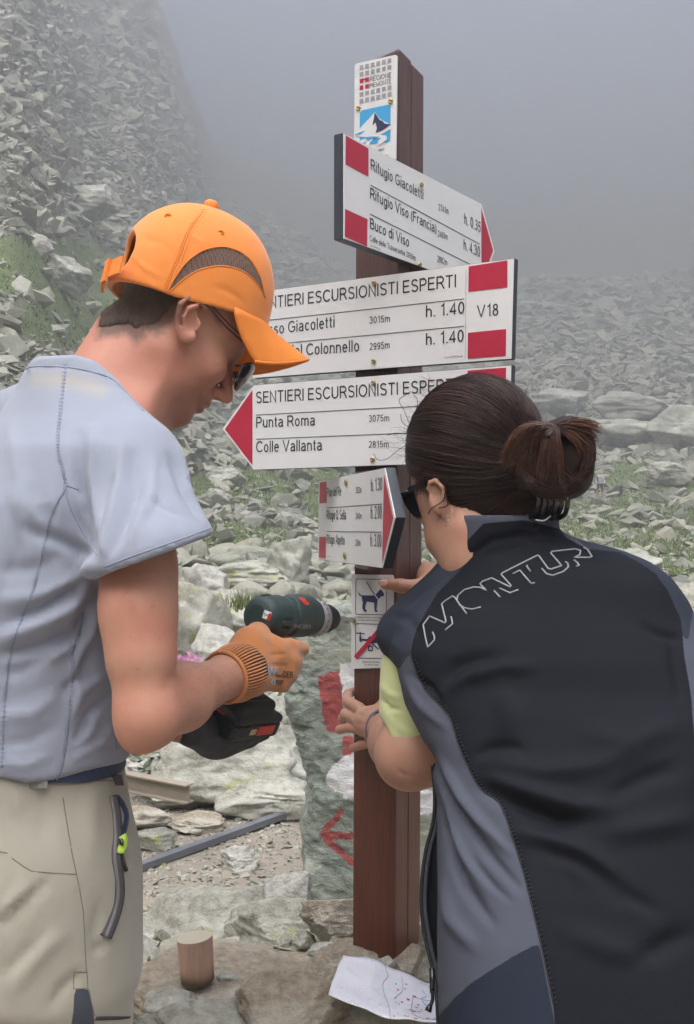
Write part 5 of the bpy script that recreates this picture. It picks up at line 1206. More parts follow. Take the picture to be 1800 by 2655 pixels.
# dust / sweat stain by the collar (has a shape of its own)
stn = np.clip(1 - polydist(pp, [(95, 985), (180, 985), (260, 1010)])[0] / 34, 0, 1) * front; attr(me, 'stain', stn)
def shirt_extra(t, c, vec):
    dash = t.ramp(t.noise(200, 1, 0.5, vec), [(0.40, 1), (0.55, 0.7)])
    pass
    return t.mix(t.math('MULTIPLY', t.attr('stain'), 0.75), c, (0.36, 0.33, 0.28))
M_shirt = fabric('tshirt_blue_grey', (0.275, 0.302, 0.375), extra=shirt_extra, weave=1100, wr=0.1)
tso = obj('t_shirt', me, M_shirt, man, True)
M_shseam = plain('seam_blue_grey', (0.225, 0.257, 0.34), 0.9)
on_ts = make_on(V, Q)
for s_ in seams:
    obj('seam', tube_me(run(cm2(s_, 5), on_ts, 7, 0.0), 0.0009, 6), M_shseam, tso, True)
for s_ in seams[:2]:
    lp = None; bm = bmesh.new()
    for p_ in cm2(s_, 24):
        if lp is None or math.hypot(p_[0] - lp[0], p_[1] - lp[1]) > 7: lp = p_; tube(bm, [on_ts(p_[0] - 5, p_[1], 0.0004), on_ts(p_[0] + 5, p_[1] + 1, 0.0004)], 0.0006, 4)
    o = obj('stitches', bm_me(bm), M_shseam, tso, True); o['kind'] = 'stuff'
# collar rib
colp = [W(x_, y_, d_) for x_, y_, d_ in [(75, 968, 1.50), (88, 948, 1.47), (120, 938, 1.43), (170, 937, 1.385), (225, 945, 1.355), (280, 968, 1.335), (325, 1008, 1.33), (362, 1048, 1.335), (398, 1082, 1.345)]]
# ---- shorts, belt
HZ = np.array([0.05, 0.35, 0.50, 0.62, 0.74, 0.83, 0.90]); 
def f_shorts(P):
    d = loft(P, np.array([0.50, 0.60, 0.70, 0.80, 0.88]), np.array([[-0.435, 1.375], [-0.428, 1.375], [-0.424, 1.38], [-0.422, 1.385], [-0.421, 1.385]]), np.array([0.195, 0.195, 0.185, 0.170, 0.158]), np.array([0.150, 0.152, 0.148, 0.138, 0.128]), BR, BF, 2.4)
    d = smax(d, P[..., 2] - (0.862 - 0.2 * (P[..., 0] + 0.38)), 0.003); d = smax(d, 0.60 - P[..., 2], 0.02)
    leg = s_cone(P, (-0.365, 1.325, 0.72), (-0.362, 1.31, 0.50), 0.115, 0.108); leg2 = s_cone(P, (-0.50, 1.44, 0.72), (-0.51, 1.44, 0.50), 0.112, 0.100)
    lg = np.minimum(leg, leg2)
    d = smin(d, lg, 0.03)
    p = topx(P.reshape(-1, 3)); yy = p[:, 1].reshape(P.shape[:-1])
    d = smax(d, ((yy - 2690) / F * 1.22).astype(np.float32), 0.003)
    return d + 0.002 * fbm(P[..., 0] * 10, P[..., 1] * 10, P[..., 2] * 6, 3)
V, Q = nets(f_shorts, (-0.72, 1.10, 0.50), (-0.2, 1.66, 0.90), 0.006); V = relax(V, Q, 2); N = vnormals(V, Q)
S2 = lambda a_: [(0.3934 * x_, 1950 + 0.3934 * y_) for x_, y_ in a_]
for ln, w_, a_ in [(S2([(0, 1170), (100, 1050), (200, 950), (330, 850)]), 16, -0.006), (S2([(0, 1080), (100, 970), (220, 880)]), 14, 0.005), (S2([(60, 1600), (160, 1450), (300, 1280), (420, 1200)]), 22, 0.005), (S2([(20, 1480), (150, 1350), (300, 1200)]), 14, -0.004),
    (S2([(640, 220), (600, 400), (620, 700)]), 24, 0.004), (S2([(660, 1000), (620, 1200), (640, 1380)]), 16, -0.004), (S2([(330, 1700), (420, 1550), (540, 1460)]), 14, -0.005), (S2([(0, 690), (60, 690)]), 5, -0.003), (S2([(260, 230), (300, 420), (280, 620)]), 30, -0.003), (S2([(100, 240), (120, 420)]), 16, 0.003), (S2([(700, 1250), (660, 1290), (600, 1300)]), 8, -0.004)]:
    V = crease(V, N, ln, w_, a_)
pp = topx(V); N = vnormals(V, Q)
ss = [S2([(415, 300), (450, 520), (480, 690), (515, 850), (550, 1050), (562, 1300), (570, 1450)]), S2([(80, 700), (150, 750), (210, 785), (350, 797), (505, 806)]), S2([(0, 655), (50, 665)]), S2([(485, 1560), (488, 1450), (575, 1450), (580, 1555), (488, 1562)]), S2([(500, 172), (640, 188), (790, 188)]), S2([(585, 1560), (610, 1680), (625, 1740)])]
sdm = np.minimum.reduce([polydist(pp, s_)[0] for s_ in ss])
for s_ in ss: V = crease(V, N, s_, 2.5, -0.0014)
on_sh = make_on(V, Q); me = mesh('shorts', V, Q); attr(me, 'seam', np.where(N[:, 1] < 0.2, sdm, 50))
gus = spoly(pp, S2([(490, 1566), (580, 1556), (612, 1680), (625, 1800), (470, 1800), (486, 1700)])); attr(me, 'gusset', np.where(N[:, 1] < 0.2, gus, 50))
attr(me, 'hemband', np.where((pp[:, 0] > 235) & (N[:, 1] < 0.3), np.minimum(np.abs(pp[:, 1] - (2641 - (pp[:, 0] - 245) * 0.02)), np.abs(pp[:, 1] - 2664)), 60))
def shorts_extra(t, c, vec):
    pass
    c = t.mix(t.step(t.attr('gusset'), 0, 1.0), c, (0.045, 0.055, 0.075))
    return c
M_shorts = fabric('shorts_beige', (0.355, 0.335, 0.275), extra=shorts_extra, weave=700, wr=0.3)
so = obj('shorts', me, M_shorts, man, True)
M_sseam = plain('seam_beige', (0.17, 0.155, 0.12), 0.9)
for s_ in ss: obj('seam', tube_me(run(s_, on_sh, 7, 0.0), 0.0006, 5), M_sseam, so, True)
M_hemb = plain('hem_stripe_dark', (0.05, 0.045, 0.045), 0.85)
M_zip = plain('zip_tape', (0.06, 0.055, 0.06), 0.6, 0.3, 700); M_lime = plain('zip_pull_lime', (0.42, 0.62, 0.07), 0.4); M_belt = fabric('belt_navy', (0.03, 0.05, 0.11), weave=500)
def on_shorts(x_, y_, off=0.001):
    p_, d_ = onsurf(f_shorts, x_, y_, 1.08, 1.5); return W(x_, y_, d_ - off)
zp = catmull([on_shorts(x_, y_, 0.002) for x_, y_ in S2([(735, 290), (755, 400), (765, 560), (758, 700), (780, 880), (772, 1000), (740, 1110), (697, 1218)])], 6)
def strip(pts, width, th, name, mat, parent, face=(0, -1, 0)):
    """band lying flat on a surface that faces the camera side"""
    bm = bmesh.new(); rows = []; P_ = [Vector(p) for p in pts]; n_ = Vector(face).normalized()
    for i, p in enumerate(P_):
        t_ = (P_[min(i + 1, len(P_) - 1)] - P_[max(i - 1, 0)]).normalized(); s_ = t_.cross(n_).normalized()
        rows.append([bm.verts.new(p + s_ * a_ * width / 2 + n_ * b_) for a_, b_ in ((-1, 0), (-0.7, th), (0.7, th), (1, 0), (0.7, -th), (-0.7, -th))])
    for a_, b_ in zip(rows, rows[1:]):
        for k in range(6): bm.faces.new((a_[k], a_[(k + 1) % 6], b_[(k + 1) % 6], b_[k]))
    bm.faces.new(rows[0]); bm.faces.new(rows[-1][::-1]); return obj(name, bm_me(bm), mat, parent, True)
fo = (0.35, -0.93, 0)
strip([on_sh(x_, 2641 - (x_ - 245) * 0.02, 0.0008) for x_ in range(248, 340, 8)], 0.0050, 0.0012, 'hem_stripe', M_hemb, so, (0.2, -0.97, 0))
z_ = strip(zp, 0.0150, 0.0012, 'pocket_zip', M_zip, so, fo)
strip([p_ + np.array([0.0004, -0.0014, 0]) for p_ in zp], 0.0045, 0.0008, 'zip_teeth', plain('zip_teeth_grey', (0.15, 0.145, 0.145), 0.45), so, fo)
strip(catmull([on_shorts(x_, y_, 0.001) for x_, y_ in S2([(765, 300), (800, 350), (825, 420), (815, 500), (800, 540)])], 5), 0.010, 0.001, 'pocket_opening', M_belt, so, fo)
strip([on_shorts(x_, y_, 0.011) for x_, y_ in S2([(805, 548), (818, 580), (818, 610), (800, 640), (798, 665)])], 0.010, 0.002, 'zip_pull', M_lime, so, fo)
strip([on_shorts(x_, y_, 0.013) for x_, y_ in S2([(802, 572), (805, 590), (803, 612)])], 0.004, 0.002, 'zip_slider', M_black_pl, so, fo)
strip([on_shorts(x_, y_, 0.004) for x_, y_ in S2([(800, 668), (812, 710), (834, 783)])], 0.0045, 0.0015, 'zip_cord', M_zip, so, fo)
belt_pts = [np.array([np.interp(0.864, TZ, TC[:, 0]), np.interp(0.864, TZ, TC[:, 1]), 0.874]) + BR * 0.1625 * math.cos(a_) + BF * 0.133 * math.sin(a_) - np.array([0, 0, 0.2 * (-0.04 + BR[0] * 0.1625 * math.cos(a_) + BF[0] * 0.133 * math.sin(a_))]) for a_ in np.linspace(-math.pi, math.pi, 60)]
ribbon(belt_pts, (0, 0, 1), 0.032, 0.004, 'belt', M_belt, man)
ribbon([on_shorts(x_, y_, 0.004) + np.array([0, 0, 0]) for x_, y_ in [(300, 2010), (306, 2035)]], (1, 0, 0), 0.014, 0.004, 'belt_loop', M_zip, man)
ribbon([on_shorts(x_, y_, 0.003) for x_, y_ in [(100, 2024), (100, 2044)]], (1, 0, 0), 0.020, 0.003, 'belt_loop', M_shorts, man)

# ---- gloves
t = NT('glove_orange'); c = t.mix(t.noise(12, 4), (0.50, 0.185, 0.055), (0.62, 0.25, 0.085)); c = t.mix(t.math('MULTIPLY', t.noise(900, 2), 0.5), c, (0.33, 0.11, 0.03))
M_glove = t.fin(c, 0.9, t.bump(t.noise(1100, 2), 0.6, 0.0012), sheen=0.3)
M_rub = plain('glove_rubber', (0.045, 0.047, 0.052), 0.75, 0.5, 500)
HN = W(690, 1712, 1.545)
fgs = [[(715, 1682, 1.53), (750, 1678, 1.555), (783, 1683, 1.59)], [(716, 1708, 1.53), (752, 1712, 1.545), (764, 1718, 1.575), (745, 1722, 1.60)], [(708, 1734, 1.53), (742, 1742, 1.54), (752, 1748, 1.57), (732, 1750, 1.595)], [(695, 1757, 1.53), (722, 1770, 1.54), (732, 1774, 1.565), (712, 1775, 1.585)]]
def f_glove(P):
    d = s_cone(P, WR, W(640, 1735, 1.50), 0.0285, 0.031)
    d = smin(d, s_cone(P, W(645, 1700, 1.51), W(700, 1690, 1.53), 0.027, 0.021), 0.025)
    d = smin(d, s_cone(P, W(640, 1750, 1.50), W(690, 1755, 1.53), 0.027, 0.018), 0.025)
    d = smin(d, s_cone(P, W(648, 1660, 1.51), W(668, 1640, 1.55), 0.017, 0.014), 0.025)
    for f_ in fgs:
        L = [W(*q_) for q_ in f_]; d = smin(d, s_chain(P, L, [0.0135, 0.0122, 0.0112, 0.0105][:len(L)], 0.004), 0.010)
    th_ = [W(668, 1650, 1.555), W(705, 1655, 1.60), W(735, 1662, 1.615)]; d = smin(d, s_chain(P, th_, [0.015, 0.0125, 0.011], 0.006), 0.012)
    cut = (P - np.asarray(WR, np.float32)) @ ((np.asarray(HN) - np.asarray(WR)) / np.linalg.norm(np.asarray(HN) - np.asarray(WR))).astype(np.float32)
    return smax(d, 0.004 - cut, 0.002) + 0.0006 * fbm(P[..., 0] * 60, P[..., 1] * 60, P[..., 2] * 60, 2)
V, Q = nets(f_glove, (WR[0] - 0.03, 1.40, WR[2] - 0.06), (W(800, 0, 1.6)[0] + 0.01, 1.68, W(0, 1600, 1.55)[2]), 0.0024); V = relax(V, Q, 1); N = vnormals(V, Q)
for ln, w_, a_ in [([(730, 1665), (735, 1700), (725, 1750)], 8, 0.0016), ([(745, 1695), (700, 1697)], 3.5, -0.002), ([(745, 1727), (700, 1722)], 3, -0.0018), ([(735, 1758), (695, 1748)], 3, -0.0018), ([(700, 1660), (705, 1700), (700, 1750)], 10, -0.0012)]: V = crease(V, N, ln, w_, a_)
gv = obj('glove', mesh('glove', V, Q), M_glove, man, True)
M_cuffd = plain('cuff_dark', (0.075, 0.035, 0.018), 0.9)
# ribbed cuff: individual ribs round the wrist
ax_ = (np.asarray(W(690, 1712, 1.545)) - np.asarray(WR)); ax_ /= np.linalg.norm(ax_); e1 = np.array([0, 0, 1.0]); e1 = e1 - ax_ * (e1 @ ax_); e1 /= np.linalg.norm(e1); e2 = np.cross(ax_, e1)
bmA, bmB = bmesh.new(), bmesh.new(); nrb = 54
C0 = np.asarray(W(583, 1756, 1.45)); Ln = 0.047
def ringp(s_, a_, r_): return C0 + ax_ * (s_ * Ln) + (e1 * math.cos(a_) + e2 * math.sin(a_)) * r_
for k in range(nrb):
    a_ = 2 * math.pi * k / nrb
    tube(bmA, [ringp(s_, a_, 0.0325 + 0.0035 * s_ + 0.0035 * math.sin(s_ * 3.1)) for s_ in np.linspace(0.02, 1, 7)], [0.0015] * 5 + [0.0012, 0.0006], 6)
for s_, e_ in zip(np.linspace(0, 1, 8), np.linspace(0, 1, 8)):
    pass
lat = [(0.0315, 0.0), (0.0325, 0.006), (0.0350, 0.024), (0.0352, 0.040), (0.034, 0.052)]
Mx = Matrix((Vector(e1), Vector(e2), Vector(ax_))).transposed().to_4x4(); Mx.translation = Vector(C0)
rings = []
for r_, z__ in lat: rings.append([bmB.verts.new(Mx @ Vector((r_ * 1.0 * math.cos(2 * math.pi * k / 40), r_ * math.sin(2 * math.pi * k / 40), z__))) for k in range(40)])
for a_, b_ in zip(rings, rings[1:]):
    for k in range(40): bmB.faces.new((a_[k], a_[(k + 1) % 40], b_[(k + 1) % 40], b_[k]))
obj('cuff_lining', bm_me(bmB), M_cuffd, gv, True); o = obj('cuff_ribs', bm_me(bmA), M_glove, gv, True)
obj('cuff_edge', tube_me([ringp(-0.02, a_, 0.0330) for a_ in np.linspace(0, 2 * math.pi, 41)], 0.0030, 8), M_glove, gv, True)
# printed words on the back of the glove
def on_glove(x_, y_, off=0.0008):
    p_, d_ = onsurf(f_glove, x_, y_, 1.40, 1.66); return W(x_, y_, d_ - off)
def surf_text(txt, p, q, cap, surf, mat, parent, name='lettering', bold=0.02):
    me = text_mesh(txt, bold); co = np.array([v.co for v in me.vertices]); w0, w1 = co[:, 0].min(), co[:, 0].max()
    for v in me.vertices:
        s_ = (v.co.x - w0) / (w1 - w0); x_ = p[0] + (q[0] - p[0]) * s_; y_ = p[1] + (q[1] - p[1]) * s_ - v.co.y / CAPH * cap
        v.co = Vector(surf(x_, y_))
    me.update(); return obj(name, me, mat, parent, False)
surf_text('W', (694, 1752), (716, 1755), 24, on_glove, plain('print_sky', (0.25, 0.55, 0.80), 0.6), gv); surf_text('ONDER', (717, 1755), (760, 1758), 16, on_glove, M_black, gv)
surf_text('G', (704, 1775), (715, 1776), 14, on_glove, plain('print_pale', (0.45, 0.60, 0.72), 0.6), gv); surf_text('RIP', (716, 1776), (736, 1777), 13, on_glove, M_black, gv)
# left glove, black rubber palm under the battery
GL = W(560, 1905, 1.565)
lf_ = [[(575, 1912, 1.56), (610, 1905, 1.545), (636, 1890, 1.565)], [(585, 1925, 1.57), (625, 1914, 1.56), (658, 1898, 1.58)], [(600, 1932, 1.59), (645, 1915, 1.59), (682, 1897, 1.60)], [(595, 1928, 1.62), (650, 1908, 1.63), (686, 1885, 1.63)]]
def f_glove2(P):
    d = s_cone(P, LW, W(560, 1908, 1.57), 0.027, 0.031); d = smin(d, s_ell(P, W(575, 1912, 1.585), (0.042, 0.040, 0.021)), 0.02)
    for f_ in lf_: d = smin(d, s_chain(P, [W(*q_) for q_ in f_], [0.0125, 0.0128, 0.0125], 0.004), 0.008)
    d = smin(d, s_chain(P, [W(540, 1890, 1.60), W(545, 1850, 1.63)], [0.014, 0.0115]), 0.012)
    return d + 0.0005 * fbm(P[..., 0] * 90, P[..., 1] * 90, P[..., 2] * 90, 2)
V, Q = nets(f_glove2, (-0.24, 1.44, 0.78), (-0.09, 1.70, 0.90), 0.0028); V = relax(V, Q, 1)
obj('glove', mesh('glove', V, Q), M_rub, man, True)

# ----------------------------------------------------------------- drill
DR0 = np.asarray(W(676, 1597, 1.57)); DR1 = np.asarray(W(880, 1604, 1.765)); da = (DR1 - DR0); DL = np.linalg.norm(da); da /= DL
dh = np.array([-0.50, -0.06, -0.86]); 
up_ = -dh - da * (-dh @ da); up_ /= np.linalg.norm(up_); sd2 = np.cross(da, up_)       # lateral
if sd2[1] > 0: sd2 = -sd2
DM = np.stack([da, up_, sd2], 1)
drill = thing('cordless_drill', DR0 + dh * 0.15, 'dark green and black cordless drill held by the orange glove against the plate', 'drill')
def dq(P): return (P - DR0.astype(np.float32)) @ DM.astype(np.float32)
def dw(x_, u_, l_): return DR0 + DM @ np.array([x_, u_, l_])
hd_l = np.array([dh @ da, dh @ up_, dh @ sd2])
def f_body(P):
    q = dq(P); x_ = q[..., 0]; r_ = np.sqrt(q[..., 1] ** 2 + q[..., 2] ** 2)
    pr = np.interp(x_ / 0.9, [-0.012, -0.008, 0.0, 0.012, 0.045, 0.060, 0.075, 0.12, 0.145, 0.160], [0.016, 0.024, 0.0285, 0.0305, 0.0310, 0.0285, 0.0300, 0.0295, 0.027, 0.0245])
    d = np.maximum(r_ - pr, np.maximum(-x_ - 0.011, x_ - 0.142))
    d = smin(d, s_ell(q, (0.095, 0.012, 0), (0.05, 0.024, 0.022)), 0.008)
    d = smax(d, -(np.abs(x_ - 0.060) - 0.0012 + np.maximum(0.027 - r_, 0)), 0.001)
    for u_ in (-0.012, 0.0, 0.012): d = smax(d, -s_box(q, (0.024, u_ - 0.003, 0.033), (0.010, 0.0016, 0.006)), 0.001)
    d = smax(d, -(s_box(q, (0.10, -0.0015, 0.034), (0.055, 0.0006, 0.005))), 0.001)
    return d
V, Q = nets(f_body, DR0 - 0.06 + np.array([0, 0, 0]), DR1 + 0.05, 0.0017)
t = NT('drill_green'); c = t.mix(t.noise(25, 3), (0.022, 0.042, 0.042), (0.034, 0.060, 0.058)); M_dgreen = t.fin(c, 0.5, t.bump(t.noise(1500, 2), 0.2, 0.0006), spec=0.5)
M_dblack = plain('drill_rubber', (0.018, 0.019, 0.021), 0.6, 0.4, 900); M_dred = plain('drill_red', (0.50, 0.035, 0.025), 0.4); M_steel = plain('chuck_steel', (0.55, 0.56, 0.58), 0.3, 0.1, 300, metal=0.85); M_dgrey = plain('drill_grey', (0.30, 0.30, 0.31), 0.45)
obj('motor_housing', mesh('motor_housing', V, Q), M_dgreen, drill, True)
Mx = Matrix((Vector(up_), Vector(np.cross(da, up_)), Vector(da))).transposed().to_4x4(); Mx.translation = Vector(DR0)
bm = bmesh.new(); lathe(bm, [(0.024, 0.134), (0.0285, 0.136), (0.029, 0.144), (0.0275, 0.155), (0.024, 0.157)], Mx, 48); obj('torque_ring', bm_me(bm), M_dgrey, drill, True)
bm = bmesh.new()
for k in range(20):
    a_ = 2 * math.pi * k / 20; v0 = Vector((0.0291 * math.cos(a_), 0.0291 * math.sin(a_), 0.141)); bmesh.ops.create_icosphere(bm, subdivisions=1, radius=0.0012, matrix=Mx @ Matrix.Translation(v0))
obj('torque_marks', bm_me(bm), M_dblack, drill, True)
bm = bmesh.new(); lathe(bm, [(0.021, 0.156), (0.0225, 0.162), (0.0222, 0.182), (0.0175, 0.198), (0.011, 0.208), (0.007, 0.210)], Mx, 40); obj('chuck', bm_me(bm), M_dblack, drill, True)
bm = bmesh.new(); lathe(bm, [(0.0052, 0.212), (0.0052, 0.240), (0.0035, 0.243), (0.003, DL + 0.045), (0.0015, DL + 0.052)], Mx, 6); obj('bit_holder', bm_me(bm), M_steel, drill, False)
# handle + battery
def f_hand(P):
    q = dq(P); a0 = np.array([0.060, -0.02, 0]); a1 = a0 + hd_l * 0.125
    d = s_cone(q, a0, a1, 0.0195, 0.018); d = smin(d, s_cone(q, (0.078, -0.028, 0), (0.095, -0.040, 0), 0.012, 0.006), 0.015)
    return d
V, Q = nets(f_hand, np.asarray(DR0) + np.array([-0.10, -0.05, -0.20]), np.asarray(DR0) + np.array([0.10, 0.16, 0.02]), 0.003); obj('handle', mesh('handle', V, Q), M_dblack, drill, True)
bc = np.asarray(W(612, 1856, 1.565))
BM_ = np.stack([da * 0.98, up_, sd2], 1)
def f_batt(P):
    q = (P - bc.astype(np.float32)) @ BM_.astype(np.float32)
    d = s_box(q, (0.006, 0.0, 0), (0.058, 0.018, 0.038), None, 0.007); d = smin(d, s_box(q, (0.0, 0.022, 0), (0.045, 0.014, 0.030), None, 0.008), 0.006)
    d = smax(d, -(np.abs(q[..., 1] - 0.006) - 0.0009 + np.maximum(0.0, 0.030 - np.abs(q[..., 2]))), 0.001)
    for l_ in (-0.02, -0.008, 0.004, 0.016): d = smax(d, -s_box(q, (0.0, 0.036, l_), (0.03, 0.003, 0.0015)), 0.001)
    return d
V, Q = nets(f_batt, bc - 0.085, bc + 0.085, 0.0021); bt = obj('battery', mesh('battery', V, Q), M_dblack, drill, True)
bmx = Matrix(BM_.tolist()).to_4x4(); bmx.translation = Vector(bc)
bm = bmesh.new(); add_box(bm, (0.005, -0.010, 0.0370), (0.048, 0.004, 0.0395), bmx, 0.002); obj('red_band', bm_me(bm), M_dred, bt, False)
bm = bmesh.new(); add_box(bm, (-0.012, -0.008, 0.0370), (0.003, 0.001, 0.0390), bmx, 0.001); obj('label_strip', bm_me(bm), plain('label_tan', (0.5, 0.33, 0.2), 0.5), bt, False)
bm = bmesh.new(); add_box(bm, (-0.054, -0.004, -0.012), (-0.0505, 0.014, 0.014), bmx, 0.001); obj('release_button', bm_me(bm), M_dred, bt, False)
# direction switch and sticker, maker's name moulded on the side
def on_body(x_, y_, off=0.0006):
    p_, d_ = onsurf(f_body, x_, y_, 1.50, 1.80); return W(x_, y_, d_ - off)
D3 = lambda a_: [(460 + 0.3173 * x_, 1480 + 0.3173 * y_) for x_, y_ in a_]
def patch(poly, surf, name, mat, parent, off=0.0006):
    """fill a small outlined mark laid on a curved surface"""
    poly = [np.array(p, float) for p in poly]; c_ = sum(poly) / len(poly); bm = bmesh.new(); rings = []
    for s_ in (1.0, 0.66, 0.33):
        r = []
        for i in range(len(poly)):
            a_, b_ = poly[i], poly[(i + 1) % len(poly)]
            for k in range(4):
                p = a_ + (b_ - a_) * k / 4; p = c_ + (p - c_) * s_; r.append(bm.verts.new(Vector(surf(p[0], p[1], off))))
        rings.append(r)
    cv = bm.verts.new(Vector(surf(c_[0], c_[1], off))); n_ = len(rings[0])
    for a_, b_ in zip(rings, rings[1:]):
        for k in range(n_): bm.faces.new((a_[k], a_[(k + 1) % n_], b_[(k + 1) % n_], b_[k]))
    for k in range(n_): bm.faces.new((rings[-1][k], rings[-1][(k + 1) % n_], cv))
    return obj(name, bm_me(bm), mat, parent, True)
patch(D3([(985, 212), (1040, 222), (1060, 250), (1085, 268), (1070, 284), (1040, 272), (1010, 240)]), on_body, 'direction_switch', M_dred, drill, 0.0015)
patch(D3([(712, 318), (772, 340), (752, 408), (692, 384)]), on_body, 'sticker', M_white, drill, 0.0005)
patch(D3([(752, 345), (776, 352), (758, 410), (728, 398)]), on_body, 'sticker_red', M_dred, drill, 0.0009)
surf_text('CAS', D3([(710, 362)])[0], D3([(750, 376)])[0], 6, lambda a_, b_: on_body(a_, b_, 0.0014), M_black, drill)
surf_text('metabo', D3([(955, 470)])[0], D3([(1092, 470)])[0], 13, lambda a_, b_: on_body(a_, b_, 0.0007), M_dgrey, drill)
# ================================================================= THE WOMAN
wom = thing('person', (0.35, 1.40, 0.0), 'woman with dark hair bun and black grey vest, holding the plate against the post', 'person')
WM = hframe(36, 54, -1, 0); WS = 0.92; WD = 1.53
sky_tint_or_ear = W(1140, 1300, WD - 0.058)
WO = sky_tint_or_ear - WM @ np.array([0.0, 0.0, 0.069])
def wl(P): return (P - WO.astype(np.float32)) @ WM.astype(np.float32) / WS
def ww(q): return WO + WM @ np.array(q, float)
WN0, WN1 = W(1225, 1290, 1.53), W(1300, 1480, 1.50)
WE = float(sky_tint_or_ear[1])
def f_whead(P):
    d = s_head(wl(P), True) * WS
    d = smin(d, s_cone(P, WN0, WN1, 0.050, 0.058), 0.035)
    d = smin(d, s_cone(P, W(1180, 1330, 1.52), W(1225, 1460, 1.49), 0.026, 0.034), 0.03)
    d = smin(d, s_ell(P, W(1135, 1290, WE + 0.004), (0.012, 0.008, 0.024)), 0.005)
    L = [W(x_, y_, WE + dd) for x_, y_, dd in [(1110, 1268, 0.004), (1116, 1250, -0.003), (1130, 1245, -0.008), (1147, 1262, -0.010), (1152, 1290, -0.008), (1158, 1320, -0.004), (1166, 1338, 0)]]
    d = smin(d, s_chain(P, L, [0.0032] * 7, 0.002), 0.003)
    d = smin(d, s_ell(P, W(1162, 1335, WE), (0.007, 0.004, 0.008)), 0.004)
    d = smax(d, -s_ell(P, W(1128, 1285, WE - 0.008), (0.007, 0.008, 0.012)), 0.004)
    return d
V, Q = nets(f_whead, np.minimum(ww((0.13, -0.12, 0.09)), ww((-0.1, -0.1, -0.1))) - np.array([0.03, 0.08, 0.06]), ww((-0.02, 0.14, 0)) + np.array([0.14, 0.13, 0.02]), 0.0028)
V = relax(V, Q, 1); pw_ = [(V, Q)]
ES = W(1074, 1690, 1.57); EE = W(1062, 1955, 1.53); WWR = W(990, 1888, 1.735)
hand1 = [[(962, 1862, 1.757), (930, 1836, 1.772), (902, 1818, 1.795), (903, 1800, 1.83), (918, 1793, 1.845)], [(962, 1878, 1.752), (928, 1866, 1.768), (897, 1852, 1.79), (890, 1862, 1.825), (903, 1870, 1.84)],
         [(965, 1895, 1.750), (942, 1893, 1.760), (907, 1886, 1.78), (880, 1892, 1.80)], [(978, 1908, 1.748), (966, 1924, 1.755), (936, 1932, 1.765), (914, 1940, 1.785)]]
def f_warm(P):
    d = s_cone(P, ES, EE, 0.038, 0.037); d = smin(d, s_ell(P, W(1062, 1966, 1.525), (0.034, 0.034, 0.029)), 0.02)
    d = smin(d, s_cone(P, EE, W(1030, 1925, 1.63), 0.039, 0.037), 0.03); d = smin(d, s_cone(P, W(1030, 1925, 1.63), WWR, 0.036, 0.0225), 0.03)
    d = smin(d, s_cone(P, W(1060, 1968, 1.525), W(1150, 1960, 1.52), 0.036, 0.036), 0.02)
    d = smin(d, s_ell(P, W(962, 1872, 1.757), (0.028, 0.014, 0.026)), 0.015); d = smin(d, s_cone(P, WWR, W(965, 1878, 1.757), 0.0215, 0.018), 0.015)
    d = smin(d, s_chain(P, [W(985, 1862, 1.755), W(990, 1835, 1.765), W(1000, 1815, 1.77)], [0.013, 0.0105, 0.009], 0.003), 0.010)     # thumb towards the edge of the post
    for f_, r0 in zip(hand1, (0.0094, 0.0094, 0.0088, 0.0078)):
        L = [W(*q_) for q_ in f_]; d = smin(d, s_chain(P, L, list(np.linspace(r0 * 1.08, r0 * 0.82, len(L))), 0.003), 0.0035)
    return d
V, Q = nets(f_warm, (-0.035, 1.43, 0.755), (0.20, 1.87, 0.98), 0.0024); V = relax(V, Q, 1); N = vnormals(V, Q)
for ln, w_, a_ in [([(945, 1858), (925, 1850)], 4, -0.001), ([(950, 1880), (920, 1874)], 4, -0.0012), ([(955, 1900), (925, 1898)], 3, -0.0010), ([(1038, 2000), (1046, 2012)], 6, -0.002), ([(1020, 1985), (1045, 2008), (1080, 2015)], 5, -0.0008)]: V = crease(V, N, ln, w_, a_)
pw_.append((V, Q))
thumb2 = [(1118, 1512, 1.765), (1078, 1524, 1.752), (1040, 1519, 1.752), (1000, 1514, 1.760)]
RW = W(1210, 1560, 1.70)
def f_warm2(P):
    d = s_ell(P, W(1128, 1503, 1.790), (0.026, 0.036, 0.020)); d = smin(d, s_cone(P, W(1110, 1480, 1.80), W(1150, 1520, 1.77), 0.014, 0.018), 0.015)
    d = smin(d, s_cone(P, W(1125, 1508, 1.785), RW, 0.020, 0.023), 0.02)
    d = smin(d, s_chain(P, [W(*q_) for q_ in thumb2], [0.0145, 0.0125, 0.0108, 0.0092], 0.004), 0.010)
    for i in range(4):
        y_ = 1470 + i * 28; L = [W(1122, y_ + 5, 1.83), W(1108, y_, 1.90), W(1070, y_ + 2, 1.945)]; d = smin(d, s_chain(P, L, [0.0105, 0.0095, 0.0085], 0.003), 0.006)
    d = smin(d, s_cone(P, RW, W(1440, 1640, 1.72), 0.024, 0.036), 0.02)
    return d
V, Q = nets(f_warm2, (0.03, 1.62, 0.90), (0.30, 2.00, 1.10), 0.0026); V = relax(V, Q, 1); N = vnormals(V, Q)
for ln, w_, a_ in [([(1062, 1538), (1066, 1550)], 3, -0.0015), ([(1040, 1508), (1042, 1528)], 2.5, -0.0005)]: V = crease(V, N, ln, w_, a_)
pw_.append((V, Q))
pw2 = pw_
def body_attrs(me, n_):
    attr(me, 'shade', np.zeros(n_)); attr(me, 'flush', np.full(n_, 0.12))
V, Q = join_parts(pw2[:1]); me = mesh('body', V, Q); body_attrs(me, len(V)); bw = obj('body', me, M_skin_w, wom, True)
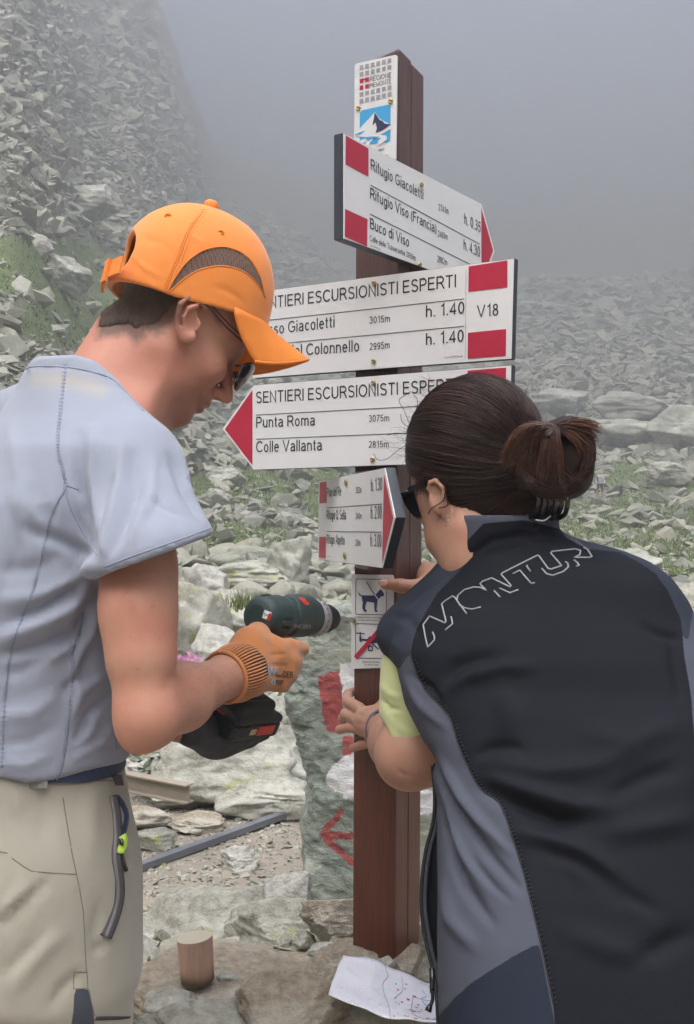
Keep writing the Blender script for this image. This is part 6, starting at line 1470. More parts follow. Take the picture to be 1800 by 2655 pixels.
for nm, (V, Q) in zip(('arm', 'arm'), pw2[1:]):
    me = mesh(nm, V, Q); body_attrs(me, len(V)); attrv = np.clip(1 - np.abs(topx(V)[:, 0] - 885) / 40, 0, 0.5); obj(nm, me, M_skin_w, wom, True)
def nail(c, ax, nrm, l_, w_, parent):
    bm = bmesh.new(); bmesh.ops.create_uvsphere(bm, u_segments=14, v_segments=8, radius=1.0)
    M_ = frame(c, ax, nrm)
    for v in bm.verts: v.co = Vector((v.co.x * l_, v.co.y * w_, v.co.z * 0.0016))
    bm.transform(M_); return obj('finger_nail', bm_me(bm), M_nail, parent, True)
nail(W(993, 1511, 1.7505), (-1, 0.1, 0.05), (-0.2, -1, 0.35), 0.0078, 0.0058, wom)
nail(W(881, 1887, 1.7945), (-1, 0.4, 0.0), (-0.2, -0.7, 0.6), 0.0050, 0.0042, wom); nail(W(915, 1936, 1.7785), (-1, 0.4, -0.2), (-0.2, -0.8, 0.5), 0.0046, 0.0038, wom)
# wrist watch with pale violet strap
M_strap = plain('strap_violet', (0.16, 0.13, 0.17), 0.6)
wt = thing('wristwatch', W(972, 1900, 1.72), 'dark wristwatch with thin violet strap on the hand holding the post', 'watch')
axw = np.asarray(WWR) - np.asarray(W(965, 1878, 1.757)); axw /= np.linalg.norm(axw); q1 = np.cross(axw, [0, 0, 1.0]); q1 /= np.linalg.norm(q1); q2 = np.cross(axw, q1)
cwr = np.asarray(W(984, 1886, 1.738))
pts = [cwr + q1 * 0.0235 * math.cos(a_) + q2 * 0.0265 * math.sin(a_) for a_ in np.linspace(0, 2 * math.pi, 37)]
bm = bmesh.new(); tube(bm, pts, 0.0030, 8, False); obj('strap', bm_me(bm), M_strap, wt, True)
bm = bmesh.new(); tube(bm, [p + axw * 0.006 for p in pts], 0.0014, 6, False); obj('cord', bm_me(bm), M_black_pl, wt, True)
bm = bmesh.new(); bmesh.ops.create_uvsphere(bm, u_segments=18, v_segments=10, radius=1.0)
for v in bm.verts: v.co = Vector((v.co.x * 0.008, v.co.y * 0.005, v.co.z * 0.008))
bm.transform(Matrix.Translation(WV(972, 1928, 1.700))); obj('watch_case', bm_me(bm), M_black_pl, wt, True)
bm = bmesh.new(); bmesh.ops.create_uvsphere(bm, u_segments=12, v_segments=8, radius=1.0)
for v in bm.verts: v.co = Vector((v.co.x * 0.010, v.co.y * 0.004, v.co.z * 0.004))
bm.transform(Matrix.Translation(WV(990, 1872, 1.695)) @ Matrix.Rotation(R(20), 4, 'Y')); obj('strap_knot', bm_me(bm), M_strap, wt, True)
# yellow sleeve
def f_ysl(P):
    d = s_cone(P, W(1074, 1730, 1.565), W(1064, 1915, 1.535), 0.047, 0.0445)
    p = topx(P.reshape(-1, 3)); xx, yy = p[:, 0].reshape(P.shape[:-1]), p[:, 1].reshape(P.shape[:-1])
    hem = yy - np.interp(xx, [960, 1000, 1030, 1060, 1090, 1120, 1140], [1820, 1880, 1942, 1964, 1960, 1935, 1900])
    d = smax(d, (hem / F * 1.53).astype(np.float32), 0.003)
    return d + 0.0015 * fbm(P[..., 0] * 20, P[..., 1] * 20, P[..., 2] * 14, 3)
V, Q = nets(f_ysl, (0.0, 1.45, 0.80), (0.18, 1.66, 1.05), 0.0028); V = relax(V, Q, 4); N = vnormals(V, Q)
for ln, w_, a_ in [([(985, 1810), (1010, 1835), (1040, 1840)], 7, -0.004), ([(980, 1770), (1010, 1800), (1045, 1815)], 9, 0.003), ([(1000, 1850), (1040, 1890), (1070, 1910)], 10, 0.002)]: V = crease(V, N, ln, w_, a_)
M_yel = fabric('tshirt_yellow', (0.56, 0.60, 0.30), weave=900, wr=0.1)
obj('t_shirt_sleeve', mesh('t_shirt_sleeve', V, Q), M_yel, wom, True)
# earring
obj('earring', tube_me([W(1161 + 3 * math.cos(a_), 1343 + 8 * math.sin(a_), WE - 0.010) for a_ in np.linspace(0.5, 5.5, 12)], 0.0005, 6), M_steel, wom, True)
# sunglasses
gw = thing('sunglasses', W(1060, 1300, 1.60), 'black thick-rimmed sunglasses on the face of the woman beside the post', 'sunglasses')
def W3(x_, y_): return (980 + 0.3934 * x_, 940 + 0.3934 * y_)
LD = 1.525
Lp = [W3(*p) for p in [(155, 868), (270, 812), (290, 850), (292, 1025), (240, 1022), (200, 975), (168, 925)]]
bm = bmesh.new(); fr = [W(x_, y_, LD + (x_ - 1092) * -0.00045) for x_, y_ in Lp]; cpt = sum(fr) / len(fr)
ra_ = [bm.verts.new(Vector(p)) for p in fr]; rb_ = [bm.verts.new(Vector(p + np.array([0.004, 0.012, 0]))) for p in fr]
bm.faces.new(ra_); bm.faces.new(rb_[::-1])
for i in range(len(fr)): bm.faces.new((ra_[i], ra_[(i + 1) % len(fr)], rb_[(i + 1) % len(fr)], rb_[i]))
bmesh.ops.recalc_face_normals(bm, faces=bm.faces); bmesh.ops.bevel(bm, geom=list(bm.edges), offset=0.002, segments=2, affect='EDGES'); obj('lens', bm_me(bm), M_lens, gw, False)
tpp = [W(*W3(165, 880), LD + 0.02), W(*W3(215, 838), LD - 0.002), W(*W3(280, 812), LD - 0.012), W(*W3(335, 800), WE + 0.0), W(*W3(370, 815), WE + 0.004)]
ribbon([tpp[0], tpp[1], tpp[2], tpp[3], tpp[4]], (0, 0, 1), 0.0085, 0.003, 'temple', M_black_pl, gw)
obj('rim', tube_me([W(*W3(150, 870), LD + 0.045)] + [W(*W3(*p), LD + 0.004) for p in [(165, 866), (210, 842), (270, 812)]], 0.0028, 8), M_black_pl, gw, True)
# ---- hair
HC = W(1226, 1170, 1.535)
Rh = Matrix.Rotation(R(14), 3, 'Y'); Rh = np.array(Rh)
def f_hair0(P):
    d = s_ell(P, W(1236, 1152, 1.535), (0.090, 0.100, 0.094))
    d = smin(d, s_ell(P, W(1188, 1190, 1.55), (0.060, 0.080, 0.080)), 0.04)
    d = smin(d, s_ell(P, W(1270, 1265, 1.53), (0.070, 0.075, 0.055)), 0.05)
    d = smin(d, s_cone(P, W(1310, 1230, 1.50), W(1370, 1240, 1.45), 0.055, 0.035), 0.03)
    d = smin(d, s_cone(P, W(1262, 1335, 1.50), W(1350, 1350, 1.475), 0.036, 0.036), 0.03)
    # keep the face and the ear clear
    fc = s_ell(P, W(1098, 1330, 1.57), (0.040, 0.09, 0.066), None); fc = np.minimum(fc, s_ell(P, W(1128, 1300, WE - 0.01), (0.0165, 0.035, 0.030)))
    fc = np.minimum(fc, s_cone(P, W(1120, 1400, 1.52), W(1215, 1440, 1.50), 0.045, 0.030)); fc = np.minimum(fc, s_ell(P, W(1068, 1262, 1.60), (0.024, 0.08, 0.024)))
    return smax(d, -fc, 0.008)
def f_hairm(P):
    q = P - HC.astype(np.float32)
    a = np.arctan2(q[..., 2], q[..., 0]); return f_hair0(P)
V, Q = nets(f_hairm, HC - np.array([0.14, 0.16, 0.14]), HC + np.array([0.14, 0.15, 0.13]), 0.0034); V = relax(V, Q, 1)
t = NT('hair_dark'); vec = t.coord(); n = t.noise(160, 4, 0.7, t.mapping(vec, (1, 1, 0.5)))
c = t.mix(n, (0.010, 0.006, 0.006), (0.030, 0.016, 0.014)); M_hair = t.fin(c, 0.55, spec=0.35)
t = NT('hair_strand'); hv_ = t.attr('tone'); c = t.ramp(hv_, [(0.0, (0.012, 0.006, 0.006)), (0.55, (0.045, 0.021, 0.017)), (0.85, (0.10, 0.046, 0.030)), (1.0, (0.22, 0.10, 0.055))]); M_strand = t.fin(c, 0.42, spec=0.5)
hr = obj('hair', mesh('hair', V, Q), M_hair, wom, True)
def grad(f, P, e=0.0015):
    P = P.astype(np.float32); g_ = np.stack([f(P + np.eye(3, dtype=np.float32)[i] * e) - f(P - np.eye(3, dtype=np.float32)[i] * e) for i in range(3)], -1); return g_ / (np.linalg.norm(g_, axis=-1, keepdims=True) + 1e-9)
def strands_mesh(paths, rad, tones, name, parent, mat, tone_end=0.0):
    """paths (n, k, 3) -> thin three-sided hairs joined in one mesh"""
    paths = np.asarray(paths); n_, k_, _ = paths.shape
    T = np.gradient(paths, axis=1); T /= np.linalg.norm(T, axis=2, keepdims=True) + 1e-9
    ref = np.where(np.abs(T[..., 2:3]) < 0.9, np.array([0, 0, 1.0]), np.array([1.0, 0, 0])); A_ = np.cross(T, ref); A_ /= np.linalg.norm(A_, axis=2, keepdims=True) + 1e-9; B_ = np.cross(T, A_)
    taper = np.interp(np.linspace(0, 1, k_), [0, 0.1, 0.75, 1], [0.7, 1, 0.85, 0.25])[None, :, None] * np.asarray(rad).reshape(-1, 1, 1)
    Vv = np.stack([paths + taper * (A_ * math.cos(2 * math.pi * j / 3) + B_ * math.sin(2 * math.pi * j / 3)) for j in range(3)], 2)
    idx = np.arange(n_ * k_ * 3).reshape(n_, k_, 3); fs = []
    for j in range(3):
        a_, b_ = idx[:, :-1, j], idx[:, :-1, (j + 1) % 3]; c_, d_ = idx[:, 1:, (j + 1) % 3], idx[:, 1:, j]; fs.append(np.stack([a_, b_, c_, d_], -1).reshape(-1, 4))
    me = mesh(name, Vv.reshape(-1, 3), np.concatenate(fs)); tn = np.clip(np.asarray(tones).reshape(-1, 1) + tone_end * np.linspace(0, 1, k_)[None], 0, 1); attr(me, 'tone', np.repeat(tn.reshape(-1), 3))
    o_ = obj(name, me, mat, parent, True); o_['kind'] = 'stuff'; return o_
rng = np.random.RandomState(21)
# combed strands: from all over the scalp towards the gathering point behind the head
BP = W(1405, 1215, 1.455)
Nv = vnormals(V, Q); ok = np.where((Nv[:, 1] < 0.55) & (np.linalg.norm(V - BP, axis=1) > 0.045))[0]
st_ = V[rng.choice(ok, 5200)] + rng.randn(5200, 3) * 0.001; K = 16; path = [st_]; p = st_.copy(); lens_ = np.linalg.norm(BP - st_, axis=1)
upv = np.array([0, 0, 1.0])
for k in range(K - 1):
    g_ = grad(f_hair0, p); dirn = BP - p; dist = np.linalg.norm(dirn, axis=1, keepdims=True); dirn = dirn / (dist + 1e-9)
    sag = np.array([0.0, 0, -0.42]) * np.clip((p[:, 2:3] - BP[2]) / 0.06, -0.4, 1) * np.clip(dist / 0.15, 0, 1) * 0.5
    dirn = dirn + sag * -0.6; dirn = dirn - g_ * (dirn * g_).sum(1, keepdims=True); dirn /= np.linalg.norm(dirn, axis=1, keepdims=True) + 1e-9
    p = p + dirn * np.minimum(lens_[:, None] * rng.uniform(0.7, 1.0, (len(p), 1)) / (K - 3), dist)
    for _ in range(2): p = p - grad(f_hair0, p) * (f_hair0(p.astype(np.float32)) - 0.0006)[:, None]
    path.append(p + grad(f_hair0, p) * 0.0005 * rng.rand(len(p), 1))
paths = np.stack(path, 1) + (np.cumsum(np.cumsum(rng.randn(5200, K, 3), 1), 1) * 0.00007)
strands_mesh(paths, rng.uniform(0.0003, 0.00060, 5200), np.clip(rng.beta(1.6, 2.6, 5200), 0, 0.9), 'hair_strands', hr, M_strand)
# bun: core masses and looped locks
BC = W(1430, 1190, 1.42); KN = W(1437, 1108, 1.375)
def f_bun(P):
    d = s_ell(P, W(1405, 1180, 1.44), (0.052, 0.045, 0.040)); d = smin(d, s_ell(P, W(1475, 1175, 1.42), (0.034, 0.040, 0.048)), 0.02)
    d = smin(d, s_ell(P, W(1430, 1248, 1.43), (0.048, 0.036, 0.026)), 0.02)
    return d
V, Q = nets(f_bun, BC - 0.12, BC + 0.12, 0.0035); obj('bun', mesh('bun', V, Q), M_hair, hr, True)
M_rb = M_strand
def locks(n_, f, K=14):
    Ps = []
    for i in range(n_): Ps.append(f(rng))
    return np.array(Ps)
def bez(p0, p1, p2, p3, K=14):
    t_ = np.linspace(0, 1, K)[:, None]; return (1 - t_) ** 3 * p0 + 3 * (1 - t_) ** 2 * t_ * p1 + 3 * (1 - t_) * t_ ** 2 * p2 + t_ ** 3 * p3
def jit(s_): return rng.randn(3) * s_
def fan_left(r_):
    u = r_.rand(); e = W(1300 + 110 * u + r_.randn() * 6, 1195 + 45 * u + r_.randn() * 10, 1.415 - 0.02 * u); m = W(1335 + 70 * u, 1085 + 22 * u + r_.randn() * 5, 1.385 - 0.012 * u)
    return bez(KN + jit(0.0015), W(1400, 1092 + 8 * u, 1.372) + jit(0.003), m + jit(0.003), e)
def fan_mid(r_):
    u = r_.rand(); e = W(1395 + 65 * u + r_.randn() * 5, 1225 + r_.randn() * 12, 1.37); return bez(KN + jit(0.0015), W(1420 + 25 * u, 1112, 1.362) + jit(0.003), W(1405 + 50 * u, 1160, 1.358) + jit(0.003), e)
def fan_right(r_):
    u = r_.rand(); a_ = R(8 - 62 * u); L = 108 + r_.randn() * 9; e = W(1440 + L * math.cos(a_), 1112 - L * math.sin(a_) * 0.85, 1.39 + 0.01 * r_.randn()); m = W(1440 + 0.55 * L * math.cos(a_ + 0.35), 1104 - 0.5 * L * math.sin(a_ + 0.35), 1.368)
    return bez(KN + jit(0.0015), KN + (m - KN) * 0.5 + jit(0.002), m + jit(0.003), e)
def loop_low(r_):
    u = r_.rand(); off_ = (u - 0.5) * 46
    c1 = [(1352, 1222 + off_ * 0.5), (1400, 1262 + off_), (1470, 1262 + off_ * 1.1), (1520 + off_ * 0.3, 1215 + off_ * 0.6), (1515 - off_ * 0.2, 1150 + off_ * 0.6)]
    cc = catmull([W(x_, y_, 1.395 + 0.0005 * abs(off_) + 0.012 * (i == 0)) + jit(0.002) for i, (x_, y_) in enumerate(c1)], 4); return np.array(cc)[:14] if len(cc) >= 14 else np.array(cc)
def loop_right(r_):
    u = r_.rand(); o1 = (u - 0.5) * 60; c1 = [(1450 + o1 * 0.3, 1122), (1492 + o1 * 0.6, 1120 + r_.randn() * 3), (1522 + o1 * 0.5, 1165), (1510 + o1 * 0.6, 1225), (1460 + o1 * 0.3, 1280 + o1 * 0.1)]
    cc = catmull([W(x_, y_, 1.378 + abs(o1) * 0.0004) + jit(0.002) for x_, y_ in c1], 4); return np.array(cc)[:14]
for fn, cnt, tb, te in ((fan_left, 620, 0.50, 0.30), (fan_mid, 420, 0.50, 0.22), (fan_right, 420, 0.52, 0.40), (loop_low, 700, 0.38, 0.15), (loop_right, 620, 0.40, 0.12)):
    P_ = locks(cnt, fn); strands_mesh(P_, rng.uniform(0.00035, 0.00075, cnt), np.clip(rng.beta(2.0, 2.0, cnt) * 0.6 + tb * 0.5, 0, 1), 'lock', hr, M_strand, te)
# claw clip
M_clip = M_black_pl
cl_ = thing('hair_clip', W(1420, 1320, 1.45), 'shiny black claw clip holding the underside of the hair bun', 'hair clip')
for i in range(6):
    x_ = 1385 + 15 * i; pts = catmull([W(x_, 1255, 1.43), W(x_ + 12, 1292, 1.405), W(x_ + 6, 1325 + 6 * (i % 2), 1.415), W(x_ - 14, 1345, 1.44)], 5)
    obj('claw', tube_me(pts, 0.0034, 8), M_clip, cl_, True)
obj('spine', tube_me(catmull([W(1378, 1262, 1.425), W(1420, 1275, 1.405), W(1468, 1270, 1.415)], 6), 0.006, 10), M_clip, cl_, True)
obj('spring_wire', tube_me(catmull([W(1388, 1348, 1.41), W(1410, 1350, 1.405), W(1428, 1338, 1.41)], 5), 0.001, 6), M_steel, cl_, True)
# flyaways
fly = []
for i in range(150):
    a_ = rng.uniform(0, 1); base = W(*(np.array([1160, 995]) * (1 - a_) + np.array([1058, 1190]) * a_ + rng.randn(2) * 6), 1.54 + 0.03 * rng.rand()) if i < 105 else W(rng.uniform(1190, 1400), rng.uniform(985, 1060), 1.52)
    L = rng.uniform(0.008, 0.040); d0 = np.array([-1.0, 0, rng.uniform(-0.3, 0.7)]) if i < 105 else np.array([rng.uniform(-0.6, 0.8), -0.2, 1.0]) * 0.5
    fly.append(bez(base, base + d0 * L * 0.4 + jit(0.003), base + d0 * L * 0.8 + jit(0.007), base + d0 * L + jit(0.010)))
for i in range(170):
    a_ = rng.uniform(0, 6.283); rr9 = rng.uniform(0.25, 1.0); b9 = np.asarray(W(1432 + 100 * rr9 * math.cos(a_), 1185 + 88 * rr9 * math.sin(a_), 1.385)); d9 = np.array([math.cos(a_), -0.3, -math.sin(a_) + 0.3 * rng.randn()]); L = rng.uniform(0.008, 0.026); fly.append(bez(b9, b9 + d9 * L * 0.4 + jit(0.004), b9 + d9 * L * 0.8 + jit(0.006), b9 + d9 * L + jit(0.008)))
strands_mesh(np.array(fly), rng.uniform(0.00012, 0.00022, len(fly)), rng.uniform(0.1, 0.95, len(fly)), 'flyaway_hair', hr, M_strand)
C3 = lambda a_: [W(*W3(x_, y_), 1.60) for x_, y_ in a_]
long_ = [C3([(205, 400), (175, 320), (140, 250), (190, 210), (215, 190)]), C3([(215, 400), (250, 320), (262, 250), (235, 215)]), C3([(195, 540), (130, 580), (60, 635), (0, 640), (-30, 600)]), C3([(200, 470), (120, 465), (60, 480)]), C3([(205, 430), (160, 390), (150, 340)]), C3([(440, 860), (430, 910), (350, 965), (332, 1000)]), C3([(450, 880), (460, 940), (400, 960)])]
for i, L in enumerate(long_):
    if i >= 5: L = [p - np.array([0, 0.155, 0]) * 1.0 if False else W(*topx(p[None])[0], WE - 0.012) for p in L]
    o = obj('loose_lock', tube_me(catmull(L, 6), 0.00045 if i < 5 else 0.0009, 5), M_hair, hr, True)
# nape and temple wisps
ws = []
for i in range(420):
    if i < 260: x0, y0 = rng.uniform(1215, 1310), rng.uniform(1330, 1362); ws.append(bez(W(x0 + 30, y0 - 25, 1.475), W(x0 + 15, y0, 1.462) + jit(0.002), W(x0, y0 + 12, 1.462) + jit(0.003), W(x0 - 22 + rng.randn() * 8, y0 + 22 + rng.randn() * 10, 1.466)))
    else: x0, y0 = rng.uniform(1075, 1112), rng.uniform(1222, 1256); ws.append(bez(W(x0 + 20, y0 - 22, 1.485), W(x0 + 8, y0 - 5, 1.482) + jit(0.001), W(x0, y0 + 14, 1.484) + jit(0.002), W(x0 + rng.randn() * 6, y0 + 34 + rng.randn() * 8, 1.49)))
strands_mesh(np.array(ws), np.full(420, 0.0003), rng.uniform(0.1, 0.6, 420), 'hair_wisps', hr, M_strand)
# ---- vest
rows = np.array([ # py, left, right, D, half depth
 (1372, 1222, 1440, 1.49, 0.050), (1395, 1206, 1478, 1.49, 0.058), (1425, 1190, 1590, 1.49, 0.074), (1455, 1160, 1635, 1.485, 0.090), (1500, 1142, 1690, 1.48, 0.104), (1560, 1095, 1732, 1.475, 0.115), (1630, 1045, 1762, 1.46, 0.122), (1700, 1015, 1785, 1.445, 0.126),
 (1780, 1020, 1812, 1.43, 0.128), (1850, 1042, 1828, 1.41, 0.130), (2000, 1118, 1856, 1.37, 0.132), (2150, 1140, 1875, 1.34, 0.133), (2300, 1138, 1905, 1.31, 0.136), (2500, 1138, 1945, 1.28, 0.142), (2655, 1140, 1960, 1.26, 0.146), (2900, 1150, 1960, 1.23, 0.15)])
zz = CZ - (rows[:, 0] - 1327.5) / F * (rows[:, 3] - rows[:, 4] * 0.6); cxr = ((rows[:, 1] + rows[:, 2]) / 2 - 900) / F * rows[:, 3]; axr = (rows[:, 2] - rows[:, 1]) / 2 / F * rows[:, 3]
o_ = np.argsort(zz); zz, cxr, axr, Dr, hr_ = zz[o_], cxr[o_], axr[o_], rows[o_, 3], rows[o_, 4]
def f_torso(P):
    z = P[..., 2]; cx = np.interp(z, zz, cxr); a = np.interp(z, zz, axr); cy = np.interp(z, zz, Dr); b = np.interp(z, zz, hr_)
    x_ = P[..., 0] - cx; sk = -0.30 * x_ * np.clip((z - 0.6) / 0.3, 0.3, 1); y_ = P[..., 1] - cy - sk
    ex = 2.5; e = (np.abs(x_ / a) ** ex + np.abs(y_ / b) ** ex) ** (1 / ex); return (e - 1) * np.minimum(a, b) * 0.95
ARMH = [(972, 1670), (985, 1690), (1028, 1732), (1040, 1793), (1046, 1872), (1074, 1908), (1124, 1957), (1132, 1978), (1118, 2000), (900, 2000), (900, 1660)]
def f_vest(P):
    d = f_torso(P)
    d = smin(d, s_cone(P, W(1185, 1562, 1.52), W(1058, 1648, 1.575), 0.050, 0.044), 0.03)
    d = smin(d, s_cone(P, W(1630, 1575, 1.41), W(1695, 1655, 1.44), 0.056, 0.052), 0.03)
    p = topx(P.reshape(-1, 3)); am = (spoly(p, ARMH) / F * 1.55).reshape(P.shape[:-1]).astype(np.float32)
    d = smax(d, -am, 0.006)
    # upright collar
    cz = P - W(1306, 1398, 1.49).astype(np.float32); r_ = np.sqrt((cz[..., 0] / 0.065) ** 2 + (cz[..., 1] / 0.056) ** 2)
    col = smax(np.abs((r_ - 1) * 0.058) - 0.0045, np.abs(cz[..., 2] - 0.004 + 0.10 * 0) - 0.028, 0.003)
    d = smin(d, col, 0.008)
    hole = smax((r_ - 0.92) * 0.058, -(cz[..., 2] + 0.012), 0.003); d = smax(d, -hole, 0.003)
    return d + 0.0012 * fbm(P[..., 0] * 12, P[..., 1] * 12, P[..., 2] * 8, 3)
V, Q = nets(f_vest, (0.02, 1.06, 0.52), (0.52, 1.68, 1.18), 0.0046); V = relax(V, Q, 1); N = vnormals(V, Q)
K1 = lambda a_: [(960 + 0.5657 * x_, 1340 + 0.5657 * y_) for x_, y_ in a_]
for ln, w_, a_ in [(K1([(340, 760), (400, 690), (480, 655), (600, 650)]), 26, -0.0045), (K1([(360, 800), (450, 730), (600, 690), (760, 690)]), 22, 0.004), (K1([(480, 1100), (560, 1060), (640, 1050), (700, 1070)]), 18, -0.004), (K1([(560, 1130), (800, 1170), (1000, 1150), (1200, 1080)]), 30, 0.004),
    (K1([(520, 1240), (700, 1330), (850, 1390), (960, 1400)]), 24, -0.007), (K1([(540, 1200), (750, 1270), (950, 1330), (1100, 1330)]), 28, 0.006), (K1([(640, 1440), (800, 1480), (980, 1540), (1150, 1650)]), 28, 0.005), (K1([(780, 1500), (950, 1580), (1150, 1740), (1300, 1800)]), 26, -0.006), (K1([(860, 1560), (1050, 1680), (1250, 1820)]), 22, 0.004),
    (K1([(1100, 1280), (1250, 1200), (1400, 1150)]), 30, -0.004), (K1([(1000, 1000), (1200, 1040), (1400, 950)]), 34, 0.003), (K1([(600, 800), (640, 900), (620, 1000)]), 40, 0.003), (K1([(1100, 1450), (1300, 1420), (1480, 1380)]), 36, 0.004), (K1([(1200, 2050), (1350, 1960), (1480, 1900)]), 34, -0.004), (K1([(900, 1900), (1100, 1980), (1300, 2050)]), 40, 0.003),
    (K1([(300, 1120), (380, 1300), (460, 1420), (560, 1560), (680, 1700)]), 11, -0.005), (K1([(320, 1110), (420, 1290), (520, 1420), (640, 1540)]), 14, 0.005), (K1([(310, 1200), (360, 1380), (430, 1560), (540, 1720)]), 14, 0.004), (K1([(300, 1250), (340, 1420), (390, 1600), (430, 1640)]), 9, -0.004), (K1([(460, 1560), (560, 1680), (640, 1760)]), 8, -0.003), (K1([(320, 1650), (370, 1850), (480, 1980)]), 20, 0.004), (K1([(350, 1500), (440, 1700), (560, 1860)]), 16, -0.004),
    (K1([(180, 720), (280, 780), (330, 860)]), 9, -0.003), (K1([(160, 760), (240, 880), (340, 960)]), 12, 0.003), (K1([(90, 450), (180, 470), (220, 540)]), 16, -0.002), (K1([(150, 420), (240, 340), (330, 290)]), 10, -0.002), (K1([(430, 200), (550, 110), (700, 80), (800, 100)]), 8, -0.003), (K1([(880, 90), (960, 140), (1060, 160)]), 8, 0.003),
    (K1([(1240, 500), (1330, 540), (1420, 560)]), 14, -0.003), (K1([(1380, 560), (1400, 700), (1430, 820)]), 16, -0.003)]: V = crease(V, N, ln, w_ * 0.85, a_ * 1.9)
for k in range(13):                                   # gathered elastic of the armhole
    y_ = 750 + k * 24; x_ = np.interp(y_, [700, 800, 940, 1000, 1060], [112, 142, 152, 190, 250]); V = crease(V, N, K1([(x_ + 2, y_), (x_ + 34, y_ + 7)]), 3.0, -0.0016)
N = vnormals(V, Q); pp = topx(V)
BL_ = K1([(425, 232), (300, 360), (210, 520), (185, 620), (192, 660), (250, 790), (360, 910), (400, 1030), (450, 1150), (510, 1250), (590, 1310), (640, 1430), (700, 1620), (770, 1900), (840, 2230), (855, 2500)])
BR_ = K1([(1000, 150), (1150, 165), (1240, 215), (1310, 262), (1370, 350), (1425, 480), (1440, 640), (1468, 800), (1485, 990), (1560, 1500), (1600, 2500)])
back_poly = BL_ + BR_[::-1] + K1([(900, 95), (870, 55), (700, 15), (520, 30), (445, 110)])
back = spoly(pp, back_poly); lowp = spoly(pp, K1([(775, 1958), (690, 1995), (550, 2080), (460, 2140), (380, 2215), (305, 2300), (280, 2600), (900, 2600)])); shl = spoly(pp, K1([(-50, 200), (425, 150), (425, 232), (300, 360), (210, 520), (185, 620), (133, 692), (105, 700), (20, 620), (-80, 600)])); shl = np.minimum(shl, spoly(pp, K1([(900, 60), (1150, 100), (1500, 300), (1460, 560), (1440, 560), (1370, 350), (1240, 215), (1000, 150)])))
fr_ = N[:, 1] < 0.45
attr(me := mesh('vest', V, Q), 'back', np.where(fr_, back, 60)); attr(me, 'low', np.where(fr_, lowp, 60)); attr(me, 'shoulder', np.where(fr_, shl, 60))
sl_ = np.minimum.reduce([polydist(pp, BL_)[0], polydist(pp, BR_)[0], polydist(pp, K1([(775, 1958), (690, 1995), (550, 2080), (460, 2140), (380, 2215), (305, 2300)]))[0], polydist(pp, K1([(185, 620), (133, 692)]))[0]]); attr(me, 'seam', np.where(fr_, sl_, 60))
Vn = V.copy()
t = NT('vest_fabric'); vec = t.coord(); n = t.noise(7, 5, 0.6); wv = t.noise(900, 2, 0.5); rib = t.wave(520, t.mapping(vec, rot=(0, R(8), 0)), 0.6, 'Z', 1); 
cb = t.mix(n, (0.0072, 0.0086, 0.0125), (0.0110, 0.0130, 0.0185)); cb = t.mix(t.math('MULTIPLY', rib, 0.25), cb, (0.006, 0.007, 0.009)); cg = t.mix(n, (0.062, 0.068, 0.092), (0.080, 0.088, 0.115)); cn = t.mix(n, (0.024, 0.029, 0.042), (0.033, 0.040, 0.056))
c = t.mix(t.step(t.attr('shoulder'), 0, 0.7), cg, cn); c = t.mix(t.step(t.attr('low'), 0, 0.7), c, (0.018, 0.023, 0.038)); c = t.mix(t.step(t.attr('back'), 0, 0.7), c, cb)
c = t.mix(t.math('MULTIPLY', t.step(t.attr('seam'), 1.6, 0.8), 0.8), c, (0.006, 0.007, 0.010))
M_vest = t.fin(c, 0.75, t.bump(t.math('ADD', wv, t.math('MULTIPLY', t.noise(45, 4), 0.9)), 0.3, 0.0012), sheen=0.0, spec=0.12)
vest = obj('vest', me, M_vest, wom, True)
M_seam = plain('seam_black', (0.008, 0.009, 0.012), 0.7); M_line = plain('print_silver', (0.27, 0.28, 0.30), 0.45)
# depth lookup on the finished vest surface
from mathutils.bvhtree import BVHTree
bvh_v = BVHTree.FromPolygons([Vector(v) for v in Vn], [tuple(int(i) for i in q_) for q_ in Q])
def on_vest(x_, y_, off=0.001):
    d_ = (WV(x_, y_, 1.0) - Vector((0, 0, CZ))); L_ = d_.length; h_ = bvh_v.ray_cast(Vector((0, 0, CZ)), d_.normalized())
    if h_[0] is None: return W(x_, y_, 1.4)
    D_ = h_[0].y; return W(x_, y_, D_ - off)
obj('seam_piping', tube_me(run(cm2(BL_[1:-1], 4), on_vest, 8, 0.0003), 0.0010, 6), M_seam, vest, True)
Mz = lambda a_: [(1000 + 0.3934 * x_, 1340 + 0.3934 * y_) for x_, y_ in a_]
LOGO = [[(310, 760), (322, 790), (322, 812), (278, 860), (262, 790), (248, 712), (290, 655), (390, 700), (398, 690), (370, 575), (390, 555), (440, 523), (455, 530), (535, 640)],
 [(432, 658), (442, 705), (392, 748)], [(470, 560), (475, 520), (520, 480), (580, 464), (625, 466), (665, 487), (622, 442), (640, 425), (700, 404), (715, 412), (820, 463), (828, 455), (762, 380), (770, 370), (1000, 254), (1010, 256), (1070, 340), (1090, 346), (1160, 322), (1090, 240), (1098, 228), (1250, 212), (1285, 222), (1280, 250), (1245, 268), (1345, 268), (1360, 262), (1330, 215), (1305, 200)],
 [(485, 580), (520, 600), (570, 610), (628, 595)], [(715, 487), (755, 530)], [(750, 470), (820, 502), (875, 480)], [(838, 375), (885, 352), (960, 440), (984, 434)], [(925, 325), (938, 320)], [(930, 325), (955, 360)], [(1030, 340), (1060, 375), (1100, 386), (1170, 362), (1205, 330), (1200, 305), (1185, 296)], [(1242, 285), (1262, 300), (1276, 320), (1255, 326)]]
for L in LOGO: obj('logo_line', tube_me(run(Mz(L), on_vest, 5, 0.0004), 0.0011, 6), M_line, vest, True)
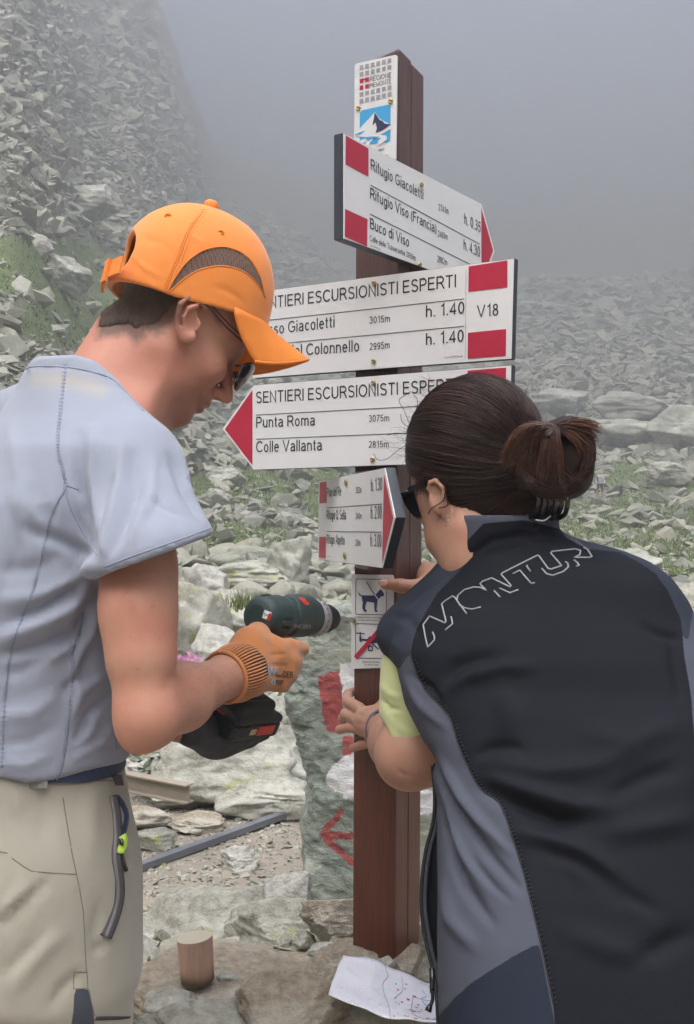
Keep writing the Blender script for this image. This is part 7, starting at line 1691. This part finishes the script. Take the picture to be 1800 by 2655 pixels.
# seam stitches down the side panel
bm = bmesh.new(); acc_ = cm2(BL_[4:-1], 30); last = None
for p_ in acc_:
    if last is None or math.hypot(p_[0] - last[0], p_[1] - last[1]) > 8.5:
        last = p_; a_, b_ = on_vest(p_[0] + 2, p_[1] + 1, 0.0010), on_vest(p_[0] + 10, p_[1] - 4, 0.0008); tube(bm, [a_, b_], 0.00065, 4)
st_ = obj('seam_stitches', bm_me(bm), M_seam, vest, True); st_['kind'] = 'stuff'
# loose front flap with zip, hanging past the body
flap = [(1122, 1985, 1.45), (1128, 2060, 1.44), (1124, 2130, 1.43), (1106, 2200, 1.42), (1096, 2270, 1.41), (1093, 2340, 1.40), (1098, 2400, 1.39), (1112, 2470, 1.375), (1128, 2540, 1.36), (1134, 2600, 1.345), (1138, 2680, 1.33)]
fp = catmull([W(*q_) for q_ in flap], 5); bm = bmesh.new(); rw = []
for p in fp:
    q_ = topx(np.array([p]))[0]; e_ = W(1175, q_[1], 1.36); rw.append([bm.verts.new(Vector(p * (1 - s_) + e_ * s_ + np.array([0, 0.03 * math.sin(math.pi * s_), 0]))) for s_ in np.linspace(0, 1, 8)])
for a_, b_ in zip(rw, rw[1:]):
    for k in range(7): bm.faces.new((a_[k], a_[k + 1], b_[k + 1], b_[k]))
g_ = bmesh.ops.solidify(bm, geom=list(bm.faces), thickness=0.0025)
M_lining = fabric('vest_lining', (0.012, 0.016, 0.028), weave=600, sheen=0.05)
obj('front_flap', bm_me(bm), M_lining, vest, True); obj('zip_teeth', tube_me(fp, 0.0026, 8), M_seam, vest, True); obj('zip_tape', tube_me([p + np.array([0.0045, -0.001, 0]) for p in fp], 0.0022, 8), fabric('vest_edge', (0.035, 0.042, 0.06)), vest, True)
zb = [W(*q_) for q_ in [(1120, 2510, 1.365), (1123, 2545, 1.36), (1121, 2575, 1.355)]]; obj('zip_slider', tube_me(zb, [0.0035, 0.0045, 0.003], 8), M_black_pl, vest, True)
obj('zip_cord', tube_me(catmull([W(1121, 2570, 1.352), W(1122, 2590, 1.35), W(1115, 2612, 1.345)], 4), 0.0022, 8), M_seam, vest, True); obj('zip_cord_end', tube_me([W(1116, 2606, 1.344), W(1110, 2622, 1.342)], [0.0028, 0.0045], 8), M_black_pl, vest, True)
# trousers down to the ground
def f_tr(P):
    d = smin(s_ell(P, (0.28, 1.26, 0.60), (0.16, 0.12, 0.12)), np.minimum(s_cone(P, (0.20, 1.27, 0.60), (0.20, 1.24, 0.04), 0.085, 0.05), s_cone(P, (0.36, 1.25, 0.60), (0.36, 1.22, 0.04), 0.085, 0.05)), 0.04); return d
V, Q = nets(f_tr, (0.08, 1.08, 0.0), (0.50, 1.44, 0.80), 0.012); obj('trousers', mesh('trousers', V, Q), fabric('trousers_dark', (0.04, 0.045, 0.05)), wom, True)
# ================================================================= SMALLER THINGS
# wooden offcut standing on the long brown rock
t = NT('offcut_wood'); vec = t.coord(); g_ = t.noise(14, 7, 0.65, t.mapping(vec, (10, 10, 0.8))); c = t.mix(g_, (0.38, 0.22, 0.165), (0.62, 0.42, 0.33))
sx = t.new('ShaderNodeSeparateXYZ'); t.put(sx.inputs[0], vec); c = t.mix(t.ramp(sx.outputs[2], [(0.0, 1), (0.012, 0)]), c, (0.17, 0.13, 0.09)); M_off = t.fin(c, 0.9, t.bump(g_, 0.4, 0.003))
M_offtop = plain('offcut_end_grain', (0.42, 0.37, 0.29), 0.9, 0.5, 200)
wb = thing('wooden_block', W(512, 2536, 1.80), 'short upright reddish wooden log offcut standing on the brown rock', 'wooden block')
cb_ = np.asarray(W(512, 2536, 1.80)); bm = bmesh.new(); rg = []
for k_, (r_, z_) in enumerate([(0.0268, -0.004), (0.0274, 0.025), (0.0280, 0.045), (0.0286, 0.066)]):
    rg.append([bm.verts.new(Vector(cb_ + np.array([r_ * math.cos(a_) * (1 + 0.03 * math.sin(3 * a_) + 0.018 * math.sin(11 * a_ + 9 * z_) + 0.012 * math.sin(23 * a_)) - 0.007 * z_ / 0.1, r_ * math.sin(a_), z_ + 0.003 * math.cos(a_)]))) for a_ in np.linspace(0, 2 * math.pi, 28, endpoint=False)])
for a_, b_ in zip(rg, rg[1:]):
    for k in range(28): bm.faces.new((a_[k], a_[(k + 1) % 28], b_[(k + 1) % 28], b_[k]))
bm.faces.new(rg[0][::-1]); o = obj('bark', bm_me(bm), M_off, wb, True); 
bm = bmesh.new(); top = [bm.verts.new(Vector(cb_ + np.array([0.0286 * math.cos(a_) * (1 + 0.03 * math.sin(3 * a_)) - 0.0046, 0.0286 * math.sin(a_), 0.066 + 0.003 * math.cos(a_)]))) for a_ in np.linspace(0, 2 * math.pi, 28, endpoint=False)]
bm.faces.new(top); obj('cut_end', bm_me(bm), M_offtop, wb, False)
# paper map
t = NT('map_paper'); vec = t.coord(); n = t.noise(22, 6, 0.7, vec, 1.5); ln_ = t.ramp(t.math('ABSOLUTE', t.math('SUBTRACT', t.noise(16, 3, 0.6, vec, 1.2), 0.5)), [(0.0, 1), (0.006, 0)]); ln2 = t.ramp(t.math('ABSOLUTE', t.math('SUBTRACT', t.noise(9, 4, 0.6, t.mapping(vec, loc=(3, 1, 2))), 0.47)), [(0.0, 1), (0.004, 0)])
c = t.mix(n, (0.60, 0.61, 0.68), (0.74, 0.74, 0.80)); c = t.mix(t.math('MULTIPLY', ln_, 0.35), c, (0.30, 0.28, 0.34)); c = t.mix(t.math('MULTIPLY', ln2, 0.4), c, (0.40, 0.33, 0.34))
M_map = t.fin(c, 0.55, t.bump(t.noise(30, 4), 0.2, 0.002))
corners = [(890, 2490, 1.72), (1150, 2560, 1.66), (1150, 2670, 1.50), (852, 2602, 1.56)]
mp_ = thing('paper_map', W(1000, 2580, 1.6), 'creased white paper hiking map lying on the rocks in front of the post', 'map')
Cn = [np.asarray(W(*q_)) for q_ in corners]; n1_, n2_ = 24, 16; Vm = []
def mapp(u, v, off=0.0):
    p = (Cn[0] * (1 - u) + Cn[1] * u) * (1 - v) + (Cn[3] * (1 - u) + Cn[2] * u) * v
    h_ = 0.006 * math.sin(u * 5 + v * 2) + 0.004 * abs(((u * 3) % 1) - 0.5) + 0.004 * abs(((v * 2 + 0.3) % 1) - 0.5) + 0.003 * float(fbm(u * 4, v * 4, 3.0, 2)); return p + np.array([0, 0, h_ + 0.004 + off])
for j in range(n2_ + 1):
    for i in range(n1_ + 1): Vm.append(mapp(i / n1_, j / n2_))
Fm = [[j * (n1_ + 1) + i, j * (n1_ + 1) + i + 1, (j + 1) * (n1_ + 1) + i + 1, (j + 1) * (n1_ + 1) + i] for j in range(n2_) for i in range(n1_)]
me = mesh('sheet', Vm, Fm); bm = bmesh.new(); bm.from_mesh(me); bmesh.ops.solidify(bm, geom=list(bm.faces), thickness=0.0006); bm.to_mesh(me); bm.free(); obj('sheet', me, M_map, mp_, True)
rng = np.random.RandomState(8)
M_mapred = plain('map_red_print', (0.45, 0.12, 0.16), 0.6); M_mapblue = plain('map_blue_print', (0.12, 0.25, 0.50), 0.6)
def mappatch(u, v, w_, h_, mat, name):
    P_ = [mapp(u + a_ * w_, v + b_ * h_, 0.0012) for a_, b_ in [(-1, -0.6), (-0.2, -1), (0.9, -0.7), (1, 0.5), (0.2, 0.9), (-0.7, 0.8)]]; obj(name, mesh(name, P_, [list(range(6))]), mat, mp_, False)
for i in range(26):
    u, v = rng.uniform(0.55, 0.98), rng.uniform(0.25, 0.97)
    mappatch(u, v, rng.uniform(0.004, 0.02), rng.uniform(0.006, 0.03), M_mapred if i % 4 else M_mapblue, 'map_mark')
for pts in ([(0.42, 0.0), (0.47, 0.2), (0.44, 0.45), (0.52, 0.8), (0.55, 1.0)], [(0.6, 0.1), (0.62, 0.4), (0.55, 0.6)], [(0.80, 0.25), (0.84, 0.35), (0.80, 0.45), (0.86, 0.6)], [(0.72, 0.45), (0.98, 0.5), (0.97, 0.9), (0.74, 0.88), (0.72, 0.45)]):
    obj('map_line', tube_me([mapp(a_, b_, 0.0008) for a_, b_ in cm2(pts, 5)], 0.0006, 4), M_mapblue if pts[0][0] == 0.80 else M_greyp, mp_, True)
# steel rail and rusty beam on the ground
M_rail = plain('rail_steel', (0.15, 0.155, 0.175), 0.55, 0.4, 120, metal=0.2, var=0.3)
def gpt(px, py):
    x_, y_, z_ = ground_at(px, py); return Vector((x_, y_, z_))
a_, b_ = gpt(300, 2290), gpt(800, 2112); a_.z += 0.02; b_.z += 0.035
rl = thing('steel_rail', a_, 'long grey steel channel rail lying across the gravel path', 'metal rail')
Mr = frame(a_, b_ - a_, (0, 0, 1)); Lr = (b_ - a_).length
bm = bmesh.new(); add_box(bm, (0, -0.018, 0.004), (Lr, 0.018, 0.008), Mr); obj('top_flange', bm_me(bm), M_rail, rl, False)
bm = bmesh.new(); add_box(bm, (0, -0.018, -0.016), (Lr, -0.014, 0.0035), Mr); obj('side_web', bm_me(bm), M_rail, rl, False)
bm = bmesh.new(); add_box(bm, (0, 0.014, -0.016), (Lr, 0.018, 0.0035), Mr); obj('side_web', bm_me(bm), M_rail, rl, False)
M_rust = plain('beam_rusty', (0.27, 0.235, 0.185), 0.8, 0.5, 60, var=0.3)
a_, b_ = gpt(310, 2075), gpt(492, 2100); a_.z += 0.10; b_.z += 0.06
D_b = float(a_.y) - 0.75; a_ = WV(250, 2010, D_b); b_ = WV(492, 2058, D_b - 0.25)
ib = thing('i_beam', a_, 'rusty beige I-shaped metal beam end protruding beside the shorts', 'metal beam')
Mb = frame(a_, b_ - a_, (0, 0, 1)); Lb = (b_ - a_).length
for nm, z0_, z1_, y0_, y1_ in (('flange', 0.028, 0.033, -0.024, 0.024), ('flange', -0.033, -0.028, -0.024, 0.024), ('web', -0.0275, 0.0275, -0.0025, 0.0025)):
    bm = bmesh.new(); add_box(bm, (0, y0_, z0_), (Lb, y1_, z1_), Mb); obj(nm, bm_me(bm), M_rust, ib, False)
# pink flower cushion behind the arm
t = NT('petal_pink'); M_pink = t.fin(t.mix(t.noise(60, 3), (0.55, 0.22, 0.42), (0.75, 0.45, 0.62)), 0.7)
t = NT('leaf_green'); M_leaf = t.fin(t.mix(t.noise(8, 4), (0.030, 0.065, 0.028), (0.075, 0.13, 0.05)), 0.6, t.bump(t.noise(40, 3), 0.4, 0.004), sss=None)
t = NT('grass_blade'); M_blade = t.fin(t.mix(t.attr('tone'), (0.045, 0.085, 0.018), (0.20, 0.22, 0.07)), 0.8)
fx = WV(480, 1722, 5.2)
fl = thing('flower_cushion', fx, 'small clump of pink alpine flowers between stones behind the arm', 'flowers')
Vp, Fp = [], []
for i in range(110):
    c0 = np.array(fx) + np.array([rng.randn() * 0.035, rng.randn() * 0.03, rng.randn() * 0.016 + 0.02]); a0 = rng.uniform(0, 6.28)
    for k in range(5):
        a_ = a0 + k * 1.2566; o_ = len(Vp); e_ = np.array([math.cos(a_), -0.35, math.sin(a_)]); s_ = np.array([-math.sin(a_), 0, math.cos(a_)])
        Vp += [c0, c0 + e_ * 0.007 + s_ * 0.004, c0 + e_ * 0.011, c0 + e_ * 0.007 - s_ * 0.004]; Fp.append([o_, o_ + 1, o_ + 2, o_ + 3])
o = obj('petals', mesh('petals', Vp, Fp), M_pink, fl, False); o['kind'] = 'stuff'
# broad-leaved plant below the elbow
def leaf(c0, d_, up, L, w_):
    d_ = np.array(d_, float); d_ /= np.linalg.norm(d_); s_ = np.cross(d_, up); s_ /= np.linalg.norm(s_); n_ = np.cross(s_, d_); bm_v = []
    prof = [(0, 0.04), (0.18, 0.55), (0.4, 0.95), (0.62, 1.0), (0.82, 0.65), (1.0, 0.03)]
    for t_, ww_ in prof:
        p = c0 + d_ * L * t_ - n_ * (0.25 * L * t_ * t_); bm_v += [p - s_ * w_ * ww_ + n_ * w_ * 0.25 * ww_, p, p + s_ * w_ * ww_ + n_ * w_ * 0.25 * ww_]
    fs = []
    for i in range(5):
        for j in range(2): fs.append([i * 3 + j, i * 3 + j + 1, i * 3 + j + 4, i * 3 + j + 3])
    return bm_v, fs
px0 = WV(430, 2010, 5.0); pt = thing('leafy_plant', px0, 'dark green broad-leaved plant growing under the black glove beside the boulder', 'plant')
for i in range(34):
    c0 = np.array(WV(rng.uniform(360, 490), rng.uniform(1960, 2030), 5.0 + rng.uniform(-0.15, 0.1))); a_ = rng.uniform(0, 6.28)
    v_, f_ = leaf(c0, (math.cos(a_), math.sin(a_) * 0.6 - 0.3, rng.uniform(0.1, 0.7)), (0, 0.1, 1), rng.uniform(0.07, 0.13), rng.uniform(0.018, 0.035)); me = mesh('leaf', v_, f_); obj('leaf', me, M_leaf, pt, True)
# grass blades in the turf patches
NB = 60000; az = rng.uniform(R(-22), R(22), NB * 3); rr = np.exp(rng.uniform(np.log(4), np.log(75), NB * 3)); x, y = rr * np.sin(az), rr * np.cos(az); gm = grass_mask(x, y); k_ = np.where(rng.rand(len(gm)) < gm * 0.9)[0][:NB]
x, y, rr = x[k_], y[k_], rr[k_]; z = zg(x, y); h_ = rng.uniform(0.5, 1.4, len(x)) * np.clip(0.0035 * rr, 0.035, 0.16); a_ = rng.uniform(0, 6.28, len(x)); wd = h_ * 0.13
b0 = np.stack([x, y, z - 0.01], 1); sd_ = np.stack([np.cos(a_), np.sin(a_), 0 * a_], 1) * wd[:, None]; tp_ = b0 + np.stack([rng.randn(len(x)) * 0.35, rng.randn(len(x)) * 0.35, np.ones(len(x))], 1) * h_[:, None]
Vg = np.stack([b0 - sd_, b0 + sd_, tp_], 1).reshape(-1, 3); me = mesh('grass_blades', Vg, np.arange(len(Vg)).reshape(-1, 3)); attr(me, 'tone', np.repeat(np.clip(rng.rand(len(x)) * 0.8 + 0.2 * fbm(x / 3, y / 3, 1.0, 2), 0, 1), 3))
o = obj('grass', me, M_blade, smooth=False); tag(o, 'short alpine grass in the turf patches between stones', 'grass', kind='stuff')
# tufts with dry grass by the boulder above the rail
Vt, Tt = [], []
for cx, cy, sx_, n_, D_ in ((640, 2085, 60, 420, 4.9), (560, 2100, 40, 200, 4.9), (720, 2070, 40, 200, 5.0), (500, 2075, 25, 120, 4.9), (640, 1560, 60, 260, 9.0), (1215, 1420, 40, 0, 9)):
    for i in range(n_):
        p0 = np.array(WV(cx + rng.randn() * sx_ * 0.5, cy + 15 + rng.randn() * 6, D_ + rng.randn() * 0.06)); h = rng.uniform(0.03, 0.09) * D_ / 5; q_ = rng.randn(3) * 0.35; q_[2] = 1; s_ = np.array([0.0016 * D_ / 5 * 1.3, 0, 0]); Vt += [p0 - s_, p0 + s_, p0 + q_ * h]; Tt += [rng.rand()] * 3
me = mesh('grass_tufts', Vt, np.arange(len(Vt)).reshape(-1, 3)); attr(me, 'tone', Tt); o = obj('grass_tufts', me, M_blade, smooth=False); tag(o, 'thin grass tufts sprouting beside the lichened boulders', 'grass', kind='stuff')
# far hiker on the trail
hx, hy, hz_ = ground_at(1556, 1296); hs_ = hy * 74 / F / 1.75
hk = thing('person', (hx, hy, hz_), 'distant hiker in pale shirt and dark shorts with backpack, on the trail', 'person')
def hp(x_, y_, z_): return np.array([hx + x_ * hs_, hy + y_ * hs_, hz_ + z_ * hs_])
def f_hk(P):
    d = s_ell(P, hp(0, 0, 1.62), np.array([0.085, 0.10, 0.12]) * hs_)
    d = np.minimum(d, smin(s_cone(P, hp(0, 0, 1.38), hp(0, 0, 1.02), 0.17 * hs_, 0.14 * hs_), s_cone(P, hp(0, 0, 1.55), hp(0, 0, 1.40), 0.05 * hs_, 0.07 * hs_), 0.05 * hs_))
    for s_, f_ in ((1, 0.12), (-1, -0.16)):
        d = smin(d, s_cone(P, hp(0.09 * s_, 0, 0.95), hp(0.09 * s_ + f_ * 0.5, 0, 0.50), 0.10 * hs_, 0.065 * hs_), 0.03); d = smin(d, s_cone(P, hp(0.09 * s_ + f_ * 0.5, 0, 0.50), hp(0.09 * s_ + f_ * 0.3, 0.02, 0.04), 0.06 * hs_, 0.04 * hs_), 0.03)
        d = smin(d, s_cone(P, hp(0.19 * s_, 0, 1.40), hp(0.26 * s_, -0.05, 1.12), 0.055 * hs_, 0.045 * hs_), 0.03); d = smin(d, s_cone(P, hp(0.26 * s_, -0.05, 1.12), hp(0.22 * s_, -0.20, 0.95), 0.042 * hs_, 0.035 * hs_), 0.03)
    return d
V, Q = nets(f_hk, hp(-0.5, -0.4, -0.02), hp(0.5, 0.3, 1.8), 0.030 * hs_); me = mesh('body', V, Q); body_attrs(me, len(V)); attr(me, 'hz', (V[:, 2] - hz_) / hs_)
t = NT('hiker_clothes'); h = t.attr('hz'); c = t.ramp(t.math('DIVIDE', h, 2.0), [(0.0, (0.16, 0.08, 0.06)), (0.06, (0.42, 0.24, 0.17)), (0.28, (0.05, 0.05, 0.07)), (0.49, (0.50, 0.47, 0.52)), (0.76, (0.42, 0.24, 0.17))], 'CONSTANT'); obj('body', me, t.fin(c, 0.8), hk, True)
bm = bmesh.new(); add_box(bm, hp(-0.24, -0.10, 1.02), hp(-0.10, 0.12, 1.42), None, 0.04 * hs_, 2); obj('backpack', bm_me(bm), plain('pack_dark', (0.04, 0.04, 0.06)), hk, True)
